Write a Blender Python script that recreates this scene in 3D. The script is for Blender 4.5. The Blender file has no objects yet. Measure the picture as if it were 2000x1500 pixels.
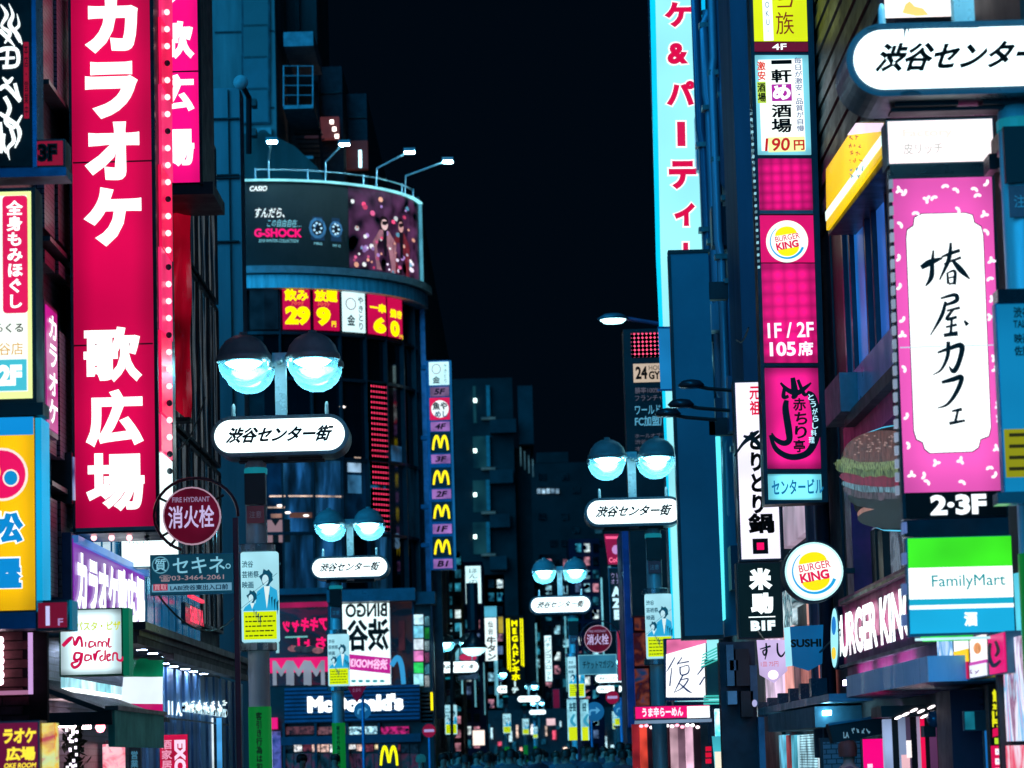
import bpy, math, random
from mathutils import Vector, Matrix
R = random.Random(7)
SC = bpy.context.scene
COL = SC.collection
# ---------------------------------------------------------------- camera, sky, light, exposure
F, CX, CY = 5760.0, 1000.0, 750.0
PITCH, ROLL, EYE = math.radians(7.22), math.radians(1.6), 1.6
camd = bpy.data.cameras.new('camera'); cam = bpy.data.objects.new('camera', camd); COL.objects.link(cam)
cam.matrix_world = Matrix.Translation((0, 0, EYE)) @ Matrix.Rotation(math.pi/2 + PITCH, 4, 'X') @ Matrix.Rotation(-ROLL, 4, 'Z')
camd.sensor_width = 36.0; camd.lens = 36.0*F/2000; camd.clip_end = 3000; camd.clip_start = .5
camd.dof.use_dof = True; camd.dof.focus_distance = 33; camd.dof.aperture_fstop = 3.6; camd.dof.aperture_blades = 0
SC.camera = cam
SC.view_settings.view_transform = 'Standard'; SC.view_settings.look = 'None'
SC.view_settings.exposure = 0.15; SC.view_settings.gamma = 1.0; SC.view_settings.use_curve_mapping = False
SC.cycles.max_bounces = 6; SC.cycles.diffuse_bounces = 2; SC.cycles.glossy_bounces = 3
SC.cycles.transparent_max_bounces = 8; SC.cycles.sample_clamp_indirect = 3.0; SC.cycles.sample_clamp_direct = 0
SC.cycles.use_denoising = True; SC.cycles.caustics_reflective = False; SC.cycles.caustics_refractive = False
W = bpy.data.worlds.new('World'); SC.world = W; W.use_nodes = True
nt = W.node_tree; bg = nt.nodes['Background']
sky = nt.nodes.new('ShaderNodeTexSky'); sky.sky_type = 'NISHITA'; sky.sun_disc = False
sky.sun_elevation = math.radians(-4.0); sky.sun_rotation = math.radians(200); sky.air_density = 2.0; sky.ozone_density = 6
hsv = nt.nodes.new('ShaderNodeMix'); hsv.data_type = 'RGBA'; hsv.blend_type = 'MIX'
hsv.inputs[0].default_value = .92; hsv.inputs[7].default_value = (.0035, .021, .05, 1)
nt.links.new(sky.outputs[0], hsv.inputs[6]); nt.links.new(hsv.outputs[2], bg.inputs[0]); bg.inputs[1].default_value = .1
sund = bpy.data.lights.new('city_glow_fill', 'SUN'); sund.energy = 3.7; sund.angle = math.radians(70); sund.color = (.015, .41, .88)  # wide teal sun added as unseen city glow to lift the facades
sun = bpy.data.objects.new('city_glow_fill', sund); COL.objects.link(sun)
sun.rotation_euler = (math.radians(68), 0, math.radians(-34))

VR = cam.matrix_world.to_3x3()
def ray(px, py): return VR @ Vector(((px-CX)/F, (CY-py)/F, -1.0))
def P(px, py, Y):
    d = ray(px, py); t = Y/d.y
    return Vector((d.x*t, Y, EYE + d.z*t))
# ---------------------------------------------------------------- materials
def lin(h):
    h = h.lstrip('#'); c = [int(h[i:i+2], 16)/255 for i in (0, 2, 4)]
    return tuple((x/12.92 if x <= .04045 else ((x+.055)/1.055)**2.4) for x in c)
_M = {}
def newmat(name):
    m = bpy.data.materials.new(name); m.use_nodes = True
    return m, m.node_tree, m.node_tree.nodes['Principled BSDF']
def lit(h, k=1.0, var=.12, scale=1.2, dots=None, rough=.35, edge=0.0, band=0.0):
    """a face that glows: back-lit acrylic, tube or LED; cloth and print get glow in place of light"""
    key = ('lit', h, k, var, scale, dots, edge, band)
    if key in _M: return _M[key]
    m, t, b = newmat('lit_' + h.strip('#')); c = lin(h)
    b.inputs['Base Color'].default_value = (*[x*.12 for x in c], 1); b.inputs['Roughness'].default_value = rough; b.inputs['Specular IOR Level'].default_value = .2
    b.inputs['Emission Color'].default_value = (*c, 1); b.inputs['Emission Strength'].default_value = k
    if var or dots:
        tc = t.nodes.new('ShaderNodeTexCoord')
        if dots:
            mp = t.nodes.new('ShaderNodeMapping'); mp.inputs['Scale'].default_value = (dots, dots, dots)
            t.links.new(tc.outputs['Object'], mp.inputs[0])
            vo = t.nodes.new('ShaderNodeTexVoronoi'); vo.inputs['Randomness'].default_value = 0; vo.inputs['Scale'].default_value = 1
            vo.voronoi_dimensions = '2D'
            sx = t.nodes.new('ShaderNodeSeparateXYZ'); cx = t.nodes.new('ShaderNodeCombineXYZ'); ad = t.nodes.new('ShaderNodeMath'); ad.operation = 'ADD'
            t.links.new(mp.outputs[0], sx.inputs[0]); t.links.new(sx.outputs[0], ad.inputs[0]); t.links.new(sx.outputs[1], ad.inputs[1])
            t.links.new(ad.outputs[0], cx.inputs[0]); t.links.new(sx.outputs[2], cx.inputs[1])
            t.links.new(cx.outputs[0], vo.inputs['Vector']); src = vo.outputs['Distance']; f0, f1, t0, t1 = .0, .65, 1+var, 1-var*2.4
        else:
            nz = t.nodes.new('ShaderNodeTexNoise'); nz.inputs['Scale'].default_value = scale; nz.inputs['Detail'].default_value = 1.5
            t.links.new(tc.outputs['Object'], nz.inputs['Vector']); src = nz.outputs[0]; f0, f1, t0, t1 = .3, .7, 1-var*1.6, 1+var*.7
        mr = t.nodes.new('ShaderNodeMapRange'); mr.inputs[1].default_value = f0; mr.inputs[2].default_value = f1
        mr.inputs[3].default_value = t0*k; mr.inputs[4].default_value = t1*k
        t.links.new(src, mr.inputs[0]); last = mr.outputs[0]
        if edge:  # lamps sit inside the box, so its rim gives less light
            sg = t.nodes.new('ShaderNodeSeparateXYZ'); t.links.new(tc.outputs['Generated'], sg.inputs[0]); ms = []
            for ax, wd in ((0, .3), (2, .12)):
                a = t.nodes.new('ShaderNodeMath'); a.operation = 'SUBTRACT'; a.inputs[1].default_value = .5; t.links.new(sg.outputs[ax], a.inputs[0])
                c2 = t.nodes.new('ShaderNodeMath'); c2.operation = 'ABSOLUTE'; t.links.new(a.outputs[0], c2.inputs[0])
                e = t.nodes.new('ShaderNodeMapRange'); e.interpolation_type = 'SMOOTHSTEP'; e.inputs[1].default_value = .5-wd; e.inputs[2].default_value = .5; e.inputs[3].default_value = 1; e.inputs[4].default_value = 1-edge
                t.links.new(c2.outputs[0], e.inputs[0]); ms.append(e.outputs[0])
            for q in ms:
                m3 = t.nodes.new('ShaderNodeMath'); m3.operation = 'MULTIPLY'; t.links.new(last, m3.inputs[0]); t.links.new(q, m3.inputs[1]); last = m3.outputs[0]
        if band:  # a ladder of tubes behind the face
            so = t.nodes.new('ShaderNodeSeparateXYZ'); t.links.new(tc.outputs['Object'], so.inputs[0])
            a = t.nodes.new('ShaderNodeMath'); a.operation = 'MULTIPLY'; a.inputs[1].default_value = 7.0; t.links.new(so.outputs[2], a.inputs[0])
            c2 = t.nodes.new('ShaderNodeMath'); c2.operation = 'SINE'; t.links.new(a.outputs[0], c2.inputs[0])
            e = t.nodes.new('ShaderNodeMapRange'); e.inputs[1].default_value = -1; e.inputs[2].default_value = 1; e.inputs[3].default_value = 1-band; e.inputs[4].default_value = 1
            t.links.new(c2.outputs[0], e.inputs[0]); m3 = t.nodes.new('ShaderNodeMath'); m3.operation = 'MULTIPLY'; t.links.new(last, m3.inputs[0]); t.links.new(e.outputs[0], m3.inputs[1]); last = m3.outputs[0]
        t.links.new(last, b.inputs['Emission Strength'])
    _M[key] = m; return m
def paint(h, rough=.55, metal=0.0, var=.25, scale=3.0, streak=0, bump=.0, spec=.5, name=None):
    """a painted, plastered or metal surface with grime; h is its own colour"""
    key = ('p', h, rough, metal, var, scale, streak, bump)
    if key in _M: return _M[key]
    m, t, b = newmat(name or 'paint_' + h.strip('#')); c = lin(h)
    b.inputs['Base Color'].default_value = (*c, 1); b.inputs['Roughness'].default_value = rough; b.inputs['Metallic'].default_value = metal
    tc = t.nodes.new('ShaderNodeTexCoord'); mp = t.nodes.new('ShaderNodeMapping')
    mp.inputs['Scale'].default_value = (1, 1, .12 if streak else 1)
    nz = t.nodes.new('ShaderNodeTexNoise'); nz.inputs['Scale'].default_value = scale; nz.inputs['Detail'].default_value = 7; nz.inputs['Roughness'].default_value = .65
    t.links.new(tc.outputs['Object'], mp.inputs[0]); t.links.new(mp.outputs[0], nz.inputs['Vector'])
    mx = t.nodes.new('ShaderNodeMapRange'); mx.inputs[1].default_value = .32; mx.inputs[2].default_value = .68
    mx.inputs[3].default_value = 1-var*1.5; mx.inputs[4].default_value = 1+var*.6
    t.links.new(nz.outputs[0], mx.inputs[0])
    vm = t.nodes.new('ShaderNodeVectorMath'); vm.operation = 'SCALE'; vm.inputs[0].default_value = c
    t.links.new(mx.outputs[0], vm.inputs['Scale']); t.links.new(vm.outputs[0], b.inputs['Base Color'])
    m2 = t.nodes.new('ShaderNodeMapRange'); m2.inputs[1].default_value = .3; m2.inputs[2].default_value = .7
    m2.inputs[3].default_value = min(1, rough+.12); m2.inputs[4].default_value = max(.03, rough-.12)
    t.links.new(nz.outputs[0], m2.inputs[0]); t.links.new(m2.outputs[0], b.inputs['Roughness'])
    if bump:
        bp = t.nodes.new('ShaderNodeBump'); bp.inputs['Strength'].default_value = bump; bp.inputs['Distance'].default_value = .02
        t.links.new(nz.outputs[0], bp.inputs['Height']); t.links.new(bp.outputs[0], b.inputs['Normal'])
    _M[key] = m; return m
def tiles(h, g, sx=.11, sz=.06, rough=.4, var=.3):
    """small glazed facing tiles, too fine to tell apart here"""
    key = ('t', h, g, sx, sz)
    if key in _M: return _M[key]
    m, t, b = newmat('facing_tiles'); tc = t.nodes.new('ShaderNodeTexCoord')
    sp = t.nodes.new('ShaderNodeSeparateXYZ'); cb = t.nodes.new('ShaderNodeCombineXYZ'); ad = t.nodes.new('ShaderNodeMath')
    t.links.new(tc.outputs['Object'], sp.inputs[0]); t.links.new(sp.outputs[0], ad.inputs[0]); t.links.new(sp.outputs[1], ad.inputs[1])
    t.links.new(ad.outputs[0], cb.inputs[0]); t.links.new(sp.outputs[2], cb.inputs[1])
    br = t.nodes.new('ShaderNodeTexBrick'); br.inputs['Scale'].default_value = 1; br.inputs['Brick Width'].default_value = sx; br.inputs['Row Height'].default_value = sz
    br.inputs['Mortar Size'].default_value = sz*.1; c = lin(h)
    br.inputs['Color1'].default_value = (*c, 1); br.inputs['Color2'].default_value = (*[x*(1-var) for x in c], 1); br.inputs['Mortar'].default_value = (*lin(g), 1)
    t.links.new(cb.outputs[0], br.inputs['Vector']); t.links.new(br.outputs[0], b.inputs['Base Color']); b.inputs['Roughness'].default_value = rough
    bp = t.nodes.new('ShaderNodeBump'); bp.inputs['Strength'].default_value = .5; bp.inputs['Distance'].default_value = .01; bp.invert = True
    t.links.new(br.outputs['Fac'], bp.inputs['Height']); t.links.new(bp.outputs[0], b.inputs['Normal'])
    _M[key] = m; return m
def streaks(cols, sx=6, sz=.6, k=0.0, rough=.15, key=None, seed=0.0):
    """glass or a goods-filled shop window: blurry vertical streaks of several colours; k = how much it glows (lit interiors, or reflections painted in)"""
    kk = ('s', tuple(cols), sx, sz, k, seed)
    if kk in _M: return _M[kk]
    m, t, b = newmat('interior_or_reflection' if k else 'streaky_glass'); tc = t.nodes.new('ShaderNodeTexCoord'); mp = t.nodes.new('ShaderNodeMapping')
    mp.inputs['Scale'].default_value = (sx, sx, sz); mp.inputs['Location'].default_value = (seed, seed, seed)
    nz = t.nodes.new('ShaderNodeTexNoise'); nz.inputs['Scale'].default_value = 1; nz.inputs['Detail'].default_value = 4; nz.inputs['Distortion'].default_value = .5
    t.links.new(tc.outputs['Object'], mp.inputs[0]); t.links.new(mp.outputs[0], nz.inputs['Vector'])
    cr = t.nodes.new('ShaderNodeValToRGB'); e = cr.color_ramp.elements; n = len(cols)
    e[0].position = .3; e[0].color = (*lin(cols[0]), 1); e[1].position = .7; e[1].color = (*lin(cols[-1]), 1)
    for i, c in enumerate(cols[1:-1]): q = e.new(.3+.4*(i+1)/(n-1)); q.color = (*lin(c), 1)
    t.links.new(nz.outputs[0], cr.inputs[0]); t.links.new(cr.outputs[0], b.inputs['Base Color']); b.inputs['Roughness'].default_value = rough
    if k: t.links.new(cr.outputs[0], b.inputs['Emission Color']); b.inputs['Emission Strength'].default_value = k
    _M[kk] = m; return m
def clear(h='#dff6ff', a=.35):
    key = ('g', h, a)
    if key in _M: return _M[key]
    m = bpy.data.materials.new('clear_globe'); m.use_nodes = True; t = m.node_tree; t.nodes.clear()
    o = t.nodes.new('ShaderNodeOutputMaterial'); tr = t.nodes.new('ShaderNodeBsdfTransparent'); gl = t.nodes.new('ShaderNodeBsdfGlossy'); mx = t.nodes.new('ShaderNodeMixShader')
    tl = t.nodes.new('ShaderNodeBsdfTranslucent'); tl.inputs[0].default_value = (.2, .74, .95, 1); m3 = t.nodes.new('ShaderNodeMixShader'); m3.inputs[0].default_value = .3
    lw = t.nodes.new('ShaderNodeLayerWeight'); lw.inputs[0].default_value = a
    tr.inputs[0].default_value = (.5, .9, 1, 1); gl.inputs[0].default_value = (*lin(h), 1); gl.inputs['Roughness'].default_value = .1
    t.links.new(gl.outputs[0], m3.inputs[1]); t.links.new(tl.outputs[0], m3.inputs[2])
    mr = t.nodes.new('ShaderNodeMapRange'); mr.inputs[3].default_value = .26; mr.inputs[4].default_value = .97
    t.links.new(lw.outputs['Facing'], mr.inputs[0]); t.links.new(mr.outputs[0], mx.inputs[0]); t.links.new(tr.outputs[0], mx.inputs[1]); t.links.new(m3.outputs[0], mx.inputs[2]); t.links.new(mx.outputs[0], o.inputs[0])
    _M[key] = m; return m
DARK = paint('#22282c', .5); BLACK = paint('#0a0c0e', .45); STEEL = paint('#6c7377', .4, .6); GREY = paint('#5b6166', .6, 0, .35, 2, 1)
CONC = paint('#74797a', .85, 0, .3, 1.2, 1, .3); CONC2 = paint('#585c5e', .9, 0, .35, .9, 1, .3); POLE = paint('#b4c0c4', .4, .2, .25, 4, 1)
DGLASS = paint('#0c1418', .12, 0, .3, .6); BGLASS = paint('#16323f', .1, 0, .4, .8)
# ---------------------------------------------------------------- mesh building
class MB:
    def __init__(s): s.v = []; s.f = []
    def add(s, vs, fs):
        n = len(s.v); s.v += [tuple(v) for v in vs]; s.f += [tuple(i+n for i in f) for f in fs]; return s
    def box(s, x0, x1, y0, y1, z0, z1):
        if x0 > x1: x0, x1 = x1, x0
        if y0 > y1: y0, y1 = y1, y0
        if z0 > z1: z0, z1 = z1, z0
        return s.add([(x0,y0,z0),(x1,y0,z0),(x1,y1,z0),(x0,y1,z0),(x0,y0,z1),(x1,y0,z1),(x1,y1,z1),(x0,y1,z1)],
                     [(0,3,2,1),(4,5,6,7),(0,1,5,4),(1,2,6,5),(2,3,7,6),(3,0,4,7)])
    def tube(s, pts, r, n=8, r1=None):
        pts = [Vector(p) for p in pts]; m = len(pts); rings = []
        up = Vector((0, 0, 1))
        for i, p in enumerate(pts):
            d = (pts[min(i+1, m-1)] - pts[max(i-1, 0)]).normalized()
            a = d.cross(up)
            if a.length < .05: a = d.cross(Vector((0, 1, 0)))
            a.normalize(); b = d.cross(a).normalized()
            rr = r if r1 is None else r + (r1-r)*i/(m-1)
            rings.append([p + a*math.cos(2*math.pi*k/n)*rr + b*math.sin(2*math.pi*k/n)*rr for k in range(n)])
        vs = [q for g in rings for q in g]; fs = []
        for i in range(m-1):
            for k in range(n): fs.append((i*n+k, i*n+(k+1) % n, (i+1)*n+(k+1) % n, (i+1)*n+k))
        fs.append(tuple(range(n))[::-1]); fs.append(tuple((m-1)*n+k for k in range(n)))
        return s.add(vs, fs)
    def lathe(s, prof, c=(0, 0, 0), n=24, axis='z'):
        vs = []; fs = []; m = len(prof)
        for r, h in prof:
            for k in range(n):
                a = 2*math.pi*k/n; x, y = r*math.cos(a), r*math.sin(a)
                vs.append((c[0]+x, c[1]+y, c[2]+h) if axis == 'z' else (c[0]+x, c[1]-h, c[2]+y))
        for i in range(m-1):
            for k in range(n): fs.append((i*n+k, i*n+(k+1) % n, (i+1)*n+(k+1) % n, (i+1)*n+k))
        return s.add(vs, fs)
    def prism(s, pts, d0, d1):
        """flat outline [(u, v)] in the sign plane, from depth d0 (back) to d1 (front)"""
        n = len(pts)
        return s.add([(u, -d0, v) for u, v in pts] + [(u, -d1, v) for u, v in pts],
                     [tuple(range(n)), tuple(range(2*n-1, n-1, -1))] + [(i, i+n, (i+1) % n+n, (i+1) % n) for i in range(n)])
    def mesh(s, name, mat, smooth=False):
        me = bpy.data.meshes.new(name); me.from_pydata(s.v, [], s.f)
        if smooth: me.polygons.foreach_set('use_smooth', [True]*len(me.polygons))
        if isinstance(mat, (list, tuple)):
            for q in mat: me.materials.append(q)
        else: me.materials.append(mat)
        me.update(); return me
    def build(s, name, mat, parent=None, smooth=False, label=None, kind=None):
        if isinstance(parent, Th): parent = parent.e
        o = bpy.data.objects.new(name, s.mesh(name, mat, smooth)); COL.objects.link(o); o.parent = parent
        if label: o['label'] = label
        if kind: o['kind'] = kind
        return o
def link(me, name, parent, loc=(0, 0, 0)):
    if isinstance(parent, Th): parent = parent.e
    o = bpy.data.objects.new(name, me); COL.objects.link(o); o.parent = parent; o.location = loc; return o
def setp(o, label=None, cat=None, group=None, kind=None):
    for k, v in (('label', label), ('category', cat), ('group', group), ('kind', kind)):
        if v: o[k] = v
    return o
def rrect(u0, v0, u1, v1, r, n=5):
    out = []
    for cx, cy, a in ((u1-r, v0+r, -90), (u1-r, v1-r, 0), (u0+r, v1-r, 90), (u0+r, v0+r, 180)):
        for i in range(n+1):
            t = math.radians(a + 90*i/n); out.append((cx+r*math.cos(t), cy+r*math.sin(t)))
    return out
# ---- lettering: outlines of the built-in font, thickened by a mitred band along every outline
_G = {}
def glyph(s, bold=0.0, ex=0):
    key = (s, bold, ex)
    if key in _G: return _G[key]
    out = []
    for fill in ('BOTH', 'NONE'):
        c = bpy.data.curves.new('t', 'FONT'); c.body = s; c.resolution_u = 3; c.fill_mode = fill
        o = bpy.data.objects.new('t', c); me = o.to_mesh()
        out.append(([v.co[:2] for v in me.vertices], [tuple(p.vertices) for p in me.polygons], [tuple(e.vertices) for e in me.edges]))
        o.to_mesh_clear(); bpy.data.objects.remove(o); bpy.data.curves.remove(c)
    (V, Fc, _), (LV, _, LE) = out
    verts = [(x, y, 1) for x, y in V]; faces = list(Fc)
    if bold or ex:
        adj = {}
        for a, b in LE: adj.setdefault(a, []).append(b); adj.setdefault(b, []).append(a)
        seen = set()
        for st in adj:
            if st in seen or len(adj[st]) != 2: continue
            loop = [st]; seen.add(st); cur = adj[st][0]
            while cur not in seen: seen.add(cur); loop.append(cur); nx = [q for q in adj[cur] if q not in seen]; cur = nx[0] if nx else st
            pts = [Vector(LV[i]) for i in loop]; n = len(pts)
            if n < 3: continue
            offs = []
            for i in range(n):
                a = pts[i]-pts[i-1]; b = pts[(i+1) % n]-pts[i]
                if a.length < 1e-6: a = b
                if b.length < 1e-6: b = a
                if a.length < 1e-6: offs.append(Vector((0, 0))); continue
                a = a.normalized(); b = b.normalized(); na = Vector((-a.y, a.x)); nb = Vector((-b.y, b.x)); h = na+nb
                h = na if h.length < 1e-3 else h.normalized(); offs.append(h*min(1.7, 1/max(.3, h.dot(na))))
            w = max(bold, 1e-4); base = len(verts)
            for p, q in zip(pts, offs): verts += [(p.x+q.x*w, p.y+q.y*w, 1), (p.x-q.x*w, p.y-q.y*w, 1)]
            for i in range(n):
                j = (i+1) % n
                if bold: faces.append((base+2*i, base+2*j, base+2*j+1, base+2*i+1))
            if ex:
                b2 = len(verts)
                for p, q in zip(pts, offs): verts += [(p.x+q.x*w, p.y+q.y*w, 0), (p.x-q.x*w, p.y-q.y*w, 0)]
                for i in range(n):
                    j = (i+1) % n
                    faces.append((base+2*i, base+2*j, b2+2*j, b2+2*i)); faces.append((base+2*i+1, base+2*j+1, b2+2*j+1, b2+2*i+1))
    if verts:
        xs = [v[0] for v in verts]; ys = [v[1] for v in verts]; bb = (min(xs), min(ys), max(xs), max(ys))
    else: bb = (0, 0, 1, 1)
    _G[key] = (verts, faces, bb); return _G[key]
def ltext(mb, s, u0, v0, u1, v1, d, vertical=False, bold=0.0, shear=0.0, ex=0.0, flip=False, jit=0.0, rot=0.0):
    """lettering fitted into the rectangle u0..u1, v0..v1 of the sign plane, ex = depth of raised letters"""
    cu, cv = (u0+u1)/2, (v0+v1)/2; cr, sr = math.cos(rot), math.sin(rot)
    def put(verts, faces, fn):
        vs = []
        for x, y, z in verts:
            u, v = fn(x, y)
            if flip: u = u0+u1-u
            if rot: u, v = cu+(u-cu)*cr-(v-cv)*sr, cv+(u-cu)*sr+(v-cv)*cr
            vs.append((u, -(d + (ex*z if ex else 0)), v))
        mb.add(vs, faces)
    if not vertical:
        verts, faces, (a, b, c, e) = glyph(s, bold, 1 if ex else 0)
        w = (c-a) + abs(shear)*(e-b); kx, ky = (u1-u0)/max(w, 1e-6), (v1-v0)/max(e-b, 1e-6)
        put(verts, faces, lambda x, y: (u0+(x-a+(shear*(y-b) if shear > 0 else shear*(y-e)))*kx, v0+(y-b)*ky))
    else:
        n = len(s); ch = (v1-v0)/n
        for i, c in enumerate(s):
            if c == ' ': continue
            verts, faces, bb = glyph(c, bold, 1 if ex else 0)
            cy = v1-ch*(i+.5); mx, my = (bb[0]+bb[2])/2, (bb[1]+bb[3])/2
            wide = ord(c) > 0x2E00; kx, ky = (u1-u0)/.96, ch/1.04
            if not wide: ky = ch/1.0; kx = min(kx, ky)*1.05
            ja = R.uniform(-jit, jit); ca, sa = math.cos(ja), math.sin(ja)
            if c in 'ーｰ|':
                put(verts, faces, lambda x, y: (cu-(y-my)*kx, cy+(x-mx)*ky))
            else:
                ox = 0 if not wide else (mx-(.5))*.9; oy = 0 if not wide else (my-.38)*.9
                put(verts, faces, lambda x, y: (cu+((x-mx)*ca-(y-my)*sa+ox)*kx+shear*(y-my)*kx, cy+((x-mx)*sa+(y-my)*ca+oy)*ky))
    return mb
def smooth_path(pts, n=5):
    out = []
    m = len(pts)
    for i in range(m-1):
        p0, p1, p2, p3 = pts[max(i-1, 0)], pts[i], pts[i+1], pts[min(i+2, m-1)]
        for k in range(n):
            t = k/n
            out.append(tuple(.5*((2*b)+(-a+c)*t+(2*a-5*b+4*c-d)*t*t+(-a+3*b-3*c+d)*t**3) for a, b, c, d in zip(p0, p1, p2, p3)))
    out.append(pts[-1]); return out
# ---------------------------------------------------------------- things
class Th:
    def __init__(s, name, label=None, cat=None, at=(0, 0, 0), yaw=0.0, group=None, kind=None):
        s.e = bpy.data.objects.new(name, None); COL.objects.link(s.e); s.e.empty_display_size = .2
        s.e.location = at; s.e.rotation_euler = (0, 0, math.radians(yaw)); setp(s.e, label, cat, group, kind)
        a = math.radians(yaw); s.O = Vector(at); s.ux = Vector((math.cos(a), math.sin(a), 0)); s.n = Vector((math.sin(a), -math.cos(a), 0)); s.mb = {}
    def uv(s, px, py):
        d = ray(px, py); o = Vector((0, 0, EYE)); t = (s.O-o).dot(s.n)/d.dot(s.n); q = o+d*t-s.O
        return q.dot(s.ux), q.z
    def rect(s, x0, y0, x1, y1):
        xm, ym = (x0+x1)/2, (y0+y1)/2; cu, cv = s.uv(xm, ym); hw = abs(s.uv(x1, ym)[0]-s.uv(x0, ym)[0])/2; hh = abs(s.uv(xm, y0)[1]-s.uv(xm, y1)[1])/2
        return cu-hw, cv-hh, cu+hw, cv+hh
    def srect(s, xa, yt, yb, xb):
        """on a plane seen edgewise: heights yt, yb read at xa, far end at xb"""
        ua, vt = s.uv(xa, yt); _, vb = s.uv(xa, yb); ub, _ = s.uv(xb, (yt+yb)/2)
        return min(ua, ub), vb, max(ua, ub), vt
    def lbox(s, name, r, mat, d0=0, d1=.1, parent=None, rad=0, label=None):
        mb = MB()
        if rad: mb.prism(rrect(*r, rad), d0, d1)
        else: mb.box(r[0], r[2], -d0, -d1, r[1], r[3])
        return mb.build(name, mat, parent or s.e, label=label)
    def box(s, name, x0, y0, x1, y1, mat, d0=0, d1=.1, parent=None, rad=0, label=None):
        r = s.rect(x0, y0, x1, y1)
        if rad: rad *= (r[2]-r[0])/abs(x1-x0)
        return s.lbox(name, r, mat, d0, d1, parent, rad, label)
    def sbox(s, name, xa, yt, yb, xb, mat, d0=0, d1=.1, parent=None, label=None):
        return s.lbox(name, s.srect(xa, yt, yb, xb), mat, d0, d1, parent, 0, label)
    def frame(s, x0, y0, x1, y1, w, mat, d0=0, d1=.1, name='frame', parent=None, r=None):
        r = r or s.rect(x0, y0, x1, y1); a, b, c, e = r; mb = MB()
        mb.box(a-w, a, -d0, -d1, b-w, e+w); mb.box(c, c+w, -d0, -d1, b-w, e+w); mb.box(a, c, -d0, -d1, e, e+w); mb.box(a, c, -d0, -d1, b-w, b)
        return mb.build(name, mat, parent or s.e)
    def text(s, t, x0, y0, x1, y1, mat, d=.11, name='lettering', parent=None, r=None, **k):
        mb = MB(); ltext(mb, t, *(r or s.rect(x0, y0, x1, y1)), d, **k)
        return mb.build(name, mat, parent or s.e)
    def poly(s, pts, mat, d=.105, t=.004, name='emblem', parent=None):
        mb = MB(); mb.prism([s.uv(*p) for p in pts], d-t, d); return mb.build(name, mat, parent or s.e)
    def disc(s, cx, cy, rx, ry, mat, d=.105, t=.004, name='emblem', n=28, a0=0, a1=360, parent=None, tilt=0):
        c, q = math.cos(math.radians(tilt)), math.sin(math.radians(tilt)); pts = []
        for i in range(n + (a1-a0 < 360)):
            a = math.radians(a0+(a1-a0)*i/n); x, y = rx*math.cos(a), -ry*math.sin(a); pts.append((cx+x*c-y*q, cy+x*q+y*c))
        return s.poly(pts, mat, d, t, name, parent)
    def brush(s, strokes, mat, d=.11, name='lettering', n=5, parent=None):
        mb = MB()
        for si, st in enumerate(strokes):
            pts = smooth_path(st, n) if len(st) > 2 else st; L = []; dd = d + (si % 7)*.0004
            for i, (x, y, w) in enumerate(pts):
                a = pts[max(i-1, 0)]; b = pts[min(i+1, len(pts)-1)]; dx, dy = b[0]-a[0], b[1]-a[1]; q = math.hypot(dx, dy) or 1
                nx, ny = -dy/q*w/2, dx/q*w/2; L.append((s.uv(x+nx, y+ny), s.uv(x-nx, y-ny)))
            vs = []
            for (a, b), (c, e) in L: vs += [(a, -dd, b), (c, -dd, e)]
            mb.add(vs, [(2*i, 2*i+1, 2*i+3, 2*i+2) for i in range(len(L)-1)])
        return mb.build(name, mat, parent or s.e)
def scrib(T, x0, y0, x1, y1, mat, d=.02, rows=1, parent=None, name='small_print'):
    """print too small to read: short uneven strokes"""
    h = (y1-y0)/rows; st = []
    for r_ in range(rows):
        x = x0
        while x < x1-h*.4:
            w = h*R.uniform(.35, .75); yy = y0+h*r_
            for _ in range(3): a, b = R.uniform(0, 1), R.uniform(0, 1); st.append([(x+w*a*.6, yy+h*R.uniform(.1, .8), h*.1), (x+w*(.4+b*.6), yy+h*R.uniform(.1, .8), h*.13)])
            x += w+h*.22
    return T.brush(st, mat, d=d, name=name, parent=parent)
def sign(name, label, x0, y0, x1, y1, Y, yaw=0, th=.2, case=None, face=None, border=3, group=None, cat='sign', facename='face', rad=0):
    """a box sign: case (depth behind the face), face a touch proud; returns the thing"""
    S = Th(name, label, cat, P((x0+x1)/2, y1, Y), yaw, group)
    if case: S.box('case', x0, y0, x1, y1, case, -th, 0, rad=rad)
    if face: S.box(facename, x0+border, y0+border, x1-border, y1-border, face, 0, .012, rad=max(0, rad-border))
    return S
def wbox(mb, x0, x1, y0, y1, z0, z1): return mb.box(x0, x1, y0, y1, z0, z1)
def copy_tree(o, parent=None):
    c = o.copy(); COL.objects.link(c); c.parent = parent
    for ch in list(o.children): copy_tree(ch, c)
    return c
def struct(name, mb, mat, parent=None):
    o = mb.build(name, mat, parent); o['kind'] = 'structure'; return o
# ================================================================ SETTING
def zz(px, py, Y): return P(px, py, Y).z
def yx(px, X, py=1300): # distance at which a facade plane x = X shows at image column px
    d = ray(px, py); return X*d.y/d.x
struct('ground', MB().box(-300, 300, -60, 900, -.5, 0), paint('#3a3d40', .8, 0, .3, .5))
struct('road', MB().box(-2.4, 2.1, -40, 400, .002, .02), paint('#2c2f33', .55, 0, .4, .8, name='wet_asphalt'))
for x0, x1 in ((-4.7, -2.4), (2.1, 3.6)):
    struct('pavement', MB().box(x0, x1, -40, 150, .002, .12), tiles('#6a6e70', '#2c2f30', .6, .3, .6, .2))
    kx = x0 if x0 > 0 else x1
    struct('kerb', MB().box(kx-.07, kx+.07, -40, 150, .0, .135), paint('#8b8d8c', .7))
mb = MB()
for i in range(9): mb.box(-2.2, 2.0, 4+i*1.0, 4.5+i*1.0, .02, .024)
struct('road_marking', mb, paint('#d8dad6', .6))
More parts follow.
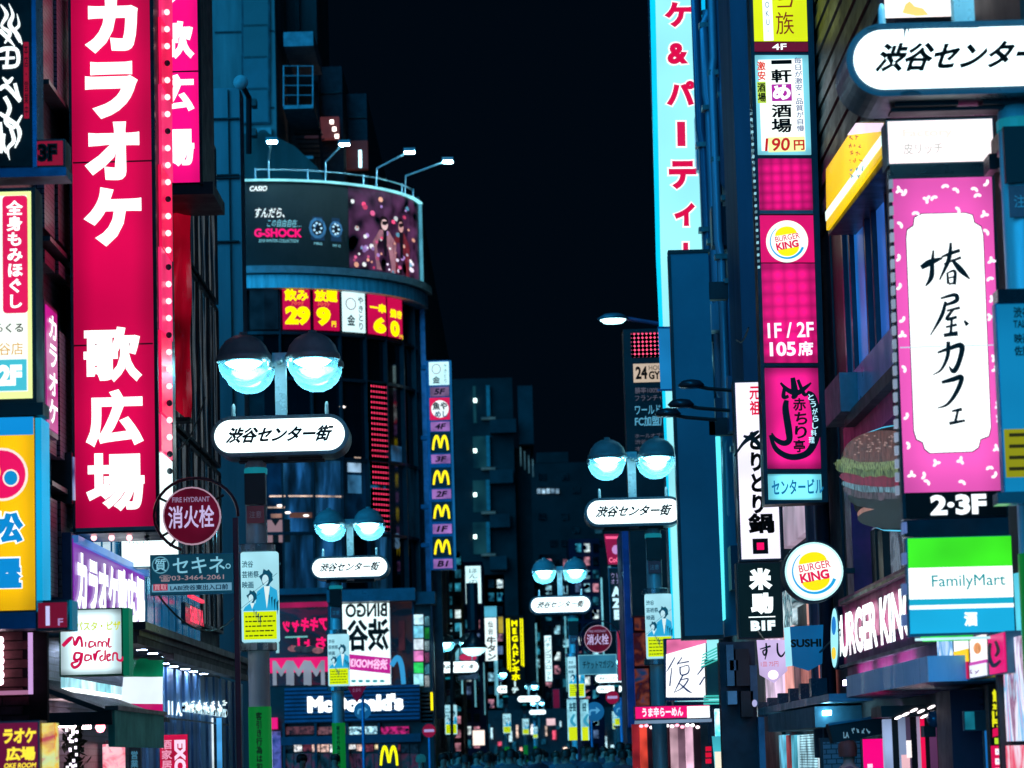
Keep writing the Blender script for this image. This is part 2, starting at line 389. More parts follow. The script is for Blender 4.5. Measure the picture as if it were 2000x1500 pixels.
XL, XR = -4.7, 3.6
# ---------------------------------------------------------------- left row of buildings
TILE_P = tiles('#8a789c', '#2a2630', .09, .05, .35); TILE_B = tiles('#4c5464', '#14161c', .16, .07, .35); TILE_R = tiles('#4a2226', '#160a0c', .21, .07, .6)
def piece_grid(parent, X, y0, y1, z0, z1, ny, nz, fm, pm, side, name='window', fr=.05, depth=.12, lit_some=None):
    """framed windows on a facade plane x = X; side +1 faces +x (left row), -1 faces -x; frames and panes are parts and share meshes"""
    w, h = (y1-y0)/ny, (z1-z0)/nz; a, b = w*.5-.06, h*.5-.06; m = MB()
    for q in (-1, 1): m.box(-depth/2, depth/2, q*a-fr/2, q*a+fr/2, -b, b); m.box(-depth/2, depth/2, -a, a, q*b-fr/2, q*b+fr/2)
    m.box(-depth/3, depth/3, -fr/3, fr/3, -b, b)
    fme = m.mesh('frame', fm); pmes = [MB().box(-.02, .02, -a, a, -b, b).mesh('pane', q) for q in pm]
    off = parent.e.location if isinstance(parent, Th) else Vector((0, 0, 0))
    for i in range(ny):
        for j in range(nz):
            c = Vector((X+side*.03, y0+w*(i+.5), z0+h*(j+.5)))-off
            o = link(fme, name, parent, c); link(pmes[R.randrange(len(pmes))], 'pane', o)
WFR = paint('#39424a', .4, .4)
L1 = Th('tiled_building', 'dark purple tiled building behind the stacked signs at the left edge', 'building', (-8, 24, 0))
def lo(T, x0, x1, y0, y1, z0, z1, name, mat, **k):
    o = T.O; return MB().box(x0-o.x, x1-o.x, y0-o.y, y1-o.y, z0-o.z, z1-o.z).build(name, mat, T, **k)
lo(L1, -12, XL, 14, 36.6, 0, 19, 'wall', TILE_B)
# tiled panels and bands standing proud of the wall between the signs
ya, yb = yx(73, XL), yx(136, XL)
for i, (t, bt) in enumerate(((-60, 198), (350, 480), (520, 545), (655, 900), (985, 1170))):
    z1, z0 = zz(100, t, (ya+yb)/2), zz(100, bt, (ya+yb)/2)
    for k in range(3):
        lo(L1, XL, XL+.1+.03*(k % 2), ya+(yb-ya)*(k/3)+.03, ya+(yb-ya)*((k+1)/3), z0, z1, 'tile_panel', (TILE_P, TILE_P, TILE_B)[(k+i) % 3])
for t in (205, 333, 500, 960): lo(L1, XL, XL+.16, ya, yb+.4, zz(100, t+9, 30), zz(100, t, 30), 'ledge', paint('#3c4a55', .4, .3))
lo(L1, XL, XL+.1, yb-.05, yb+.12, zz(100, 1150, 30), 12, 'downpipe', paint('#51606c', .4, .3))
zc = zz(110, 950, 30.3)
for k in range(3):
    f = lo(L1, XL, XL+.2, 29.85+k*.5, 30.25+k*.5, zc-.22, zc+.3, 'window', WFR); lo(L1, XL+.2, XL+.215, 29.9+k*.5, 30.2+k*.5, zc-.18, zc+.26, 'pane', streaks(('#2c4a80', '#9fb8f0', '#e8f0ff', '#3a5aa0'), 3, 1, .5, seed=k))
lo(L1, XL, XL+.25, 31.6, 32.1, zz(140, 1030, 31.6), zz(140, 960, 31.6), 'junction_box', paint('#5a4650', .6))
# pale strips lit over the purple sign
for k in range(5):
    y0 = 31.0+k*.62; lo(L1, XL, XL+.06, y0, y0+.3, zz(190, 1165, 33), zz(190, 1050, 33), 'window', lit(('#cfe6ff', '#7fa8ff', '#b8a8f0', '#10203a', '#3c78c8')[k], .9, .3, 3))
L2 = Th('glass_building', 'glass fronted building with painted blurred reflections beside the red panel', 'building', (-8, 42, 0))
lo(L2, -12, XL, 36.6, 46.4, 0, 13, 'wall', paint('#2a3138', .6))
SG = [streaks(('#0c2230', '#16405a', '#5a6c7c', '#b8c4c8', '#2a7098', '#0a1822'), 3.2, .5, .12, .1, seed=s) for s in (0, 4, 9)]  # blurred reflections painted in as faintly glowing streaks
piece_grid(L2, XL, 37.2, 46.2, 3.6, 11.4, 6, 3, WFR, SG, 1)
# ground floor shopfront of the left row, seen under the long canopy: blue fluted panels
FL = [paint(c, .35, .1, .2, 2, 1) for c in ('#5a98d0', '#78b4e4', '#4a80b8')]
for k in range(26):
    y0 = 36.0+k*.5; lo(L2, XL, XL+.08+.03*(k % 2), y0, y0+.47, .9, 2.93, 'fluted_panel', FL[(k*7) % 3])
for k in range(15):
    y0 = 31.2+k*.62*1.25
    lo(L2 if k > 6 else L1, XL, XL+.1, y0, y0+.62, 3.16, 4.5, 'upper_pane', streaks(('#053450', '#0a5078', '#0e6494', '#0a4870', '#2c88b0'), 2.2, .35, .5, seed=k*3))  # blue streaks glow to imitate shop reflections in the panes
CN = Th('long_canopy', 'long black entrance canopy with rows of downlights beneath, left side', 'canopy', (-4.3, 31, 2.95))
lo(CN, XL, -3.98, 31.0, 43.4, 2.98, 3.1, 'roof', BLACK); lo(CN, -4.05, -3.9, 30.9, 43.5, 3.04, 3.12, 'fascia', paint('#0c141c', .35, .4))
lo(CN, XL, -4.0, 31.0, 43.4, 2.9, 2.98, 'soffit', paint('#08070a', .6)); lo(CN, -4.1, -3.97, 34, 43.3, 2.82, 2.9, 'gutter', paint('#1c0c14', .4))
dl = MB().lathe([(0.0, 0), (.055, 0), (.06, .01)], n=12).mesh('downlight', lit('#c0d8ff', 70, 0))
for i in range(10):
    for xx in (-4.2, -4.5): link(dl, 'downlight', CN, Vector((xx+.02*(i % 2), 31.6+i*1.15, 2.895))-CN.O)
L3 = Th('concrete_building', 'pale concrete building with a tall plain end wall behind the curved corner', 'building', (-7, 62, 0))
def px_box(T, x0, x1, yt, yb, Y, dep, name, mat, **k):
    """box whose front face fills x0..x1, yt..yb at distance Y"""
    a = P((x0+x1)/2, yt, Y); b = P((x0+x1)/2, yb, Y); w = (x1-x0)/2/F*Y
    return lo(T, a.x-w, a.x+w, Y, Y+dep, b.z, a.z, name, mat, **k)
px_box(L3, 400, 468, 172, 1560, 52, .8, 'stair_tower', paint('#8a979e', .85, 0, .25, 1.2, 1, .3, name='concrete_render'))
px_box(L3, 330, 536, -140, 1500, 112, 8, 'wall', CONC)
px_box(L3, 536, 616, -140, 700, 118, 8, 'wall_behind', CONC2)
mb = MB(); 
pts = [(470, 330), (470, 262), (520, 258), (575, 285), (618, 325), (640, 360), (640, 440), (470, 440)]
q = [P(x, y, 108)-L3.O for x, y in pts]; mb.add([tuple(v) for v in q]+[(v.x, v.y+3, v.z) for v in q], [tuple(range(8))]+[(i, (i+1) % 8, (i+1) % 8+8, i+8) for i in range(8)])
mb.build('curved_parapet', paint('#3c4644', .8, 0, .35, 1, 1), L3)
for y in (60, 170, 345, 470): px_box(L3, 402, 467, y+(170 if y < 200 else 0), y+3+(170 if y < 200 else 0), 51.95, .05, 'joint', paint('#30383c', .9))
for x in (444,): px_box(L3, x, x+2, 175, 900, 51.96, .04, 'joint', paint('#30383c', .9))
for y in (180, 330): px_box(L3, 418, 536, y-120, y-117, 111.95, .05, 'joint', paint('#30383c', .9))
# balconies with rails on the recess
for yt, k in ((130, 0), (230, 1), (300, 2)):
    px_box(L3, 553, 612, (62, 205, 305)[k], (90, 212, 311)[k], 112, 5, 'balcony_slab', paint('#7e8c94', .7))
mb = MB()
for x in (554, 582, 611):
    a, b = P(x, 128, 112), P(x, 208, 112); mb.tube([a-L3.O, b-L3.O], .03, 6)
for y in (129, 148, 167, 186):
    mb.tube([P(553, y, 112)-L3.O, P(612, y, 112)-L3.O], .02, 6)
mb.build('balcony_rail', paint('#8b9aa4', .5, .3), L3)
px_box(L3, 542, 552, -40, 520, 117, .8, 'downpipe', paint('#4e5a60', .6)); px_box(L3, 575, 582, -100, 60, 117.4, .5, 'downpipe', paint('#2e363a', .6))
dish = MB(); c = P(470, 160, 50)-L3.O; dish.lathe([(0, .04), (.06, .03), (.11, -.0), (.13, -.03)], c=(c.x, c.y, c.z), n=20, axis='y'); dish.build('satellite_dish', paint('#b9c2c6', .5), L3, smooth=True)
mb = MB(); mb.tube([P(474, 168, 50.2)-L3.O, P(486, 190, 50.6)-L3.O, P(486, 300, 51)-L3.O], .05, 6); mb.build('dish_bracket', DARK, L3)
for yy in (200, 258): px_box(L3, 490, 500, yy-8, yy+6, 107, .6, 'wall_lamp', DARK)
L4 = Th('stepped_block', 'dark stepped apartment block with an external lit stair, beside the night sky', 'building', (-6, 110, 0))
px_box(L4, 612, 668, 130, 1400, 119, 50, 'wall', paint('#3e4a52', .9)); px_box(L4, 668, 716, 183, 1400, 122, 86, 'wall', paint('#46545c', .9))
for x0, x1, y in ((650, 668, 178), (668, 716, 228), (618, 660, 180), (668, 714, 275)): px_box(L4, x0, x1, y, y+2, 118.9 if x1 < 669 else 121.9, .1, 'joint', BLACK)
st = paint('#4a2c28', .7)
px_box(L4, 622, 662, 228, 270, 118, .4, 'stair_recess', lit('#6e3436', .5, .3, 1)); px_box(L4, 594, 622, 232, 270, 117.8, .4, 'stair_recess', lit('#4a2a30', .35, .3, 1))
px_box(L4, 664, 718, 275, 330, 121, .4, 'landing', lit('#5a3030', .35, .3, 1))
for i in range(3): px_box(L4, 644+i*5, 651+i*5, 234+i*14, 240+i*14, 117.6, .2, 'stair_light', lit('#ffe8e0', 4, 0))
px_box(L4, 700, 706, 293, 326, 120.8, .15, 'tube_or_fill_light', lit('#b8f0ff', 2.5, 0))
mb = MB()
for i in range(9): mb.tube([P(566+i*3, 236+i*9, 116)-L4.O, P(622+i*3, 236+i*9, 116)-L4.O], .035, 5)
mb.tube([P(566, 232, 116)-L4.O, P(566, 330, 116)-L4.O], .06, 5); mb.tube([P(617, 160, 116)-L4.O, P(630, 330, 116)-L4.O], .06, 5)
mb.build('stair_rail', paint('#2d343a', .5, .3), L4)
# ---------------------------------------------------------------- curved corner building
CB = Th('curved_corner_building', 'rounded glass corner building with a billboard round its top storey', 'building', P(480, 1494, 100))
BY, BR = 95.0, 330/F*95.0; BC = Vector((P(481, 640, BY).x, BY+BR, 0))
def zc_(y): return EYE + (P(480, y, BY).z-EYE)
def arc(th, z, dr=0.0):
    a = math.radians(th); return Vector((BC.x+(BR+dr)*math.sin(a), BC.y-(BR+dr)*math.cos(a), z))-CB.O
def th_of(px): return math.degrees(math.asin(min(.999, (px-480)/330)))
def curved(t0, t1, z0, z1, d0, d1, name, mat, parent=None, n=6):
    m = MB(); vs = []; fs = []
    for i in range(n+1):
        t = t0+(t1-t0)*i/n; vs += [arc(t, z0, d0), arc(t, z1, d0), arc(t, z1, d1), arc(t, z0, d1)]
    for i in range(n):
        a = 4*i; b = a+4; fs += [(a+3, b+3, b+2, a+2), (a, a+1, b+1, b), (a+1, a+2, b+2, b+1), (a, b, b+3, a+3)]
    fs += [(0, 3, 2, 1), (4*n, 4*n+1, 4*n+2, 4*n+3)]
    return m.add(vs, fs).build(name, mat, parent or CB, smooth=False)
zt = zc_(545)
mb = MB(); n = 26
ring = [arc(90*i/n, 0, -.3) for i in range(n+1)]; ring = [(p.x, p.y) for p in ring] + [(ring[-1].x, ring[-1].y+50), (ring[0].x-3, ring[-1].y+50), (ring[0].x-3, ring[0].y)]
base = [(x, y, 2.2) for x, y in ring]; top = [(x, y, zc_(350)-CB.O.z) for x, y in ring]; m_ = len(ring)
mb.add(base+top, [tuple(range(m_))[::-1], tuple(range(m_, 2*m_))]+[(i, (i+1) % m_, (i+1) % m_+m_, i+m_) for i in range(m_)])
mb.build('core', paint('#14181c', .6), CB)
ths = [0, th_of(546), th_of(607), th_of(664), th_of(713), th_of(752), th_of(784), 80.5, 90]
rows = [(655, 736), (742, 893), (899, 1040), (1046, 1152)]
DP = [paint('#070e13', .08, 0, .3, .5), paint('#0a161d', .12, 0, .3, .5), streaks(('#04090e', '#0a2030', '#0e3a52', '#050a10'), .6, .4, .16, seed=2)]
LP = [streaks(('#04090e', '#08202e', '#123c58', '#2a6a98', '#060c12'), 1.6, .25, .55, seed=s) for s in (1, 5)]  # bluish columns put into the glow to imitate reflections in the glass
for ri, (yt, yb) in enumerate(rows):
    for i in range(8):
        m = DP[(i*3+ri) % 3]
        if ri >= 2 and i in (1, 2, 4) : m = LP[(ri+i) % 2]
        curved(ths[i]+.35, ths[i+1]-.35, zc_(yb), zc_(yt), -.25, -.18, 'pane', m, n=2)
for t in ths: curved(t-.28, t+.28, zc_(1152), zc_(560), -.3, -.02, 'mullion', paint('#26323a', .4, .3), n=1)
for y in (557, 650, 739, 896, 1043, 1154): curved(0, 90, zc_(y+3), zc_(y-3), -.3, -.04, 'transom', paint('#26323a', .4, .3), n=16)
curved(-6, 88, zc_(566), zc_(540), -.2, .35, 'cornice', paint('#d4e0e4', .6, .1, .3, 6, 1, .3), n=22)
curved(-6, 88, zc_(538), zc_(524), -.2, .5, 'cornice_cap', paint('#7e8a90', .5, .3), n=22)
curved(-6, 92, zc_(700), zc_(350), -2.0, -.32, 'upper_wall', paint('#202a31', .7), n=22)
# billboard round the top storey
def bz(y): return zc_(y)
curved(-2.5, 82, bz(524), bz(352), -.25, .18, 'billboard_box', BLACK, n=22)
bbA = curved(-1.5, 36.4, bz(519), bz(358), .18, .2, 'billboard_face', paint('#050c10', .8, 0, .2, .5), n=14)
bbB = curved(36.6, 78, bz(519), bz(358), .18, .2, 'billboard_photo', lit('#4a2848', .9, .9, 1.6), n=16)
curved(-2.8, 82.5, bz(356.5), bz(353), .1, .3, 'billboard_edge', lit('#8fe8f4', 1.1, .2, 2), n=22); curved(-2.9, -2.2, bz(524), bz(352), .1, .26, 'billboard_edge', lit('#8fe8f4', .9, .2, 2), n=1)
curved(81.5, 82.6, bz(524), bz(352), .1, .28, 'billboard_edge', lit('#5fb8d0', .6, .2, 2), n=1)
def ctext(s, x0, x1, y0, y1, mat, dr=.21, **k):
    """lettering bent round the curved building"""
    m = MB(); ltext(m, s, x0, -y1, x1, -y0, 0, **k)
    vs = [arc(th_of(x), bz(-z), dr-y) for x, y, z in m.v]
    q = MB(); q.add(vs, m.f); return q.build('lettering', mat, CB)
def cshape(pts, mat, dr=.212, name='print'):
    return MB().add([arc(th_of(x), bz(y), dr) for x, y in pts], [tuple(range(len(pts)))]).build(name, mat, CB)
def cell(cx, cy, rx, ry, mat, dr=.212, name='print', n=14, jag=0):
    return cshape([(cx+rx*(1+R.uniform(-jag, jag))*math.cos(2*math.pi*i/n), cy+ry*(1+R.uniform(-jag, jag))*math.sin(2*math.pi*i/n)) for i in range(n)], mat, dr, name)
WH = lit('#f4ffff', 1.1, 0); CY_ = lit('#8fe0f0', .8, 0)
ctext('CASIO', 491, 526, 366, 376, WH, bold=.03, shear=.2)
ctext('すんだら、', 499, 560, 409, 428, WH, bold=.01, shear=.3); ctext('この自由自在…', 523, 590, 431, 446, CY_, bold=.0, shear=.3)
ctext('G-SHOCK', 499, 589, 449, 466, lit('#e8146e', 1.2, 0), bold=.045); ctext('2018 WINTER COLLECTION', 507, 582, 470, 476, CY_, shear=.2)
for cx, w in ((618, 17), (652, 13)):
    cshape([(cx-w*.55, 424), (cx+w*.55, 424), (cx+w*.75, 470), (cx-w*.75, 470)][::1], lit('#1c3a58', .8, 0), .2115)
    cell(cx, 446, w*.95, 21*w/17, lit('#3c78a8', .9, .3, 8), .2125, n=10); cell(cx, 446, w*.66, 15*w/17, lit('#0a1a28', .8, 0), .2135, n=12)
    for k in range(7): a = k*.9; cell(cx+w*.4*math.cos(a), 446+10*math.sin(a), 2.3, 2.3, lit('#bfe8ff', 1, 0), .2145, n=6)
ctext('MRG', 611, 626, 474, 479, CY_); ctext('MT-G', 646, 660, 476, 481, CY_)
BK = ['#f8e8ff', '#ffffff', '#e06090', '#6fb8d8', '#f0a890', '#b890d8', '#ff5080']
for k in range(62):
    x = R.uniform(680, 796); y = R.uniform(372, 512) if k > 26 else R.uniform(470, 515); r_ = R.uniform(2, 5.2)
    cell(x, y+(x-676)*.02, r_*.9, r_*1.1, lit(R.choice(BK), R.choice((.5, .8, 1)), 0), .2125+R.uniform(0, .0015), n=10)
# two people in long coats on the billboard photo
for cx, cw, top, coat, skin in ((742, 26, 408, '#b07888', '#e8c0c0'), (772, 19, 405, '#7a2836', '#d09a98')):
    cshape([(cx-cw*.35, top+28), (cx+cw*.3, top+28), (cx+cw*.8, top+50), (cx+cw*.7, 518), (cx-cw*.6, 516), (cx-cw*.85, top+54)], lit(coat, .75, .3, 4), .2146)
    cshape([(cx-3, top+28), (cx+4, top+28), (cx+3, top+80), (cx-2, top+80)], lit('#181420', .7, 0), .2152)
    cell(cx, top+17, cw*.24, 11, lit(skin, .9, 0), .2156, n=12); cell(cx-1, top+9, cw*.3, 9, lit('#1a1018', .8, 0), .216, n=12)
    cshape([(cx-cw*.3, 508), (cx, 508), (cx, 540-22), (cx-cw*.25, 540-22)], lit('#120e16', .7, 0), .2163)
for x0, x1, y0, y1, c, k in ((676, 702, 902, 920, '#a8d0f0', .8), (676, 702, 926, 962, '#3c7ca8', .6), (762, 782, 860, 893, '#2c6898', .5), (560, 604, 1002, 1012, '#8a5c50', .5), (522, 544, 1004, 1012, '#b88878', .6), (612, 650, 812, 816, '#2c5c70', .5), (488, 540, 1100, 1104, '#3c6c80', .5)):
    curved(th_of(x0), th_of(x1), bz(y1), bz(y0), -.17, -.15, 'room_light_or_reflection', lit(c, k, .5, 2), n=2)  # lit rooms, and one bluish patch painted as a reflection
for x, y in ((668, 792), (556, 1002), (592, 1008), (640, 1004), (540, 988)): cell(x, y, 6, 2.4, lit('#fff0e8', 2, 0), dr=-.14, name='ceiling_lamp', n=8)
# floor of small price signs
PRC = [(552, 604, 0), (612, 660, 1), (667, 709, 2), (716, 749, 3), (754, 779, 4)]
YT, YB = 562, 646
def csign(x0, x1, mat): return curved(th_of(x0), th_of(x1), bz(YB-2), bz(YT+3), -.02, .04, 'price_panel', mat, n=2)
RED_ = lit('#c00a48', 1.0, .1); YEL = lit('#fff000', 1.25, 0)
for x0, x1, k in PRC: csign(x0, x1, RED_ if k != 2 else lit('#d8fbff', 1.1, .1))
csign(488, 543, lit('#0a2030', .6, .5, 2))
dz = .05
def pt(s, x0, x1, y0, y1, mat=YEL, **k): return ctext(s, x0, x1, y0, y1, mat, dr=dz, **k)
pt('飲み', 555, 601, 565, 589, bold=.05); pt('70分', 568, 592, 589, 597, lit('#ff7040', 1, 0)); pt('29', 556, 604, 599, 636, bold=.07)
pt('放題', 613, 657, 565, 589, bold=.05); pt('30分', 618, 642, 589, 597, lit('#ff7040', 1, 0)); pt('9', 616, 643, 599, 636, bold=.07); pt('円', 645, 653, 626, 637, bold=.03)
pt('一串', 718, 748, 582, 600, bold=.05); pt('6', 724, 748, 609, 641, bold=.07); pt('焼き', 756, 778, 588, 606, bold=.05); pt('0', 756, 773, 611, 643, bold=.07); pt('円', 773, 779, 637, 645)
DK = lit('#0c2a38', .5, 0)
pt('金', 674, 690, 610, 632, DK, bold=.03); cell(682, 589, 10, 12, lit('#701828', .8, 0), .045, n=20); cell(682, 589, 8.4, 10.2, lit('#d8fbff', 1.1, .1), .047, n=20)
m = MB(); ltext(m, 'やきとり', 695, -640, 706, -572, 0, vertical=True, bold=.02); q = MB(); q.add([arc(th_of(x), bz(-z), dz-y) for x, y, z in m.v], m.f); q.build('lettering', DK, CB)
# red LED ticker column
LED = lit('#ff3c68', .7, .8, 1, dots=5.6)
for yt, yb in ((740, 876), (884, 944), (950, 1034)): curved(th_of(718)+.2, th_of(752)-.4, bz(yb), bz(yt), -.12, -.06, 'ticker', LED, n=2)
# interior ceiling lights behind the third and fourth glass rows
for x0, x1, y in ((520, 552, 968), (558, 606, 968), (612, 662, 968), (516, 550, 990), (690, 702, 890)):
    curved(th_of(x0), th_of(x1), bz(y+3), bz(y), -.17, -.15, 'ceiling_light', lit('#ffd8c0', .9, .5, 3), n=2)
curved(th_of(522), th_of(560), bz(1060), bz(1015), -.17, -.15, 'inner_sign', lit('#0c1a22', .6, 0), n=2)
ctext('M', 514, 548, 1016, 1060, lit('#a88890', .6, 0), dr=-.14, bold=.08)
ctext('S', 764, 774, 1036, 1068, lit('#4a7090', .5, 0), dr=-.14, bold=.08)
# receding flank with purple pipe and brown band
fx = arc(90, 0).x+CB.O.x
def lc(x0, x1, y0, y1, z0, z1, name, mat): return lo(CB, x0, x1, y0, y1, z0, z1, name, mat)
lc(fx-.3, fx+.12, 100.6, 150, 0, bz(330), 'flank_wall', paint('#3c3a40', .8, 0, .3, 1))
for k in range(7): lc(fx+.12, fx+.2, 101.5+k*6.4, 101.9+k*6.4, 2, bz(700), 'flank_pier', paint('#5a4a50', .7))
lc(fx+.05, fx+.22, 100.2, 100.5, 1, bz(560), 'downpipe', paint('#8a86b0', .35, .3)); lc(fx+.25, fx+.55, 101.2, 101.6, 3, bz(735), 'downpipe', paint('#6e5258', .5))
# floodlights on arms above the billboard
rail = MB(); rail.tube([arc(t, bz(333)+.0, .1) for t in range(4, 78, 6)], .03, 6)
for t in (4, 22, 44, 66, 77): rail.tube([arc(t, bz(352), .1), arc(t, bz(330), .1)], .03, 6)
rail.build('billboard_rail', paint('#9fb4bc', .4, .4), CB)
for t, ex_, ez in ((8.5, .1, .95), (28, .9, .85), (49, 1.9, .72), (66, 3.0, .55)):
    m = MB(); b = arc(t, bz(352), .2); a1 = arc(t, bz(352)+.62, .25); d = Vector((math.sin(math.radians(t)), -math.cos(math.radians(t)), 0)); hd = a1+d*1.15+Vector((.12*ex_, 0, .38))
    m.tube([b, a1, hd], .03, 6); arm = m.build('floodlight_arm', paint('#9fb4bc', .4, .4), CB)
    h = MB(); h.box(hd.x-.16, hd.x+.22, hd.y-.15, hd.y+.12, hd.z-.02, hd.z+.1); h.build('floodlight_head', paint('#6f7f88', .5), arm)
    g = MB(); g.box(hd.x-.12, hd.x+.18, hd.y-.12, hd.y+.12, hd.z-.05, hd.z-.021); g.build('floodlight_lens', lit('#a8f0ff', 300, 0), arm)
# the fast food restaurant in the two lowest storeys
LF = Th('restaurant', 'two storey burger restaurant front with slatted blue fascia at the corner', 'shopfront', P(680, 1490, 93.5))
def fb(x0, y0, x1, y1, name, mat, d0=0, d1=.1, **k): return LF.box(name, x0, y0, x1, y1, mat, d0, d1, **k)
fb(505, 1160, 845, 1600, 'wall', paint('#0b1116', .5), -1.2, -.3)
fb(500, 1150, 640, 1162, 'ledge', paint('#2c4250', .4, .3), -.3, .2); fb(640, 1152, 812, 1176, 'ledge', paint('#3c5868', .35, .3), -.3, .5); fb(812, 1156, 850, 1180, 'ledge', paint('#2c4250', .4, .3), -1.2, .2)
fb(522, 1178, 640, 1338, 'pane', streaks(('#0a0c10', '#2a1018', '#101c26', '#501428', '#0c1a24'), .9, 1.4, .5, seed=3), -.28, -.24)
fb(760, 1170, 808, 1338, 'pane', streaks(('#060a10', '#0a1a26', '#3a2020', '#0c2838'), 1.2, 1.2, .5, seed=6), -.28, -.24)
for x in (641, 760, 806): fb(x, 1170, x+4, 1340, 'mullion', paint('#1f4256', .4, .3), -.24, -.14)
fb(520, 1176, 640, 1186, 'window_head', lit('#d01060', .5, .3), -.2, -.16)
fb(523, 1284, 640, 1313, 'awning', lit('#e8106c', .95, .1), -.2, -.1)
for x in (532, 566, 600): LF.text('M', x, 1290, x+34, 1338, lit('#9aa6b8', .7, .2), d=-.09, bold=.03)
HP = lit('#f01068', 1.1, 0)
LF.text('アキキャット', 533, 1206, 638, 1234, HP, d=-.2, bold=.05, flip=True); LF.text('ちょし', 566, 1244, 636, 1270, HP, d=-.2, bold=.05, flip=True)
fb(538, 1243, 544, 1275, 'window_bar', lit('#9fd8e0', .8, 0), -.2, -.17); fb(556, 1242, 600, 1245, 'window_bar', lit('#7fd0c8', .7, 0), -.2, -.17)
for k in range(5): LF.disc(572+k*12, 1268+R.uniform(-4, 3), 11, 6, lit(R.choice(('#6a4450', '#a86a70', '#38404c')), .6, .3, 6), d=-.19+k*.002, name='display_food')
BN = fb(669, 1178, 762, 1338, 'window_banner', lit('#e8ffff', 1.25, .08), -.2, -.14)
IK = lit('#08222c', .35, 0)
LF.text('BINGO', 674, 1178, 756, 1205, IK, d=-.13, bold=.035, flip=True, parent=BN); LF.text('渋谷', 676, 1208, 760, 1272, IK, d=-.13, bold=.04, flip=True, parent=BN)
LF.poly([(669, 1276), (762, 1285), (762, 1316), (669, 1306)], lit('#c0188c', 1, .1), d=-.132, parent=BN)
LF.text('渋谷MODI3F', 677, 1285, 757, 1306, lit('#ffc8f0', 1, 0), d=-.128, bold=.04, flip=True, parent=BN, rot=-.09)
for k in range(5): LF.disc(690+k*14, 1330, 5, 2.6, lit('#0c98a0', .8, 0), d=-.13, parent=BN)
LF.brush([[(764, 1300, 10), (776, 1284, 10), (784, 1300, 10), (788, 1336, 9)]], lit('#38a0d8', .8, 0), d=-.13)
LF.box('poster', 778, 1212, 790, 1270, lit('#4a2028', .6, .4, 3), -.2, -.15)
# side window with small lit posters
pal = ['#c8f4ff', '#7fd8f0', '#e8f8ff', '#e880c0', '#30d060', '#a0e8f0', '#60c0e0']
for k, (y0, y1) in enumerate(((1200, 1219), (1222, 1245), (1248, 1268), (1271, 1291), (1294, 1314), (1316, 1339))):
    LF.box('lit_poster', 808, y0, 826, y1, lit(pal[k], 1.0, .3, 5), -.3, -.1)
    LF.box('lit_poster', 829, y0+3, 838, y1+2, lit(pal[(k*3+1) % 7], .8, .3, 5), -.5, -.3)
# fascia slats and raised letters
fb(556, 1340, 820, 1410, 'fascia', paint('#123049', .4, .3), -.3, 0)
for k in range(9): fb(556, 1341+k*7.8, 820, 1345.4+k*7.8, 'slat', paint('#2c587c', .35, .4), 0, .09)
for k in range(8): LF.box('slat', 822, 1352+k*7.8, 846, 1356.5+k*7.8, paint('#3a4650', .4, .4), -.9, -.3)
LF.box('sign_tube', 841, 1352, 845, 1387, lit('#ffe800', 1.4, 0), -.25, -.1)
LF.text("McDonald's", 601, 1357, 788, 1390, lit('#f6ffff', 2.0, 0), d=.1, bold=.07, ex=.03)
for k in range(4):
    x0 = 556+k*62; LF.box('transom_window', x0+2, 1419, x0+56, 1434, lit(('#6e4048', '#8a5a60', '#b8f0ff', '#c02070')[k], (.5, .5, .9, .8)[k], .7, 9), -.25, -.15)
    LF.box('transom', x0-4, 1412, x0+1, 1500, paint('#1b2e3c', .4, .3), -.25, 0)
fb(548, 1436, 822, 1452, 'beam', paint('#1c3a50', .4, .3), -.25, .05)
scrib(LF, 679, 1421, 722, 1433, lit('#0c4a60', .5, 0), d=-.14)
for k in range(15):
    x0 = 556+k*17.5; LF.box('shop_display', x0, 1454, x0+15, 1463+R.uniform(0, 8), lit(R.choice(('#ffd0c0', '#ffe8b0', '#ffffff', '#ff8090', '#0c2030', '#602838')), .9, .6, 9), -.3, -.22)
    LF.box('shop_interior', x0, 1472, x0+16, 1530, streaks(('#05080c', '#12323c', '#50283a', '#0a1018'), 3, 2, .5, seed=k), -.3, -.24)
fb(742, 1452, 778, 1530, 'sign_box', paint('#2a1418', .5), -.05, .05)
def golden(T, x, y, w, h, mat, d, ex=0, name='emblem'):
    T.brush([[(x, y+h, w*.13), (x+w*.07, y+h*.4, w*.15), (x+w*.22, y+h*.04, w*.17), (x+w*.36, y+h*.25, w*.16), (x+w*.47, y+h*.86, w*.11)],
             [(x+w*.53, y+h*.86, w*.11), (x+w*.64, y+h*.25, w*.16), (x+w*.78, y+h*.04, w*.17), (x+w*.93, y+h*.4, w*.15), (x+w, y+h, w*.13)]], mat, d=d, name=name)
golden(LF, 744, 1457, 32, 38, lit('#f4f400', 1.3, 0), .08)
fb(519, 1402, 541, 1424, 'pink_panel', lit('#e81078', 1, .1), -.5, .1); fb(519, 1428, 531, 1530, 'pink_window', streaks(('#f080c0', '#fff0ff', '#c04090', '#402038'), 3, 3, .8, seed=9), -.5, -.1); fb(531, 1428, 548, 1530, 'side_window', streaks(('#203060', '#6a60a0', '#101830'), 3, 3, .5, seed=2), -.5, -.1)
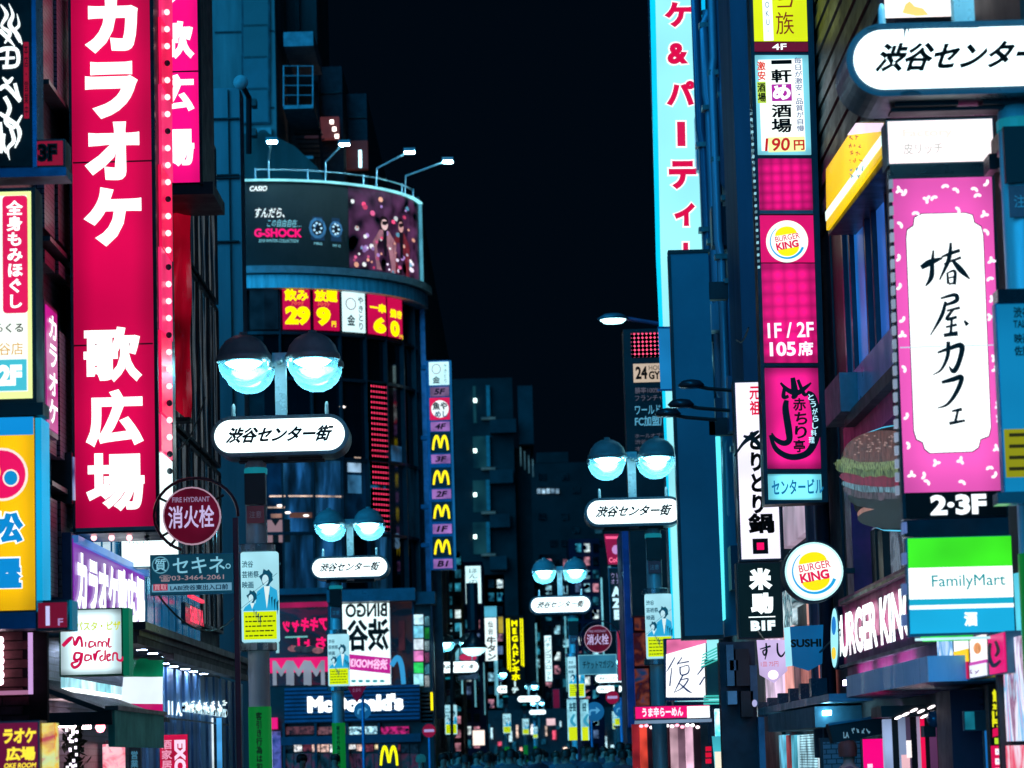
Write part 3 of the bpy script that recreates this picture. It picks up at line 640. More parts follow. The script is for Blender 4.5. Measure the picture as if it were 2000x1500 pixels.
# ---------------------------------------------------------------- far end of the street
FB = Th('apartment_block', 'dark far apartment block with four lit stair landings', 'building', P(960, 1480, 300))
FM = paint('#10171a', .9, 0, .3, .3); FM2 = paint('#1c272c', .85, 0, .3, .3)
FB.box('wall', 880, 735, 1012, 1600, FM, -14, 0); FB.box('wall', 1012, 752, 1041, 866, FM2, -14, -.5); FB.box('wall', 1012, 866, 1046, 1600, FM, -14, -3)
for k, y in enumerate((752, 850, 936, 1018)):
    FB.box('landing_opening', 924, y+2, 956 if k else 930, y+(64 if k else 74), lit('#123a40', .7, .6, .4), -.05, .03)
    FB.box('landing_pier', 950, y+2, 957, y+62, paint('#64787a', .8), .03, .5); FB.box('landing_edge', 940, y+64, 968, y+68, lit('#487078', .35, .3), .03, .7)
    FB.box('balcony', 957, y+70, 1008-(k*6), y+96, FM2, .0, 1.6)
    FB.box('landing_lamp', 925, y+27, 931, y+34, lit('#d8fff8', 4, 0), .05, .25)
for k in range(4): FB.box('vertical_tube', 1016+k*8, 868+k*8, 1018+k*8, 905+k*7, lit('#5a8a98', .45, .4), -2.9, -2.7)
FC = Th('mid_rise_building', 'dark mid rise building at the far end of the street behind the third lamp', 'building', P(1130, 1480, 340))
FC.box('wall', 1040, 900, 1240, 1600, paint('#0e1418', .9, 0, .3, .2), -14, 0); FC.box('roof_room', 1048, 880, 1110, 900, FM, -10, -2)
for i in range(8):
    for j in range(7):
        if R.random() < .22: FC.box('window', 1052+i*22, 925+j*26, 1066+i*22, 938+j*26, DGLASS if R.random() < .8 else lit('#1c4858', .6, .5, 2), 0, .15)
for k in range(5): FC.box('lit_window', 1049+k*9, 955, 1056+k*9, 964, lit('#bfe8ff', .7 if k < 3 else .3, .5, 2), .16, .3)
for k in range(9): FC.box('lit_strip', 980+k*26, 1106, 985+k*26, 1128+R.randrange(20), lit('#8fd8e8', .7, .5, 2), .1, .3)
# clutter of narrow facades on both sides of the far street, each with lit windows
def far_house(x0, x1, yt, Y, hexc, seed, side, label):
    rr = random.Random(seed); T = Th('narrow_building', label, 'building', P((x0+x1)/2, 1485, Y)); T.box('wall', x0, yt, x1, 1700, paint(hexc.replace('2', '1').replace('3', '1'), .8, 0, .3, .4), -9, 0)
    w = x1-x0; ny = max(3, int((1470-yt)/26))
    for j in range(ny):
        yy = yt+12+j*26
        for i in range(max(1, int(w/17))):
            xx = x0+4+i*17; r_ = rr.random()
            c = '#0c1a20' if r_ < .45 else rr.choice(('#2f8ea8', '#9fe0f0', '#e8ffff', '#1c5c70', '#506a90', '#c08090'))
            T.box('window', xx, yy, xx+11, yy+16, lit(c, .8, .8, 3) if r_ > .45 else DGLASS, 0, .12)
    for k in range(2):
        xx = rr.uniform(x0, x1-4); T.box('light_tube', xx, rr.uniform(yt+60, 1300), xx+rr.choice((2, 3)), rr.uniform(1310, 1400), lit('#7fd8ea', rr.uniform(.3, .9), .3), .1, .2)
far_house(868, 905, 1075, 128, '#27343c', 1, 1, 'narrow dark building just past the golden arches tower sign')
far_house(905, 950, 1095, 170, '#2b3a42', 2, 1, 'narrow dark building behind the white lantern sign')
far_house(950, 992, 1120, 300, '#1f2c34', 3, 1, 'narrow building directly left of the yellow striped sign')
far_house(1022, 1062, 1120, 320, '#1d2a32', 4, 1, 'narrow building between the yellow sign and the white tube sign')
far_house(1062, 1120, 1080, 310, '#22303a', 5, -1, 'narrow building behind the white tube sign')
far_house(1120, 1180, 1050, 200, '#2a3640', 6, -1, 'narrow building behind the farther round hydrant sign')
# dim end-of-street shopfronts at ground level
SF = Th('far_shop_row', 'bright jumble of small shopfronts low at the far end of the street', 'shopfronts', P(1050, 1500, 290))
SF.box('wall', 850, 1385, 1240, 1620, paint('#10161a', .7), -3, 0)
for k in range(54):
    x = 852+k*7.1; h = R.uniform(8, 50)
    y = R.uniform(1400, 1462); c = R.choice(('#c8f4ff', '#ffffff', '#ffb0a0', '#ff5a78', '#38a8c8', '#08141c', '#08141c', '#104860', '#ffd8c0', '#0c3848'))
    SF.box('shop_light', x, y, x+R.uniform(3, 8), y+h*.6, lit(c, R.uniform(.8, 1.8), .5, 4), 0, R.uniform(.05, .6))
# ---------------------------------------------------------------- right row of buildings
R1 = Th('pipe_covered_building', 'dark blue building with many vertical pipes and ducts, right side', 'building', (6, 48, 0))
lo(R1, XR, 10, 37.5, 60, 0, 20, 'wall', paint('#2c4258', .7, 0, .35, .8, 1)); lo(R1, XR-.35, XR, 41, 43.2, 3.8, 20, 'pier', paint('#3c5674', .6, 0, .3, .8, 1))
pipeM = [paint(c, .4, .35, .3, 1.5, 1) for c in ('#86a8c4', '#4a6a88', '#9ab4cc', '#2a3c50')]
zt_ = 12.8
for k in range(11):
    y = 43.9+k*1.05; X = XR-.12-.06*(k % 3); r_ = R.choice((.05, .09, .13, .07))
    zs = [3.2+R.uniform(0, 2)]
    while zs[-1] < zt_: zs.append(zs[-1]+R.uniform(1.2, 3))
    pts = []; off = 0
    for i, z in enumerate(zs):
        pts.append((X+off, y+off, z)); off2 = R.choice((0, 0, -.04, .1)); pts.append((X+off2, y+off2, z+.25)) if off2 != off else None; off = off2
    MB().tube([Vector(p)-R1.O for p in pts], r_, 8).build('pipe', pipeM[k % 4], R1, smooth=True)
    for z in zs[1:]: lo(R1, X-r_*1.5, XR, y-r_*1.4, y+r_*1.4, z-.04, z+.04, 'bracket', STEEL)
for k in range(12):
    y = 43.6+R.uniform(0, 11); z = R.uniform(4, 12); w = R.uniform(.3, .7); lo(R1, XR-.33, XR, y, y+w, z, z+R.uniform(.4, 1.0), 'vent_box', pipeM[k % 4])
lo(R1, XR-.25, XR, 56.5, 58.5, 5, 16, 'duct', paint('#203448', .4, .3)); 
R2 = Th('burger_shop_building', 'dark building with blue lit windows above the burger shop, right side', 'building', (7, 30, 0))
lo(R2, XR, 11, 20, 37.5, 0, 19, 'wall', paint('#12181f', .6, 0, .3, .8))
def rs(T, xa, yt, yb, xb, name, mat, d=.06, X=XR, db=0.0):
    """box on the right facade plane, heights read at column xa"""
    Ya, Yb = yx(xa, X-d, (yt+yb)/2), yx(xb, X-d, (yt+yb)/2); z1, z0 = P(xa, yt, Ya).z, P(xa, yb, Ya).z
    return lo(T, X-d, X+db, min(Ya, Yb), max(Ya, Yb), z0, z1, name, mat)
for x0, x1, c in ((1650, 1661, '#0c3a60'), (1664, 1691, '#1c6ac0'), (1696, 1703, '#080c14'), (1706, 1734, '#2a64c0'), (1738, 1748, '#0a0e16')):
    rs(R2, x0, 380, 800, x1, 'window_strip', lit(c, .8, .35, 1.3), .05)
for x in (1646, 1660, 1691, 1705, 1734): rs(R2, x, 330, 800, x+2.5, 'mullion', paint('#28384c', .4, .3), .1)
rs(R2, 1654, 742, 808, 1762, 'spandrel', paint('#7cc0f0', .35, .2, .2, 1.5), .12)
rs(R2, 1650, 812, 835, 1768, 'ledge', paint('#2a3038', .5), .2); rs(R2, 1648, 838, 900, 1768, 'magenta_band', paint('#e02870', .5, 0, .2), .1)
rs(R2, 1652, 900, 1190, 1664, 'magenta_pier', paint('#7a2060', .4), .25); rs(R2, 1664, 1035, 1165, 1700, 'window', streaks(('#0e3a50', '#154c68', '#2a1420'), 2, .6, .4), .06)
for x0 in (1702, 1716): rs(R2, x0, 1038, 1150, x0+9, 'mullion', BLACK, .12)
rs(R2, 1700, 1036, 1165, 1770, 'window', streaks(('#141820', '#3c2030', '#8a98a8', '#1c2c3c'), 2, 2, .4, seed=4), .05)
rs(R2, 1606, 500, 1400, 1640, 'pipe_recess', paint('#10202c', .6), .02)
for k in range(4):
    y = yx(1612+k*9, XR); MB().tube([Vector((XR-.12, y, 1.5))-R2.O, Vector((XR-.12, y, 12))-R2.O], .05+.03*(k % 2), 8).build('pipe', pipeM[k % 4], R2, smooth=True)
rs(R2, 1612, 762, 835, 1642, 'meter_box', paint('#6c7480', .5, .2), .3)
for k in range(34):
    z = 7.4+k*.15; lo(R2, XR-.05-.02*(k % 2), XR, 26.5, 37.4, z, z+.125, 'siding_board', paint(('#2c3a3c', '#3a4a4a', '#243032')[k % 3], .5, .2, .3, 2))
# slanting siding boards of the nearest building on the far right
R3 = Th('boarded_building', 'nearest right building clad in dark slanting metal boards', 'building', (6, 17, 0))
lo(R3, 4.15, 9, 12, 20, 0, 16, 'wall', paint('#1a2024', .7))
bm_ = [paint(c, .45, .2, .3, 3) for c in ('#3a4248', '#4c545a', '#2f363c')]
for k in range(46):
    z = 3.2+k*.16; m = MB(); vs = [(4.15, 20, z+.5), (4.15, 12, z-1.3), (4.15, 12, z-1.165), (4.15, 20, z+.635), (4.09, 20, z+.5), (4.09, 12, z-1.3), (4.12, 12, z-1.165), (4.12, 20, z+.635)]
    m.add([Vector(v)-R3.O for v in vs], [(4, 5, 6, 7), (0, 3, 2, 1), (0, 1, 5, 4), (3, 7, 6, 2), (0, 4, 7, 3), (1, 2, 6, 5)]); m.build('siding_board', bm_[k % 3], R3)
# ================================================================ STREET LAMPS
LAMPW = lit('#e4fbff', 2.2, .05, 1)
def lamp_post(cx, cy, Y, side, label, near=False, full=True, banner=True, green=True, proto=None):
    c = P(cx, cy, Y)
    T = Th('street_lamp', label, 'street lamp', (c.x+side*.31, c.y+.3, c.z-5.5), 0, 'lamp posts with oval street name signs')
    if proto is not None:
        for ch in list(proto.e.children): copy_tree(ch, T.e)
        return T
    x = -side*.31; z = 5.5; k = .0059; yf = -.3
    teal = paint('#5d7076', .35, .4, .25, 3)
    m = MB().prism(rrect(x-.8, z-.235, x+.8, z+.235, .234, 10), -.65-yf-.0, -yf); m.build('sign_case', teal, T)
    f = MB().prism(rrect(x-.755, z-.19, x+.755, z+.19, .189, 10), -yf, -yf+.012); f.build('sign_face', LAMPW, T)
    m = MB(); ltext(m, '渋谷センター街', x-.64, z-.085, x+.64, z+.105, -yf+.016, bold=.042, shear=.42); m.build('lettering', lit('#061c24', .25, 0), T)
    m = MB()
    for q in (-.28, .28): m.box(x+q-.2, x+q+.2, -.12, .12, z-.262, z-.236)
    m.box(x-.5, x+.5, -.06, .1, z-.285, z-.262); m.build('sign_bracket', DARK, T)
    m = MB().box(x-.065, x+.065, -.03, .1, z+.235, z+.86); m.tube([(x-.38, .04, z+.9), (x+.38, .04, z+.9)], .05, 8); m.tube([(x, -.36, z+.9), (x, .38, z+.9)], .045, 8)
    m.box(x-.09, x+.09, -.06, .14, z+.84, z+1.0); m.build('stem', paint('#b8c4c6', .3, .3, .2), T)
    for q in (-.545, .545): MB().lathe([(0, 0), (.025, 0), (.022, .13), (.012, .16), (0, .165)], (x+q, -.15, z+.235), 8).build('finial', paint('#c8d2d4', .4), T)
    dome = MB().lathe([(.315, -.02), (.325, 0), (.318, .05), (.30, .06), (.27, .15), (.2, .235), (.11, .285), (.05, .30), (.045, .33), (0, .335)], n=28).mesh('dome', paint('#8a979a', .38, .15, .2, 4), True)
    glb = MB().lathe([(.305, 0), (.29, -.1), (.245, -.19), (.17, -.26), (.08, -.295), (0, -.3)], n=28).mesh('globe', clear(), True)
    blb = MB().lathe([(0, .0), (.2, -.01), (.22, -.03), (.17, -.07), (.1, -.1), (.05, -.125), (0, -.13)], n=16).mesh('bulb', lit('#d4f7ff', 26, 0), True)
    ref = MB().lathe([(.06, -.03), (.2, -.035), (.29, -.01)], n=24).mesh('reflector', paint('#bfe0e8', .2, .6, .1), True)
    for qy in (-.36, .36):
        for q in (-.4, .4):
            d = link(dome, 'lamp_head', T, (x+q, qy+.04, z+.885)); link(glb, 'globe', d); link(blb, 'bulb', d); link(ref, 'reflector', d)
    MB().lathe([(.125, 0), (.125, 5.2), (.1, 5.24)], n=20).build('pole', POLE, T, smooth=True)
    MB().lathe([(.2, 0), (.2, .3), (.14, .4), (.13, .45)], n=20).build('base', POLE, T, smooth=True)
    MB().box(-.12, .12, -.165, -.11, 4.72, 5.08).build('speaker_panel', BLACK, T)
    MB().lathe([(.135, 5.08), (.137, 5.14), (.09, 5.2)], n=18).build('collar', lit('#1fb8d0', .35, .2), T)
    m = MB().box(-.1, .1, -.14, -.125, 4.5, 4.7).build('sticker', paint('#c06068', .6), T)
    mm = MB(); ltext(mm, '注意', -.07, 4.56, .07, 4.64, .142); mm.build('lettering', paint('#e8d0d0', .6), m)
    if banner:
        bx = .04
        hs = MB().prism(rrect(bx-.215, 3.12, bx+.215, 4.16, .02, 2), .06, .2).build('banner', lit('#b0f0ff', .85, .15, 2), T)  # no lamp inside; a low glow stands for light on the poster
        for zz_ in (3.02, 4.16): MB().lathe([(.2, zz_), (.215, zz_+.01), (.215, zz_+.09), (.2, zz_+.1)], n=20).build('banner_collar', paint('#8fa6ae', .25, .7, .1), T)
        MB().box(bx-.19, bx+.19, -.206, -.2, 3.15, 3.47).build('yellow_notice', lit('#d8f000', .9, .08), hs)
        mm = MB()
        for r_ in range(5):
            a = bx-.17
            while a < bx+.15: w = R.uniform(.02, .06); mm.box(a, a+w, -.21, -.207, 3.185+r_*.055, 3.2+r_*.055); a += w+.012
        mm.build('small_print', paint('#8a9a10', .6), hs, kind='stuff')
        ink, ink2 = lit('#0a5a78', .6, 0), lit('#28a8d8', .9, 0)
        for i, row in enumerate(('渋谷', '芸術祭', '映画')):
            mm = MB(); ltext(mm, row, bx-.2, 3.98-i*.12, bx-.2+.065*len(row), 4.06-i*.12, .207, bold=.02); mm.build('lettering', ink, hs)
        def fig(fx, fz, s):
            MB().tube([(fx-.2*s, -.208, fz-.3*s), (fx+.13*s, -.208, fz-.05*s)], .002, 4).build('printed_line', ink, hs)
            for j in range(4): MB().prism([(fx+(.02+.03*j)*s, fz-.3*s-.03*j), (fx+(.035+.035*j)*s, fz-.3*s-.02*j), (fx+(.03+.03*j)*s, fz-.42*s-.04*j)], .2066, .2072).build('printed_fold', ink, hs)
            a = MB().prism([(fx-.03*s, fz-.2*s), (fx-.11*s, fz-.26*s), (fx-.14*s, 3.48), (fx+.14*s, 3.48), (fx+.12*s, fz-.25*s), (fx+.03*s, fz-.19*s)], .205, .2065).build('printed_figure', ink2, hs)
            b = MB().prism([(fx+.07*s*math.cos(t*.5)*(1+.25*math.sin(t*2.3)), fz-.1*s+.095*s*math.sin(t*.5)*(1+.18*math.cos(t*3.1))) for t in range(13)], .2067, .2072).build('printed_head', ink, hs)
            MB().prism([(fx+.038*s*math.cos(t*.5)-.012, fz-.125*s+.06*s*math.sin(t*.5)) for t in range(13)], .2074, .208).build('printed_face', lit('#c8f4ff', .8, 0), hs)
            MB().prism([(fx-.03*s, fz-.2*s), (fx, 3.5), (fx+.04*s, fz-.2*s)], .2068, .2074).build('printed_shirt', lit('#e8ffff', .8, 0), hs)
        fig(bx+.08, 3.96, 1.0); fig(bx-.09, 3.72, .75)
    if not green: return T
    MB().lathe([(.134, 1.3), (.134, 2.38)], n=20).build('green_notice', lit('#12a848', .34, .1), T, smooth=True)
    mm = MB(); ltext(mm, '客引き行為は犯罪です', -.035, 1.35, .035, 2.32, .137, vertical=True, bold=.03); mm.build('lettering', BLACK, T)
    return T
LA = lamp_post(546, 850, 34, -1, 'twin globe street lamp with oval sign in front of the curved corner building')
LB = lamp_post(683, 1108, 59.7, -1, 'smaller street lamp and oval sign in front of the white mirrored window banner', proto=LA)
LC = lamp_post(1238, 999, 47.7, 1, 'street lamp with oval sign beside the tall pale blue vertical sign', green=False)
LD = lamp_post(1095, 1181, 75.8, 1, 'street lamp with oval sign above the white tube sign in mid street', proto=LC)
lamp_post(893, 1303, 106, -1, 'small oval street sign and lamp just past the golden arches tower', proto=LA)
lamp_post(998, 1346, 162, -1, 'distant small oval lamp sign overlapping the foot of the yellow striped sign', proto=LA)
lamp_post(1033, 1365, 201, -1, 'more distant oval lamp sign right of the yellow striped sign', proto=LA)
lamp_post(1050, 1391, 276, -1, 'tiniest and farthest oval lamp sign low in mid street', proto=LA)
lamp_post(1192, 1325, 150, 1, 'distant oval lamp sign under the hydrant plate, upper of two', proto=LC)
lamp_post(1190, 1346, 178, 1, 'distant oval lamp sign under the hydrant plate, lower of two', proto=LC)
LN = lamp_post(1901, 112, 18.2, 1, 'nearest huge oval street sign cut by the top right corner', banner=False)
LN.uv = (lambda px, py, T=LN: (lambda q: (q.x-T.O.x, q.z-T.O.z))(P(px, py, 18.2)))
LN.brush([[(1768, 56, 5), (1766, 64, 4), (1767, 78, 1)], [(1773, 55, 4), (1775, 70, 1)], [(1692, 58, 3), (1712, 55, 2)], [(1758, 184, 3), (1780, 179, 5), (1798, 184, 2)], [(1850, 55, 3), (1910, 55, 2)]], paint('#34545c', .9), d=.32, name='rust_mark')
# tall banner on the nearest post
NB = sign('pole_banner', 'tall blue and yellow banner on the nearest lamp post at the right edge', 1952, 590, 2040, 962, 18.1, th=.12, case=paint('#2c7a98', .4), face=lit('#1494cc', .7, .2), cat='banner')
NB.box('yellow_notice', 1962, 838, 2036, 932, lit('#9a9a08', .8, .1), .013, .016)
NB.text('渋谷', 1978, 600, 2012, 622, lit('#04283c', .4, 0), d=.02, bold=.03); NB.text('TALK', 1978, 626, 2012, 641, lit('#04283c', .4, 0), d=.02, bold=.03); NB.text('映画', 1980, 652, 2012, 672, lit('#04283c', .4, 0), d=.02, bold=.03); NB.text('佐藤', 1980, 676, 2012, 696, lit('#04283c', .4, 0), d=.02, bold=.03)
for k in range(4): NB.box('small_print', 1970, 846+k*22, 2030, 853+k*22, lit('#3a3a04', .4, 0), .016, .018)
NB.box('banner_collar', 1946, 962, 2040, 984, paint('#7a8a90', .25, .7), -.14, .05); NB.box('banner_collar', 1946, 566, 2040, 590, paint('#1e2a30', .3, .6), -.14, .05)
# ================================================================ SIGNS, LEFT ROW
MAG = lit('#dc0450', 1.08, .2, .7, edge=.38, band=.1); WHT = lit('#f2ffff', 1.35, .03); MAG2 = lit('#ff0a84', 1.1, .12, .7, edge=.2)
BLK = lit('#030608', .3, 0); FRM = paint('#5c7684', .35, .4)
# S1 black flame sign
S = sign('flame_lettering_sign', 'black sign with white flame shaped brush lettering at the top left corner', -20, -60, 64, 328, 22, th=.35, case=paint('#0c3c5c', .35, .3), face=paint('#04070a', .5))
fl = [[(2, 10, 2), (14, 30, 8), (4, 52, 5), (20, 66, 8), (10, 86, 3)], [(18, 8, 1), (26, 30, 6), (20, 50, 9), (36, 70, 7), (44, 88, 2)], [(34, 28, 1), (38, 50, 5), (30, 62, 6), (40, 84, 4)], [(0, 60, 8), (16, 76, 7), (30, 92, 2)],
      [(0, 100, 9), (14, 96, 8), (34, 100, 8), (34, 128, 7), (6, 132, 8)], [(16, 100, 6), (14, 130, 6)], [(0, 116, 5), (30, 114, 5)], [(6, 152, 3), (16, 162, 8), (26, 152, 4)], [(0, 176, 7), (14, 170, 9), (40, 200, 6)], [(30, 164, 7), (36, 186, 6), (42, 196, 3)],
      [(10, 190, 8), (20, 212, 8), (12, 238, 8), (28, 250, 7), (44, 226, 3)], [(0, 222, 6), (20, 236, 9), (36, 250, 7), (38, 278, 3)], [(22, 252, 7), (28, 276, 8), (16, 292, 6), (20, 314, 1)], [(8, 262, 8), (6, 282, 9), (14, 300, 4)], [(32, 240, 5), (40, 262, 7), (30, 290, 3)], [(0, 240, 9), (4, 270, 6), (2, 300, 8)]]
S.brush(fl, WHT, d=.02); S.box('red_strip', 47, 83, 57, 232, lit('#a80c30', .7, .2), .013, .016)
S.text('本店・営業中', 48, 86, 56, 229, BLK, d=.018, vertical=True, bold=.01)
S.box('lower_rail', -20, 329, 130, 346, paint('#1a6aa0', .35, .3, .3, 3), -.3, .02); S.box('side_tube', 64, -60, 72, 328, paint('#1f80c0', .3, .3), -.3, .03)
# 3F box
S = sign('floor_plate', 'small dark red box marked 3F beside the flame sign', 65, 272, 127, 327, 22, th=.3, case=paint('#0d2430', .4), face=lit('#b00c38', .55, .2), border=4)
S.text('3F', 74, 281, 113, 317, BLK, d=.02, bold=.09)
# massage sign
S = sign('massage_sign', 'pale yellow sign with pink panel of white vertical lettering, second from top at left', -30, 366, 70, 786, 22, th=.35, case=paint('#10161a', .4), face=lit('#eaf8a0', 1.1, .1), border=8)
S.box('white_field', -30, 382, 54, 765, lit('#f4fff4', 1.1, .08), .013, .016); S.box('pink_panel', 6, 383, 55, 612, lit('#e8185c', .95, .1), .017, .021, rad=8)
S.text('全身もみほぐし', 15, 392, 45, 604, WHT, d=.024, vertical=True, bold=.035); S.text('くる', 12, 632, 46, 650, lit('#101c18', .4, 0), d=.02, bold=.02); S.text('ら', -10, 632, 6, 650, lit('#101c18', .4, 0), d=.02)
S.text('谷店', -2, 670, 46, 694, lit('#e0a020', .9, 0), d=.02); S.box('floor_panel', -20, 703, 53, 764, lit('#48c4d8', .95, .05), .017, .02); S.text('2F', -4, 713, 44, 754, WHT, d=.024, bold=.07)
S.box('lower_rail', -30, 787, 84, 812, paint('#0f1a22', .4), -.3, .0)
# small purple karaoke sign behind
S = Th('purple_side_sign', 'narrow purple karaoke sign seen edgewise behind the massage sign', 'sign', (XL+.06, 29.3, P(80, 835, 29.3).z), 90)
S.sbox('case', 66, 585, 842, 93, paint('#6a4a90', .4), 0, .1); S.sbox('face', 68, 595, 832, 91, lit('#c01890', .8, .2), .1, .11)
S.text('カラオケ', 72, 600, 88, 830, WHT, d=.12, vertical=True, bold=.03, r=S.srect(71, 606, 826, 89))
# beef bowl sign
S = sign('yellow_restaurant_sign', 'yellow sign with pink ring emblem and blue characters at the left edge', -60, 815, 70, 1194, 22, th=.4, case=paint('#0a2c44', .4), face=lit('#ffc400', 1.12, .22, .8, edge=.3), border=2)
S.box('blue_band', -60, 816, 66, 851, lit('#1090dc', .95, .08), .013, .016); S.box('side_tube', 70, 815, 82, 1194, lit('#10b4f0', .8, .15), -.38, .0)
for r_, c, dd in ((52, '#ffe8e0', .016), (47, '#e81060', .018)): S.disc(5, 927, r_*.97, r_, lit(c, 1, .05), d=dd, t=.003)
S.disc(-12, 922, 14, 17, lit('#ffe860', 1, 0), d=.022); S.disc(22, 934, 16, 17, lit('#ffe8e0', 1, 0), d=.021); S.disc(22, 934, 13, 14, lit('#1088c8', 1, 0), d=.025)
for tx, x0, y0, x1, y1 in (('松', -26, 998, 50, 1064), ('屋', -26, 1088, 46, 1156)):
    S.text(tx, x0, y0, x1, y1, lit('#ffffff', 1.1, 0), d=.018, bold=.105); S.text(tx, x0+3, y0+3, x1-3, y1-3, lit('#0c84c8', 1, 0), d=.021, bold=.055)
S.box('lower_rail', -60, 1196, 72, 1229, paint('#1c5c94', .35, .3, .3, 2), -.35, .0)
S = sign('floor_plate', 'dark red box with a white 1F beneath the yellow restaurant sign', 70, 1172, 136, 1231, 22, th=.3, case=paint('#061c26', .4), face=lit('#8c0c34', .6, .2), border=5)
S.text('1', 90, 1184, 98, 1222, lit('#c8c8f8', .9, 0), d=.02, bold=.03); S.text('F', 114, 1208, 124, 1222, lit('#b090c8', .8, 0), d=.02, bold=.02)
S.box('side', 131, 1172, 141, 1230, lit('#1088b0', .5, .2), -.28, .0)
# neon framed brick panel
S = Th('neon_framed_panel', 'brick panel with pink bulbs and a pale neon frame, low at the left edge', 'panel', P(20, 1360, 24))
brk = MB().box(-.105, .105, -.03, 0, -.033, .033).mesh('brick', paint('#4e1c26', .8, 0, .35, 8)); r = S.rect(-60, 1232, 92, 1415)
S.lbox('backing', r, paint('#1a0c10', .9), -.1, 0)
nv = int((r[3]-r[1])/.075); nu = int((r[2]-r[0])/.22)
for j in range(nv):
    for i in range(nu): link(brk, 'brick', S, (r[0]+.11+i*.22+(.0 if j % 2 else .05), 0, r[1]+.037+j*.075))
S.box('frame', 58, 1236, 66, 1356, lit('#d8a8e8', .9, .15), .04, .08); S.box('frame', -60, 1350, 58, 1358, lit('#c080a8', .7, .3), .04, .08)
bb_ = MB().lathe([(0, .03), (.02, .02), (.024, 0), (.02, -.02), (0, -.03)], n=10).mesh('bulb', lit('#ffd8e4', 5, 0), True)
for k in range(7): u, v = S.uv(5 + (k % 2), 1251+k*13.5); link(bb_, 'bulb', S, (u, -.09, v))
S = sign('karaoke_notice', 'dark red sign with yellow katakana near the bottom left corner', -30, 1408, 78, 1560, 20, th=.3, case=paint('#6a5a60', .4, .3), face=lit('#70083a', .75, .2), border=4)
S.text('ラオケ', 6, 1422, 72, 1452, lit('#ffe440', 1, 0), d=.02, bold=.05, shear=.1); S.text('広場', 12, 1458, 70, 1486, lit('#ffe440', 1, 0), d=.02, bold=.05); S.text('OKE ROOM', 8, 1490, 72, 1500, lit('#ffe440', 1, 0), d=.02, bold=.03, shear=.2)
S.box('side_panel', 80, 1412, 104, 1560, streaks(('#c83a20', '#ffd040', '#d8e890', '#e04060'), 5, 9, .8, seed=3), -.25, -.05)
# karaoke tower sign (its cartoon emblem is left out)
S = sign('karaoke_tower_sign', 'huge crimson vertical sign with white karaoke lettering, upper left', 138, -90, 304, 1034, 30, th=1.15, case=paint('#2a3a42', .35, .4), face=MAG, border=5)
for ch, x0, y0, x1, y1 in (('カ', 163, -12, 273, 108), ('ラ', 164, 118, 273, 236), ('オ', 163, 236, 276, 356), ('ケ', 161, 363, 280, 485), ('歌', 161, 636, 281, 750), ('広', 165, 758, 284, 876), ('場', 166, 882, 286, 1002)):
    S.text(ch, x0+3, y0+3, x1-3, y1-3, WHT, d=.03, bold=.04 if ch in '歌場' else (.05 if ch == '広' else .062))
for y in (315, 672): S.box('panel_joint', 143, y, 299, y+3, paint('#7a0430', .5), .012, .016)
S.box('edge_trim', 299, -90, 306, 1034, paint('#11242c', .35, .4), 0, .05); S.box('edge_trim', 138, -90, 143, 1034, paint('#3c5a60', .35, .4), 0, .03)
S.box('lower_edge', 138, 1030, 304, 1037, paint('#5a8a98', .4, .4), 0, .03)
# its lit flank with bulbs
K = Th('bulb_lined_side_sign', 'narrow red side panel lined with round bulbs along the karaoke tower sign', 'sign', (P(306, 900, 30).x+.02, 30.0, P(306, 1050, 30).z), 90)
seg = [(-60, 30), (33, 160), (164, 318), (321, 478), (482, 640), (644, 803), (808, 880)]
for k, (a, b) in enumerate(seg): K.sbox('lit_panel', 309, a, b, 331, lit('#ff1456' if k % 2 else '#ff2c70', .95, .2, 1.5), 0, .03)
K.sbox('white_panel', 310, 884, 1045, 332, lit('#e8ffff', 1.3, .1), 0, .03)
K.sbox('trim', 331.5, -60, 1045, 333, paint('#142830', .4, .4), -.1, .0)
on = lit('#ffb0b8', 2.2, 0); off_ = paint('#28404a', .3)
bm1 = MB().lathe([(0, .035), (.024, .024), (.033, 0), (.024, -.024), (0, -.035)], n=10, axis='z')
me1, me2 = bm1.mesh('bulb', on, True), bm1.mesh('bulb', off_, True)
for k in range(28): u, v = K.uv(315+k*.2, 24+k*33.2); link(me2 if k % 4 == 3 or k > 25 else me1, 'bulb', K, (u, -.06, v))
for k in range(4): u, v = S.uv(175+k*35, 1046); o = link(me1 if k < 3 else me2, 'bulb', S, (u, .3, v)); 
# second karaoke sign behind
S = sign('second_karaoke_sign', 'pink karaoke sign half hidden behind the bulb lined edge', 300, -60, 392, 360, 37, th=1.6, case=paint('#4a0a24', .5), face=MAG2, border=4)
for ch, y0 in (('ケ', -68), ('歌', 42), ('広', 146), ('場', 252)): S.text(ch, 304, y0, 380, y0+(74 if y0 > 0 else 78), WHT, d=.03, bold=.045)
S.box('lower_case', 296, 356, 416, 380, paint('#3c0c20', .5), -1.5, .0); S.box('panel_joint', 304, 139, 388, 142, paint('#b00458', .5), .012, .016)
S.box('frame', 388, -60, 394, 360, paint('#3c0818', .5), 0, .05)
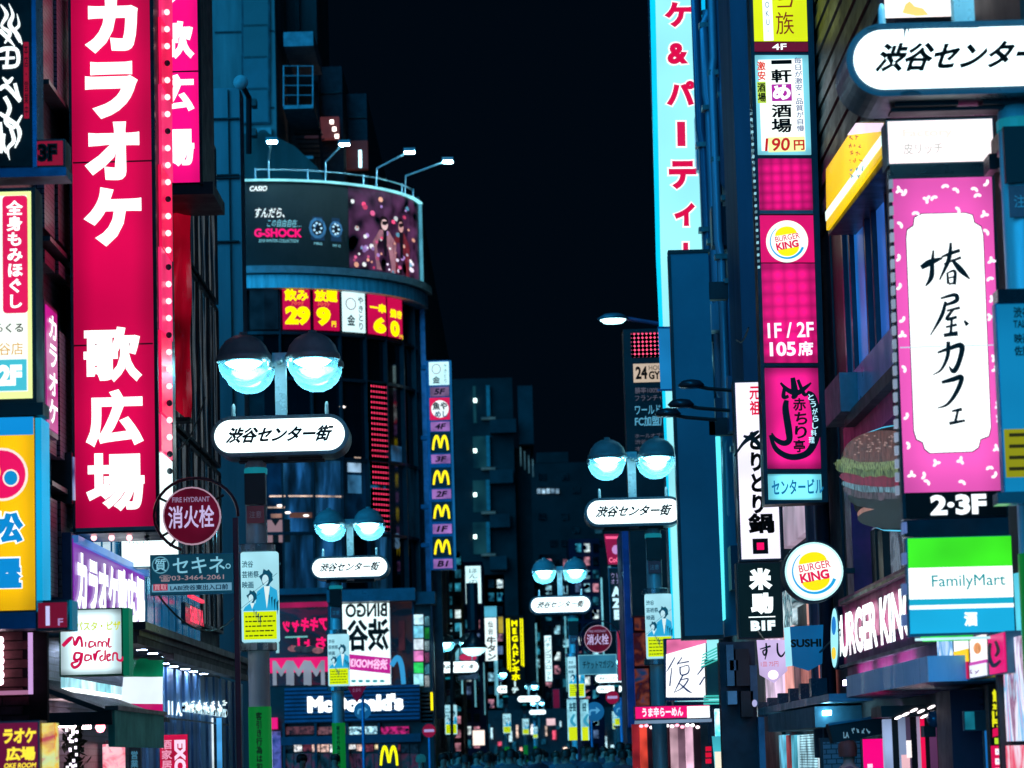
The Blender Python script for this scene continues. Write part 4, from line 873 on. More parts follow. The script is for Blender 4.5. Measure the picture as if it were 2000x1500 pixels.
# red vinyl banner, curved
S = Th('red_vinyl_banner', 'glossy red vinyl banner hanging beneath the second karaoke sign', 'banner', P(356, 822, 38.5))
m = MB(); n = 14; vs = []
for j in range(n+1):
    for i in range(7):
        px = 337+i*6; py = 402+(418-(6-i)**1.6*1.5)*j/n; u, v = S.uv(px, py); vs.append((u, -.25*math.sin(math.pi*i/6)-.12*math.sin(j*.9+i), v))
m.add(vs, [(j*7+i, j*7+i+1, (j+1)*7+i+1, (j+1)*7+i) for j in range(n) for i in range(6)]); m.build('cloth', lit('#d0082c', .42, .5, 1.2, rough=.2), S, smooth=True)
MB().tube([(S.uv(334, 401)[0], 0, S.uv(334, 401)[1]), (S.uv(376, 401)[0], 0, S.uv(376, 401)[1])], .03, 6).build('top_rod', STEEL, S); S.box('bottom_bar', 337, 818, 374, 826, paint('#201018', .5), -.1, .2)
# purple karaoke fascia on the facade
S = Th('purple_karaoke_fascia', 'purple fascia sign with stretched white karaoke lettering seen at a slant', 'sign', (XL+.12, 33, P(190, 1230, 33).z), 90)
S.sbox('case', 119, 1040, 1232, 267, paint('#2c4a80', .4), -.12, .1); fa = S.sbox('face', 122, 1052, 1222, 264, lit('#8a28b8', .8, .3, .6), .1, .11)
r = S.srect(126, 1068, 1200, 262); S.text('カラオケ歌広場', 0, 0, 0, 0, WHT, d=.125, bold=.06, r=r)
S.sbox('top_light', 122, 1046, 1060, 264, lit('#4a8ae0', .7, .3), .1, .16)
# garden restaurant sign
S = sign('restaurant_box_sign', 'white box sign with crimson script lettering and green edges, low left', 116, 1188, 240, 1320, 27, th=.28, case=paint('#0a6a4c', .4), face=lit('#d8f8ff', 1.7, .14, 3, edge=.62), border=3)
S.box('side', 240, 1187, 252, 1319, lit('#0c8a68', .5, .2), -.28, 0)
S.text('パスタ・ピザ', 148, 1214, 236, 1232, lit('#d0d830', .9, 0), d=.02, bold=.03)
cr = lit('#d00c50', .9, 0)
S.brush([[(123, 1262, 7), (136, 1249, 8), (143, 1245, 3), (147, 1260, 6), (154, 1246, 7), (159, 1248, 5), (161, 1264, 5)], [(168, 1253, 4), (168, 1264, 3)], [(184, 1254, 3), (176, 1254, 4), (175, 1264, 4), (184, 1261, 3), (186, 1254, 3), (188, 1264, 3)],
         [(192, 1264, 3), (193, 1254, 4), (199, 1255, 3), (200, 1263, 4), (202, 1254, 3), (208, 1255, 3), (208, 1264, 3)], [(214, 1246, 5), (212, 1258, 4), (214, 1264, 3), (219, 1262, 2)]], cr, d=.02)
S.brush([[(158, 1276, 5), (148, 1276, 5), (146, 1288, 6), (156, 1287, 5), (161, 1275, 5), (157, 1296, 6), (146, 1304, 6), (141, 1296, 5), (154, 1292, 3)], [(176, 1280, 4), (168, 1280, 4), (167, 1290, 4), (176, 1288, 3), (178, 1279, 3), (180, 1290, 3)], [(184, 1276, 5), (186, 1290, 4), (190, 1274, 5), (198, 1271, 3)],
         [(202, 1280, 4), (196, 1284, 4), (198, 1291, 3), (205, 1286, 3), (206, 1270, 4), (206, 1290, 3)], [(210, 1284, 3), (216, 1279, 4), (210, 1279, 3), (211, 1290, 4), (218, 1288, 3)], [(221, 1291, 3), (222, 1277, 4), (229, 1277, 4), (230, 1288, 4), (238, 1290, 5), (240, 1282, 2)]], cr, d=.02)
MB().tube([(S.uv(90, 1240)[0], .12, S.uv(90, 1240)[1]), (S.uv(118, 1240)[0], .12, S.uv(118, 1240)[1])], .03, 8).build('bracket', STEEL, S)
# white sign behind the tower foot
S = sign('white_box_sign', 'plain glaring white box sign under the crimson tower, behind the hydrant plate', 236, 1036, 350, 1108, 34, th=.3, case=paint('#5a8a98', .4), face=lit('#eaffff', 1.5, .08), border=2)
scrib(S, 246, 1056, 300, 1065, lit('#a8c8c8', .8, 0), d=.02)
S = sign('bright_window_sign', 'tall glaring white panel glimpsed between the bulb strip and hydrant ring', 338, 960, 400, 1075, 45, th=.3, case=FRM, face=lit('#dffaff', 1.2, .3, 2), border=2)
# lit poster strip on facade under it
S = Th('lit_poster_strip', 'bright slanting strip of pale posters above the green awning', 'sign', (XL+.3, 32.5, P(180, 1370, 32.5).z), 90)
for k in range(4):
    r = S.srect(118, 1322, 1344, 236); w = (r[2]-r[0])/4; S.lbox('poster', (r[0]+w*k+.02, r[1]-.0, r[0]+w*(k+1)-.02, r[3]), lit(('#a8f0ff', '#d0fbff', '#8ae0f0', '#c8f4ff')[k], 1, .3, 4), 0, .04)
r = S.srect(118, 1344, 1352, 242); S.lbox('light_tube', r, lit('#ffffff', 2.2, .1), 0, .12); S.lbox('housing', (r[0], r[1]-.06, r[2], r[1]-.003), DARK, -.2, .1)
# green awning with corrugated roof
A = Th('green_awning', 'dark green shop awning with corrugated underside beneath the flag', 'awning', (-4.2, 29, 1.9))
for k in range(28):
    y0 = 27.0+k*.16; m = MB(); x0, x1 = XL, -3.72
    m.add([Vector(v)-A.O for v in [(x0, y0, 2.5), (x1, y0, 2.12), (x1, y0+.11, 2.12), (x0, y0+.11, 2.5), (x0, y0, 2.45), (x1, y0, 2.07), (x1, y0+.11, 2.07), (x0, y0+.11, 2.45)]], [(0, 1, 2, 3), (7, 6, 5, 4), (0, 4, 5, 1), (2, 6, 7, 3), (1, 5, 6, 2)]); m.build('roof_slat', paint('#4a555a', .5, .3), A)
lo(A, -3.76, -3.7, 27, 30.7, 1.8, 2.13, 'valance', paint('#58dccc', .7, 0, .2)); lo(A, XL, -3.72, 26.95, 27.0, 2.0, 2.12, 'end_bar', paint('#3c484e', .5, .3)); lo(A, -3.78, -3.66, 26.95, 30.7, 2.13, 2.17, 'front_rail', STEEL)
bl = MB().lathe([(0, .05), (.04, .03), (.05, 0), (.03, -.04), (0, -.05)], n=10).build('red_lamp', lit('#ff8090', 6, 0), A, smooth=True); bl.location = P(196, 1421, 28.4)-A.O
for k in range(3): lo(A, XL+.15, XL+.22, 27.3+k*1.3, 28.3+k*1.3, 2.02, 2.07, 'tube_or_fill_light', lit('#ffd8e0', 14, 0))  # glowing bars added under the awning for more spill at street level
# Italian flag
S = Th('italian_flag', 'green, white and red flag hanging above the green awning', 'flag', P(288, 1430, 31.5), 0)
def cloth_band(S, name, pts4, mat, amp=.04, nx=10, ny=4):
    (xa, ya), (xb, yb), (xc, yc), (xd, yd) = pts4; vs = []
    for j in range(ny+1):
        for i in range(nx+1):
            s_, t_ = i/nx, j/ny; px = (xa*(1-s_)+xb*s_)*(1-t_)+(xd*(1-s_)+xc*s_)*t_; py = (ya*(1-s_)+yb*s_)*(1-t_)+(yd*(1-s_)+yc*s_)*t_
            u, v = S.uv(px, py); vs.append((u, amp*math.sin(s_*9+py*.03), v))
    w = nx+1; return MB().add(vs, [(j*w+i, j*w+i+1, (j+1)*w+i+1, (j+1)*w+i) for j in range(ny) for i in range(nx)]).build(name, mat, S, smooth=True)
cloth_band(S, 'green_band', ((252, 1286), (320, 1287), (319, 1322), (240, 1322)), lit('#0c9468', .7, .5, 2)); cloth_band(S, 'white_band', ((240, 1322), (319, 1322), (318, 1375), (236, 1374)), lit('#e8f6ff', 1.0, .15, 2)); cloth_band(S, 'red_band', ((236, 1374), (318, 1375), (317, 1420), (236, 1396)), lit('#d01470', .8, .3, 2))
MB().tube([(S.uv(238, 1286)[0], 0, S.uv(238, 1286)[1]), (S.uv(324, 1286)[0], 0, S.uv(324, 1286)[1])], .02, 6).build('rod', STEEL, S)
# neon letters and white flower-like lettering on the blue wall
S = Th('red_neon_letters', 'small red neon letters glowing on the glass behind the hydrant pole', 'sign', (XL+.3, 41.5, P(378, 1215, 41.5).z), 90)
S.sbox('neon_arm', 366, 1160, 1166, 392, lit('#ff3858', 1.1, 0), 0, .05); S.text('SHIBUYA', 0, 0, 0, 0, lit('#ff3c60', 1.3, 0), d=.05, bold=.02, r=S.srect(364, 1182, 1214, 390)); S.lbox('glass', tuple(S.srect(362, 1176, 1218, 392)), paint('#123a50', .2), -.06, 0)
S = Th('white_wall_lettering', 'white cut-out lettering on the blue fluted wall under the canopy', 'sign', (XL+.14, 41, P(390, 1400, 41).z), 90)
S.text('11 A.', 0, 0, 0, 0, lit('#dff8ff', 1.5, 0), d=.04, bold=.04, r=S.srect(322, 1368, 1396, 350)); S.lbox('white_lettering_band', (lambda q: (q[0], q[1]+.03, q[2], q[3]-.03))(S.srect(356, 1368, 1394, 440)), lit('#c8f0ff', 1.1, .9, 12), 0, .035); scrib(S, 354, 1366, 440, 1382, lit('#e8ffff', 1.6, 0), d=.04, rows=1); scrib(S, 354, 1376, 440, 1396, lit('#e8ffff', 1.6, 0), d=.045, rows=1); scrib(S, 356, 1370, 438, 1392, lit('#e8ffff', 1.6, 0), d=.05, rows=1); S.lbox('rail', tuple(S.srect(322, 1401, 1404, 442)), STEEL, 0, .04)
for x0, x1, c, lab in ((386, 392, '#a8e8ff', 'slim pale blue light column by the fluted wall'), (402, 418, '#e0f6ff', 'broad white light column by the fluted wall'), (424, 434, '#48a0e0', 'blue light column nearest the hydrant pole')):
    S = sign('light_column', lab, x0, 1402, x1, 1560, 44, th=.2, case=FRM, face=lit(c, 1.1, .3, 3), border=0, cat='light column')
for x0, y0, x1, y1, c, lab, tx in ((312, 1434, 368, 1560, '#d00c48', 'magenta vertical banner reading EXC below the blue wall', 'EXC'), (200, 1452, 246, 1560, '#ff7890', 'pink and white poster under the green awning', None), (252, 1456, 276, 1560, '#0c1c28', 'black hanging banner with faint blue characters under the awning', '営業')):
    S = sign('shop_banner', lab, x0, y0, x1, y1, 33, th=.06, case=FRM, face=lit(c, .9, .3, 3) if tx != None else streaks(('#ff3060', '#ffd8e0', '#ffa0b0', '#e02050'), 5, 5, .9), border=1, cat='banner')
    if tx == 'EXC':
        m = MB(); a, b, c2, e = S.rect(340, 1448, 364, 1502); ltext(m, tx, -.17, -.085, .17, .085, .02, bold=.07); q = MB(); q.add([((a+c2)/2+z*.75, y, (b+e)/2-x) for x, y, z in m.v], m.f); q.build('lettering', lit('#f0d0e8', 1, 0), S); S.text('酒家居', 316, 1444, 336, 1504, lit('#f0a0c0', .8, 0), d=.02, vertical=True, bold=.03)
    elif tx: S.text(tx, 256, 1466, 270, 1500, lit('#4a8aa8', .6, 0), d=.02, vertical=True, bold=.03)
# Christmas garland mass, shop interiors low left
S = Th('shop_interior', 'pinkish shop interior with slim columns under the green awning', 'shopfront', P(180, 1560, 33.5))
for k in range(9): S.box('interior_panel', 104+k*14, 1440+(k % 3)*6, 116+k*14, 1560, lit(('#c8f0ff', '#5a2a34', '#e88090', '#0c0c10', '#8c4a58', '#ff5070', '#3c3038', '#281820', '#443038')[k], 1.2, .4, 4), -.2, 0)
S = Th('fairy_light_garland', 'dark garland with tiny white lights hanging beside the karaoke notice', 'garland', P(143, 1540, 30))
m = MB()
for k in range(420):
    px, py = 143+R.gauss(0, 7), R.uniform(1412, 1540); u, v = S.uv(px, py); d = Vector((R.uniform(-1, 1), R.uniform(-1, 1), R.uniform(-1, 1))).normalized()*.06; e = Vector((d.z, d.x, -d.y))*.5; b = Vector((u, R.uniform(-.1, .1), v))
    m.add([b-d, b+e, b+d, b-e], [(0, 1, 2, 3)])
m.build('leaves', paint('#122016', .5), S, kind='stuff')
m = MB()
for k in range(26):
    u, v = S.uv(143+R.gauss(0, 7), R.uniform(1420, 1510)); m.box(u-.012, u+.012, -.13, -.11, v-.02, v+.01)
m.build('tiny_light', lit('#f8e8ff', 2, 0), S, kind='stuff')
# ---------------------------------------------------------------- fire hydrant signs
def hydrant(cx, cy, rr_, Y, label, px_pole, plate=True):
    T = Th('hydrant_sign', label, 'hydrant sign', P(px_pole, 1500, Y)); k = rr_/57.0
    red = paint('#8c1230', .4, 0, .15); T.box('pole', px_pole-5*k, cy, px_pole+5*k, 1800, red, -.03, .03)
    hoop = MB(); pts = []
    for i in range(23):
        a = math.radians(-2+i*11.5); u, v = T.uv(cx+10*k+80*k*math.cos(a)-(4*k if i > 8 else 0), cy-2*k-72*k*math.sin(a)); pts.append((u, 0, v))
    hoop.tube(pts, .018*Y/34*k, 8); hoop.build('hoop', paint('#5a0c24', .4), T, smooth=True)
    for a in (35, 150, 215, 235):
        m = MB()
        c, s = math.cos(math.radians(a)), math.sin(math.radians(a)); u0, v0 = T.uv(cx+54*k*c, cy-54*k*s); u1, v1 = T.uv(cx+76*k*c, cy-72*k*s); m.tube([(u0, 0, v0), (u1, 0, v1)], .008*Y/34*k*2, 6); m.build('spoke', BLACK, T)
    D = T.disc(cx, cy, rr_, rr_, lit('#e8c0d8', .45, 0), d=.02, t=.03, name='disc_rim'); T.disc(cx, cy, rr_*.95, rr_*.95, lit('#6e0c2c', .55, .25, 3), d=.024, name='disc', parent=D)
    ink = lit('#d8c8f8', .7, 0)
    T.text('FIRE HYDRANT', cx-38*k, cy-37*k, cx+35*k, cy-27*k, lit('#a890b8', .6, 0), d=.03, bold=.02, parent=D); T.text('消火栓', cx-46*k, cy-20*k, cx+44*k, cy+24*k, ink, d=.03, bold=.018, parent=D)
    return T, k
T, k = hydrant(375, 1008, 57, 29.5, 'round dark red fire hydrant sign on a hooped red pole, left', 466)
B = T.box('notice_plate', 296, 1084, 456, 1160, lit('#16506a', .5, .15, 2), -.03, .02); T.frame(296, 1084, 456, 1160, .01, paint('#7ab0c0', .4, .4), 0, .03, parent=B)
ink = lit('#8ad0e8', .75, 0)
T.disc(314, 1104, 17, 17, lit('#6ab0c8', .6, 0), d=.024, parent=B); T.disc(314, 1104, 14.5, 14.5, lit('#12425a', .5, 0), d=.027, parent=B); T.text('質', 303, 1092, 325, 1116, ink, d=.03, parent=B, bold=.01)
T.text('セキネ', 338, 1088, 440, 1120, ink, d=.028, bold=.012, parent=B); T.disc(446, 1106, 5, 5, ink, d=.028, parent=B); T.disc(446, 1106, 3.2, 3.2, lit('#16506a', .5, 0), d=.03, parent=B)
T.text('☎03-3464-2061', 312, 1122, 438, 1135, lit('#a89098', .7, 0), d=.028, bold=.01, parent=B)
T.box('lower_strip', 297, 1140, 453, 1155, lit('#7ab8d8', .6, .1), .021, .024, parent=B); T.box('red_tag', 300, 1141, 328, 1154, lit('#b03050', .7, 0), .025, .027, parent=B)
T.text('買取', 302, 1142, 326, 1153, lit('#f0c0d0', .7, 0), d=.03, parent=B); T.text('LABI渋谷東出入口前', 333, 1142, 446, 1153, lit('#0c3c58', .5, 0), d=.028, bold=.03, parent=B)
T2, k = hydrant(1168, 1248, 27, 71, 'smaller round hydrant sign above a pale blue plate, mid street', 1134)
B = T2.box('notice_plate', 1131, 1280, 1203, 1316, lit('#3a90b0', .6, .2, 2), -.03, .02); T2.frame(1131, 1280, 1203, 1316, .02, lit('#78c8dc', .6, 0), 0, .03, parent=B); T2.text('チケットマガジン', 1138, 1290, 1200, 1306, lit('#0c3c50', .5, 0), d=.03, bold=.03, parent=B)
# ================================================================ tower of golden arches
S = Th('arches_tower_sign', 'slim tower of stacked floor signs with yellow arches on black', 'sign', P(862, 1112, 99))
S.box('case', 836, 703, 882, 1112, paint('#2a6a98', .4, .3), -.5, 0); S.box('side_tube', 880, 703, 886, 1112, lit('#1c78b8', .5, .2), -.45, .0)
ys = [(707, 752, 'a'), (756, 774, 'f5F'), (777, 820, 'b'), (824, 842, 'f4F'), (844, 884, 'm'), (888, 905, 'f3F'), (913, 952, 'm'), (956, 974, 'f2F'), (980, 1018, 'm'), (1024, 1042, 'f1F'), (1048, 1088, 'm'), (1092, 1110, 'fB1')]
for y0, y1, t in ys:
    x0 = 838+(y0-707)*.02; x1 = x0+39; d = .03
    if t == 'm': S.box('arches_panel', x0, y0, x1, y1, paint('#050505', .4), 0, .03); golden(S, x0+5, y0+7, 29, y1-y0-12, lit('#ffe600', 1.3, 0), .04)
    elif t[0] == 'f': S.box('floor_panel', x0+1, y0, x1-1, y1, lit('#b078c8' if y0 > 800 else '#8a6890', .75, .35, 2), 0, .03); S.text(t[1:], x0+8, y0+3, x1-8, y1-3, lit('#0c1430', .4, 0), d=.04, bold=.04, shear=.2)
    elif t == 'a':
        S.box('white_panel', x0, y0, x1, y1, lit('#c8fbff', 1.1, .1), 0, .03); S.disc(x0+14, y0+14, 9, 10, lit('#905060', .7, 0), d=.034); S.disc(x0+14, y0+14, 7.5, 8.5, lit('#c8fbff', 1.1, 0), d=.039)
        S.text('金', x0+6, y0+28, x0+22, y0+42, DK, d=.04, bold=.03); S.text('やきとり', x0+28, y0+3, x0+36, y1-3, DK, d=.04, vertical=True)
    else:
        S.box('red_panel', x0, y0, x1, y1, lit('#d80c4c', 1, .1), 0, .03); S.disc(x0+20, y0+22, 17, 17, lit('#f0ffff', 1.1, .1), d=.034); S.text('魚や', x0+5, y0+8, x1-5, y0+24, DK, d=.04, bold=.04); S.text('めし', x0+10, y0+26, x1-4, y0+38, lit('#0c6a8a', .6, 0), d=.04, bold=.04)
for y in (712, 850, 985, 1060): S.box('bracket', 822, y, 838, y+8, paint('#2a5a80', .4, .3), -.4, -.1)
# ---------------------------------------------------------------- small signs of the far street
def small(name, label, x0, y0, x1, y1, Y, face, case=FRM, txt=None, vert=True, ink='#0c2c3a', b=.03, cat='sign', border=1.5, th=.25):
    S = sign(name, label, x0, y0, x1, y1, Y, th=th, case=case, face=face, border=border, cat=cat)
    if txt:
        w = x1-x0; S.text(txt, x0+w*.22, y0+5, x1-w*.22, y1-5, lit(ink, .5 if ink[1] in '012' else 1, 0), d=.03, vertical=vert, bold=b)
    return S
small('lantern_sign', 'white vertical sign with faint brush characters past the arches tower', 908, 1104, 941, 1180, 112, lit('#d0fbff', 1.2, .15), txt='ほんのきもち', ink='#2a6a80', b=0)
S = small('tongue_restaurant_sign', 'tall white sign with bold black brush characters, left of the yellow sign', 946, 1205, 972, 1292, 118, lit('#e8fcff', 1.2, .1), None); S.text('仙台', 953, 1212, 963, 1240, BLK, d=.03, vertical=True, bold=.02); S.text('牛タン', 951, 1243, 969, 1290, BLK, d=.03, vertical=True, bold=.04); S.box('blue_cap', 946, 1184, 970, 1205, lit('#58b8d8', .9, .3), -.2, .01)
small('small_yellow_sign', 'small yellow and white sign peeping right of the white brush sign', 972, 1203, 984, 1238, 122, lit('#c8b040', .9, .4, 2))
S = Th('yellow_striped_sign', 'tall black sign with yellow katakana between two yellow neon stripes', 'sign', P(1006, 1358, 134))
S.box('case', 988, 1202, 1024, 1358, BLACK, -.4, 0); YN = lit('#f4f000', 1.3, .05)
for x0, x1, y1 in ((990, 992.5, 1308), (994, 996.5, 1312), (1016.5, 1018.5, 1300), (1020, 1022.5, 1302)): S.box('neon_stripe', x0, 1208, x1, y1, YN, 0, .06)
S.text('MEGAドンキホ', 998, 1210, 1014, 1330, YN, d=.05, vertical=True, bold=.05); S.text('ーテ', 999, 1330, 1013, 1354, lit('#d8fbff', 1, 0), d=.05, vertical=True, bold=.05)
S = small('tube_sign', 'slim white vertical light sign under the mid street lamp', 1063, 1240, 1079, 1332, 128, lit('#d8fcff', 1.3, .2)); S.text('パチンコスロット', 1065, 1244, 1077, 1330, lit('#3a8aa0', .6, 0), d=.03, vertical=True, bold=.02)
small('square_lamp_sign', 'small square cream light box low in the street, left of centre', 922, 1425, 948, 1457, 130, lit('#ffe8dc', 1.3, .08))
small('pink_window_sign', 'little pale pink light box above the crowd near the street centre', 1066, 1402, 1086, 1418, 150, lit('#ffd8e0', 1, .3))
small('red_vertical_sign', 'small dim magenta vertical sign right of the white tube sign', 1079, 1345, 1094, 1384, 150, lit('#7a1844', .6, .3))
small('ice_sign', 'small round logo board with crimson oval under the white lantern sign', 894, 1276, 934, 1328, 113, lit('#3a5a78', .6, .5, 3)).disc(914, 1284, 17, 8, lit('#c02858', .9, .2), d=.04)
small('light_box', 'small pink glowing panel at street level below the hydrant plate', 1215, 1462, 1238, 1482, 120, lit('#ff6070', .9, .3))
for k, (x0, y0, x1, y1, c, lab) in enumerate(((1205, 1230, 1226, 1330, '#c82c50', 'plain pinkish red hanging panel right of the farther hydrant sign'), (1226, 1400, 1250, 1500, '#a01c34', 'red shop doorway panel right of the no entry sign'))):
    small('hanging_board', lab, x0, y0, x1, y1, 92, lit(c, .7, .25), cat='board')
S = small('black_vertical_sign', 'black vertical sign with white slanting roman letters on the right', 1190, 1108, 1216, 1232, 86, paint('#04070a', .4)); S.text('ビカ', 1203, 1118, 1211, 1142, lit('#a8a0d0', .8, 0), d=.04, vertical=True); S.text('ウオ', 1193, 1118, 1201, 1142, lit('#a8a0d0', .8, 0), d=.04, vertical=True); S.text('AZE', 1195, 1144, 1214, 1212, lit('#c8f4ff', 1, 0), d=.04, vertical=True, bold=.09)
S = Th('tapered_red_sign', 'tapered crimson curry shop sign hanging under the right lamp sign', 'sign', P(1202, 1102, 78)); S.poly([(1180, 1044), (1224, 1044), (1217, 1102), (1188, 1102)], lit('#a0124a', .75, .2), d=.1, t=.15, name='board')
S.disc(1203, 1074, 8, 9, lit('#c890d0', .9, 0), d=.105); S.text('CoCo', 1189, 1089, 1216, 1099, lit('#ff7098', 1, 0), d=.11, bold=.03); S.poly([(1182, 1048), (1222, 1048), (1221, 1053), (1183, 1053)], lit('#ff6090', 1, 0), d=.11, name='light_bar')
# road signs
def road_sign(label, cx, cy, r_, Y, kind, pole_x=None):
    T = Th('road_sign', label, 'road sign', P(cx, 1500, Y)); px = pole_x or cx
    m = MB(); u, v = T.uv(px, cy); u1, v1 = T.uv(px, 1700); m.tube([(u, .06, v1), (u, .06, v)], .035, 8); m.build('pole', paint('#4a90c8', .4, .3), T)
    if kind == 'stop': T.disc(cx, cy, r_, r_, lit('#a01040', .6, .15), d=.02, t=.02, name='disc'); T.box('bar', cx-r_*.75, cy-r_*.2, cx+r_*.75, cy+r_*.2, lit('#b8a8e0', .7, 0), .021, .025)
    elif kind == 'blue':
        T.disc(cx, cy, r_, r_, lit('#1a78b8', .55, .2), d=.02, t=.02, name='disc'); T.brush([[(cx-r_*.5, cy+r_*.4, r_*.2), (cx-r_*.4, cy-.1*r_, r_*.2), (cx+r_*.2, cy-.15*r_, r_*.2)]], lit('#5ab0e0', .7, 0), d=.03, name='arrow'); T.poly([(cx+r_*.15, cy-r_*.5), (cx+r_*.6, cy-r_*.15), (cx+r_*.15, cy+r_*.25)], lit('#5ab0e0', .7, 0), d=.03, name='arrow')
    elif kind == 'give': T.poly([(cx-r_, cy-r_*.8), (cx+r_, cy-r_*.8), (cx, cy+r_)], lit('#6a0c3c', .5, .15), d=.02, t=.02, name='board'); T.text('止まれ', cx-r_*.45, cy-r_*.6, cx+r_*.45, cy-r_*.2, lit('#a070a0', .6, 0), d=.03)
    return T
road_sign('round no entry sign with pale bar beneath the arches tower', 838, 1427, 13, 80, 'stop')
road_sign('round no entry sign at the right of the street, beside a blue pole', 1196, 1362, 13, 84, 'stop', 1213)
road_sign('round blue arrow sign on a pole in mid street', 1161, 1390, 19, 74, 'blue', 1155)
road_sign('dim blue disc sign farther right of the arrow sign', 1212, 1386, 14, 90, 'blue')
road_sign('inverted triangle sign over the fascia of the burger restaurant', 697, 1355, 19, 66, 'give', 708)
road_sign('blue arrow sign just beneath the triangle sign', 708, 1388, 17, 67, 'blue')
S = Th('pole_banner', 'pair of pale blue and yellow banners on a thin dark pole, mid street', 'banner', P(1131, 1500, 73))
S.box('pole', 1130, 1350, 1134, 1700, paint('#7a2840', .5), -.03, .06)
for x0, x1 in ((1108, 1130), (1134, 1150)):
    S.box('banner', x0, 1366, x1, 1446, lit('#9ce8f8', .85, .35, 4), -.02, .02); S.box('yellow_notice', x0+3, 1420, x1-1, 1446, lit('#d8e810', .9, .1), .021, .03); S.text('谷芸', x0+3, 1372, x1-5, 1390, lit('#0c5870', .5, 0), d=.03, bold=.05); S.brush([[(x0+14, 1395, 4), (x0+8, 1408, 6), (x0+16, 1418, 5)]], lit('#38a8c8', .7, 0), d=.03)
# big single lamp past the arches tower
S = Th('bell_street_lamp', 'single bell shaped street lamp above the small oval sign, left of centre', 'street lamp', P(925, 1500, 100)); c = P(925, 1266, 100)-S.O
MB().lathe([(.0, .62), (.1, .6), (.14, .4), (.36, .18), (.48, .02), (.46, 0)], tuple(c), 24).build('shade', paint('#1c2830', .4, .4), S, smooth=True); MB().lathe([(.42, .0), (.36, -.14), (.2, -.24), (0, -.27)], tuple(c), 24).build('globe', lit('#b8f4ff', 2.0, .3), S, smooth=True)
MB().tube([c+Vector((0, 0, .6)), c+Vector((0, 0, 2.2))], .2, 10).build('hanger', paint('#0c1420', .5), S); MB().tube([c+Vector((-.5, .1, .15)), c+Vector((-.75, .2, -.2)), c+Vector((-.85, .2, -4.5))], .07, 8).build('pole', DARK, S)
# street light arm against the sky
S = Th('cobra_street_light', 'slim street light reaching out against the night sky, right of centre', 'street lamp', P(1250, 1400, 62)); a = P(1284, 632, 62)-S.O; b = P(1212, 620, 62)-S.O
MB().tube([a+Vector((1.2, 0, .02)), a, b], .045, 8).build('arm', paint('#7a5a80', .4, .3), S); h = MB().lathe([(0, .12), (.2, .09), (.34, .0), (.3, -.03)], tuple(b+Vector((-.16, 0, -.02))), 18).build('head', paint('#4a6874', .4), S, smooth=True); MB().lathe([(.28, -.03), (.2, -.09), (0, -.11)], tuple(b+Vector((-.16, 0, -.02))), 18).build('lens', lit('#b8f8ff', 5, 0), h, smooth=True)
# ================================================================ SIGNS, RIGHT ROW
# dark gym tower
S = Th('gym_tower_sign', 'dark tower sign with red LED board and 24 hour gym plate behind the blue sign', 'sign', P(1262, 1200, 60))
S.box('case', 1226, 640, 1330, 1200, paint('#12181e', .4, .2), -.8, 0); S.box('led_board', 1233, 650, 1300, 697, lit('#ff4a6c', 1.1, .8, 1, dots=12), 0, .03)
S.box('plate', 1237, 710, 1320, 746, lit('#d8c0a8', .8, .1), 0, .03); S.text('24', 1241, 716, 1264, 741, BLK, d=.04, bold=.04); S.text('HOUR', 1267, 714, 1300, 723, BLK, d=.04); S.text('GYM', 1267, 725, 1300, 741, BLK, d=.04, bold=.04)
gy = lit('#6a6878', .6, 0); bw = lit('#5aa8c8', .8, 0)
for t, y0, y1, x1, m_, b in (('勝率100%のジム', 756, 768, 1320, gy, .01), ('フランチャイズ', 771, 783, 1320, gy, 0), ('ワールドプラス', 790, 809, 1330, bw, .01), ('FC加盟店募集', 812, 832, 1335, bw, .02), ('ホールオブライフ', 846, 855, 1320, gy, 0), ('渋谷店ノーマル', 858, 867, 1320, gy, 0), ('オーナー募集', 871, 880, 1320, gy, 0)): S.text(t, 1240, y0, x1, y1, m_, d=.03, bold=b)
S = Th('poster_wall', 'narrow wall of dark red food posters under the gym tower', 'building', P(1270, 1500, 66)); S.box('wall', 1222, 1030, 1345, 1600, paint('#2a2440', .6), -3, -.3); S.box('corner_column', 1221, 1035, 1236, 1420, paint('#4a4a8c', .4, .2), -.3, .1)
for k, (y0, y1, c) in enumerate(((1038, 1080, '#5a1c20'), (1084, 1150, '#6a2420'), (1156, 1230, '#2a1c2c'), (1236, 1300, '#382030'), (1306, 1378, '#1c3a5c'))): S.box('poster', 1239, y0, 1268, y1, streaks((c, '#401018', '#8a3c28', c), 3, 3, .5, seed=k), -.3, 0)
S.text('CHE', 1241, 1040, 1262, 1054, lit('#c85030', .8, 0), d=.02, bold=.05); S.text('HATO', 1241, 1058, 1266, 1072, lit('#a84030', .7, 0), d=.02, bold=.05)
# tall pale blue karaoke and party sign, its face turned a little
S = Th('party_tower_sign', 'very tall pale cyan sign with crimson karaoke and party lettering', 'sign', P(1350, 1260, 50)); LB_ = lit('#94e6ee', 1.15, .14, .5)
S.poly([(1267, -60), (1378, -60), (1408, 1380), (1316, 1380)], paint('#0c4a60', .4), d=-.02, t=.7, name='case')
S.poly([(1268, -60), (1375, -60), (1406, 1370), (1318, 1370)], LB_, d=.0, t=.02, name='face')
S.poly([(1268, -60), (1279, -60), (1290, 500), (1308, 1000), (1322, 1370), (1318, 1370), (1304, 1000), (1281, 500)], lit('#08c8f4', 1.1, .05), d=.012, name='edge_band'); S.poly([(1364, -60), (1375, -60), (1392, 500), (1386, 500)], lit('#08b8f0', 1.1, .05), d=.012, name='edge_band')
for y in (638, 760): S.poly([(1284, y), (1330, y), (1330, y+4), (1284, y+4)], paint('#0a6aa0', .4), d=.014, name='panel_joint')
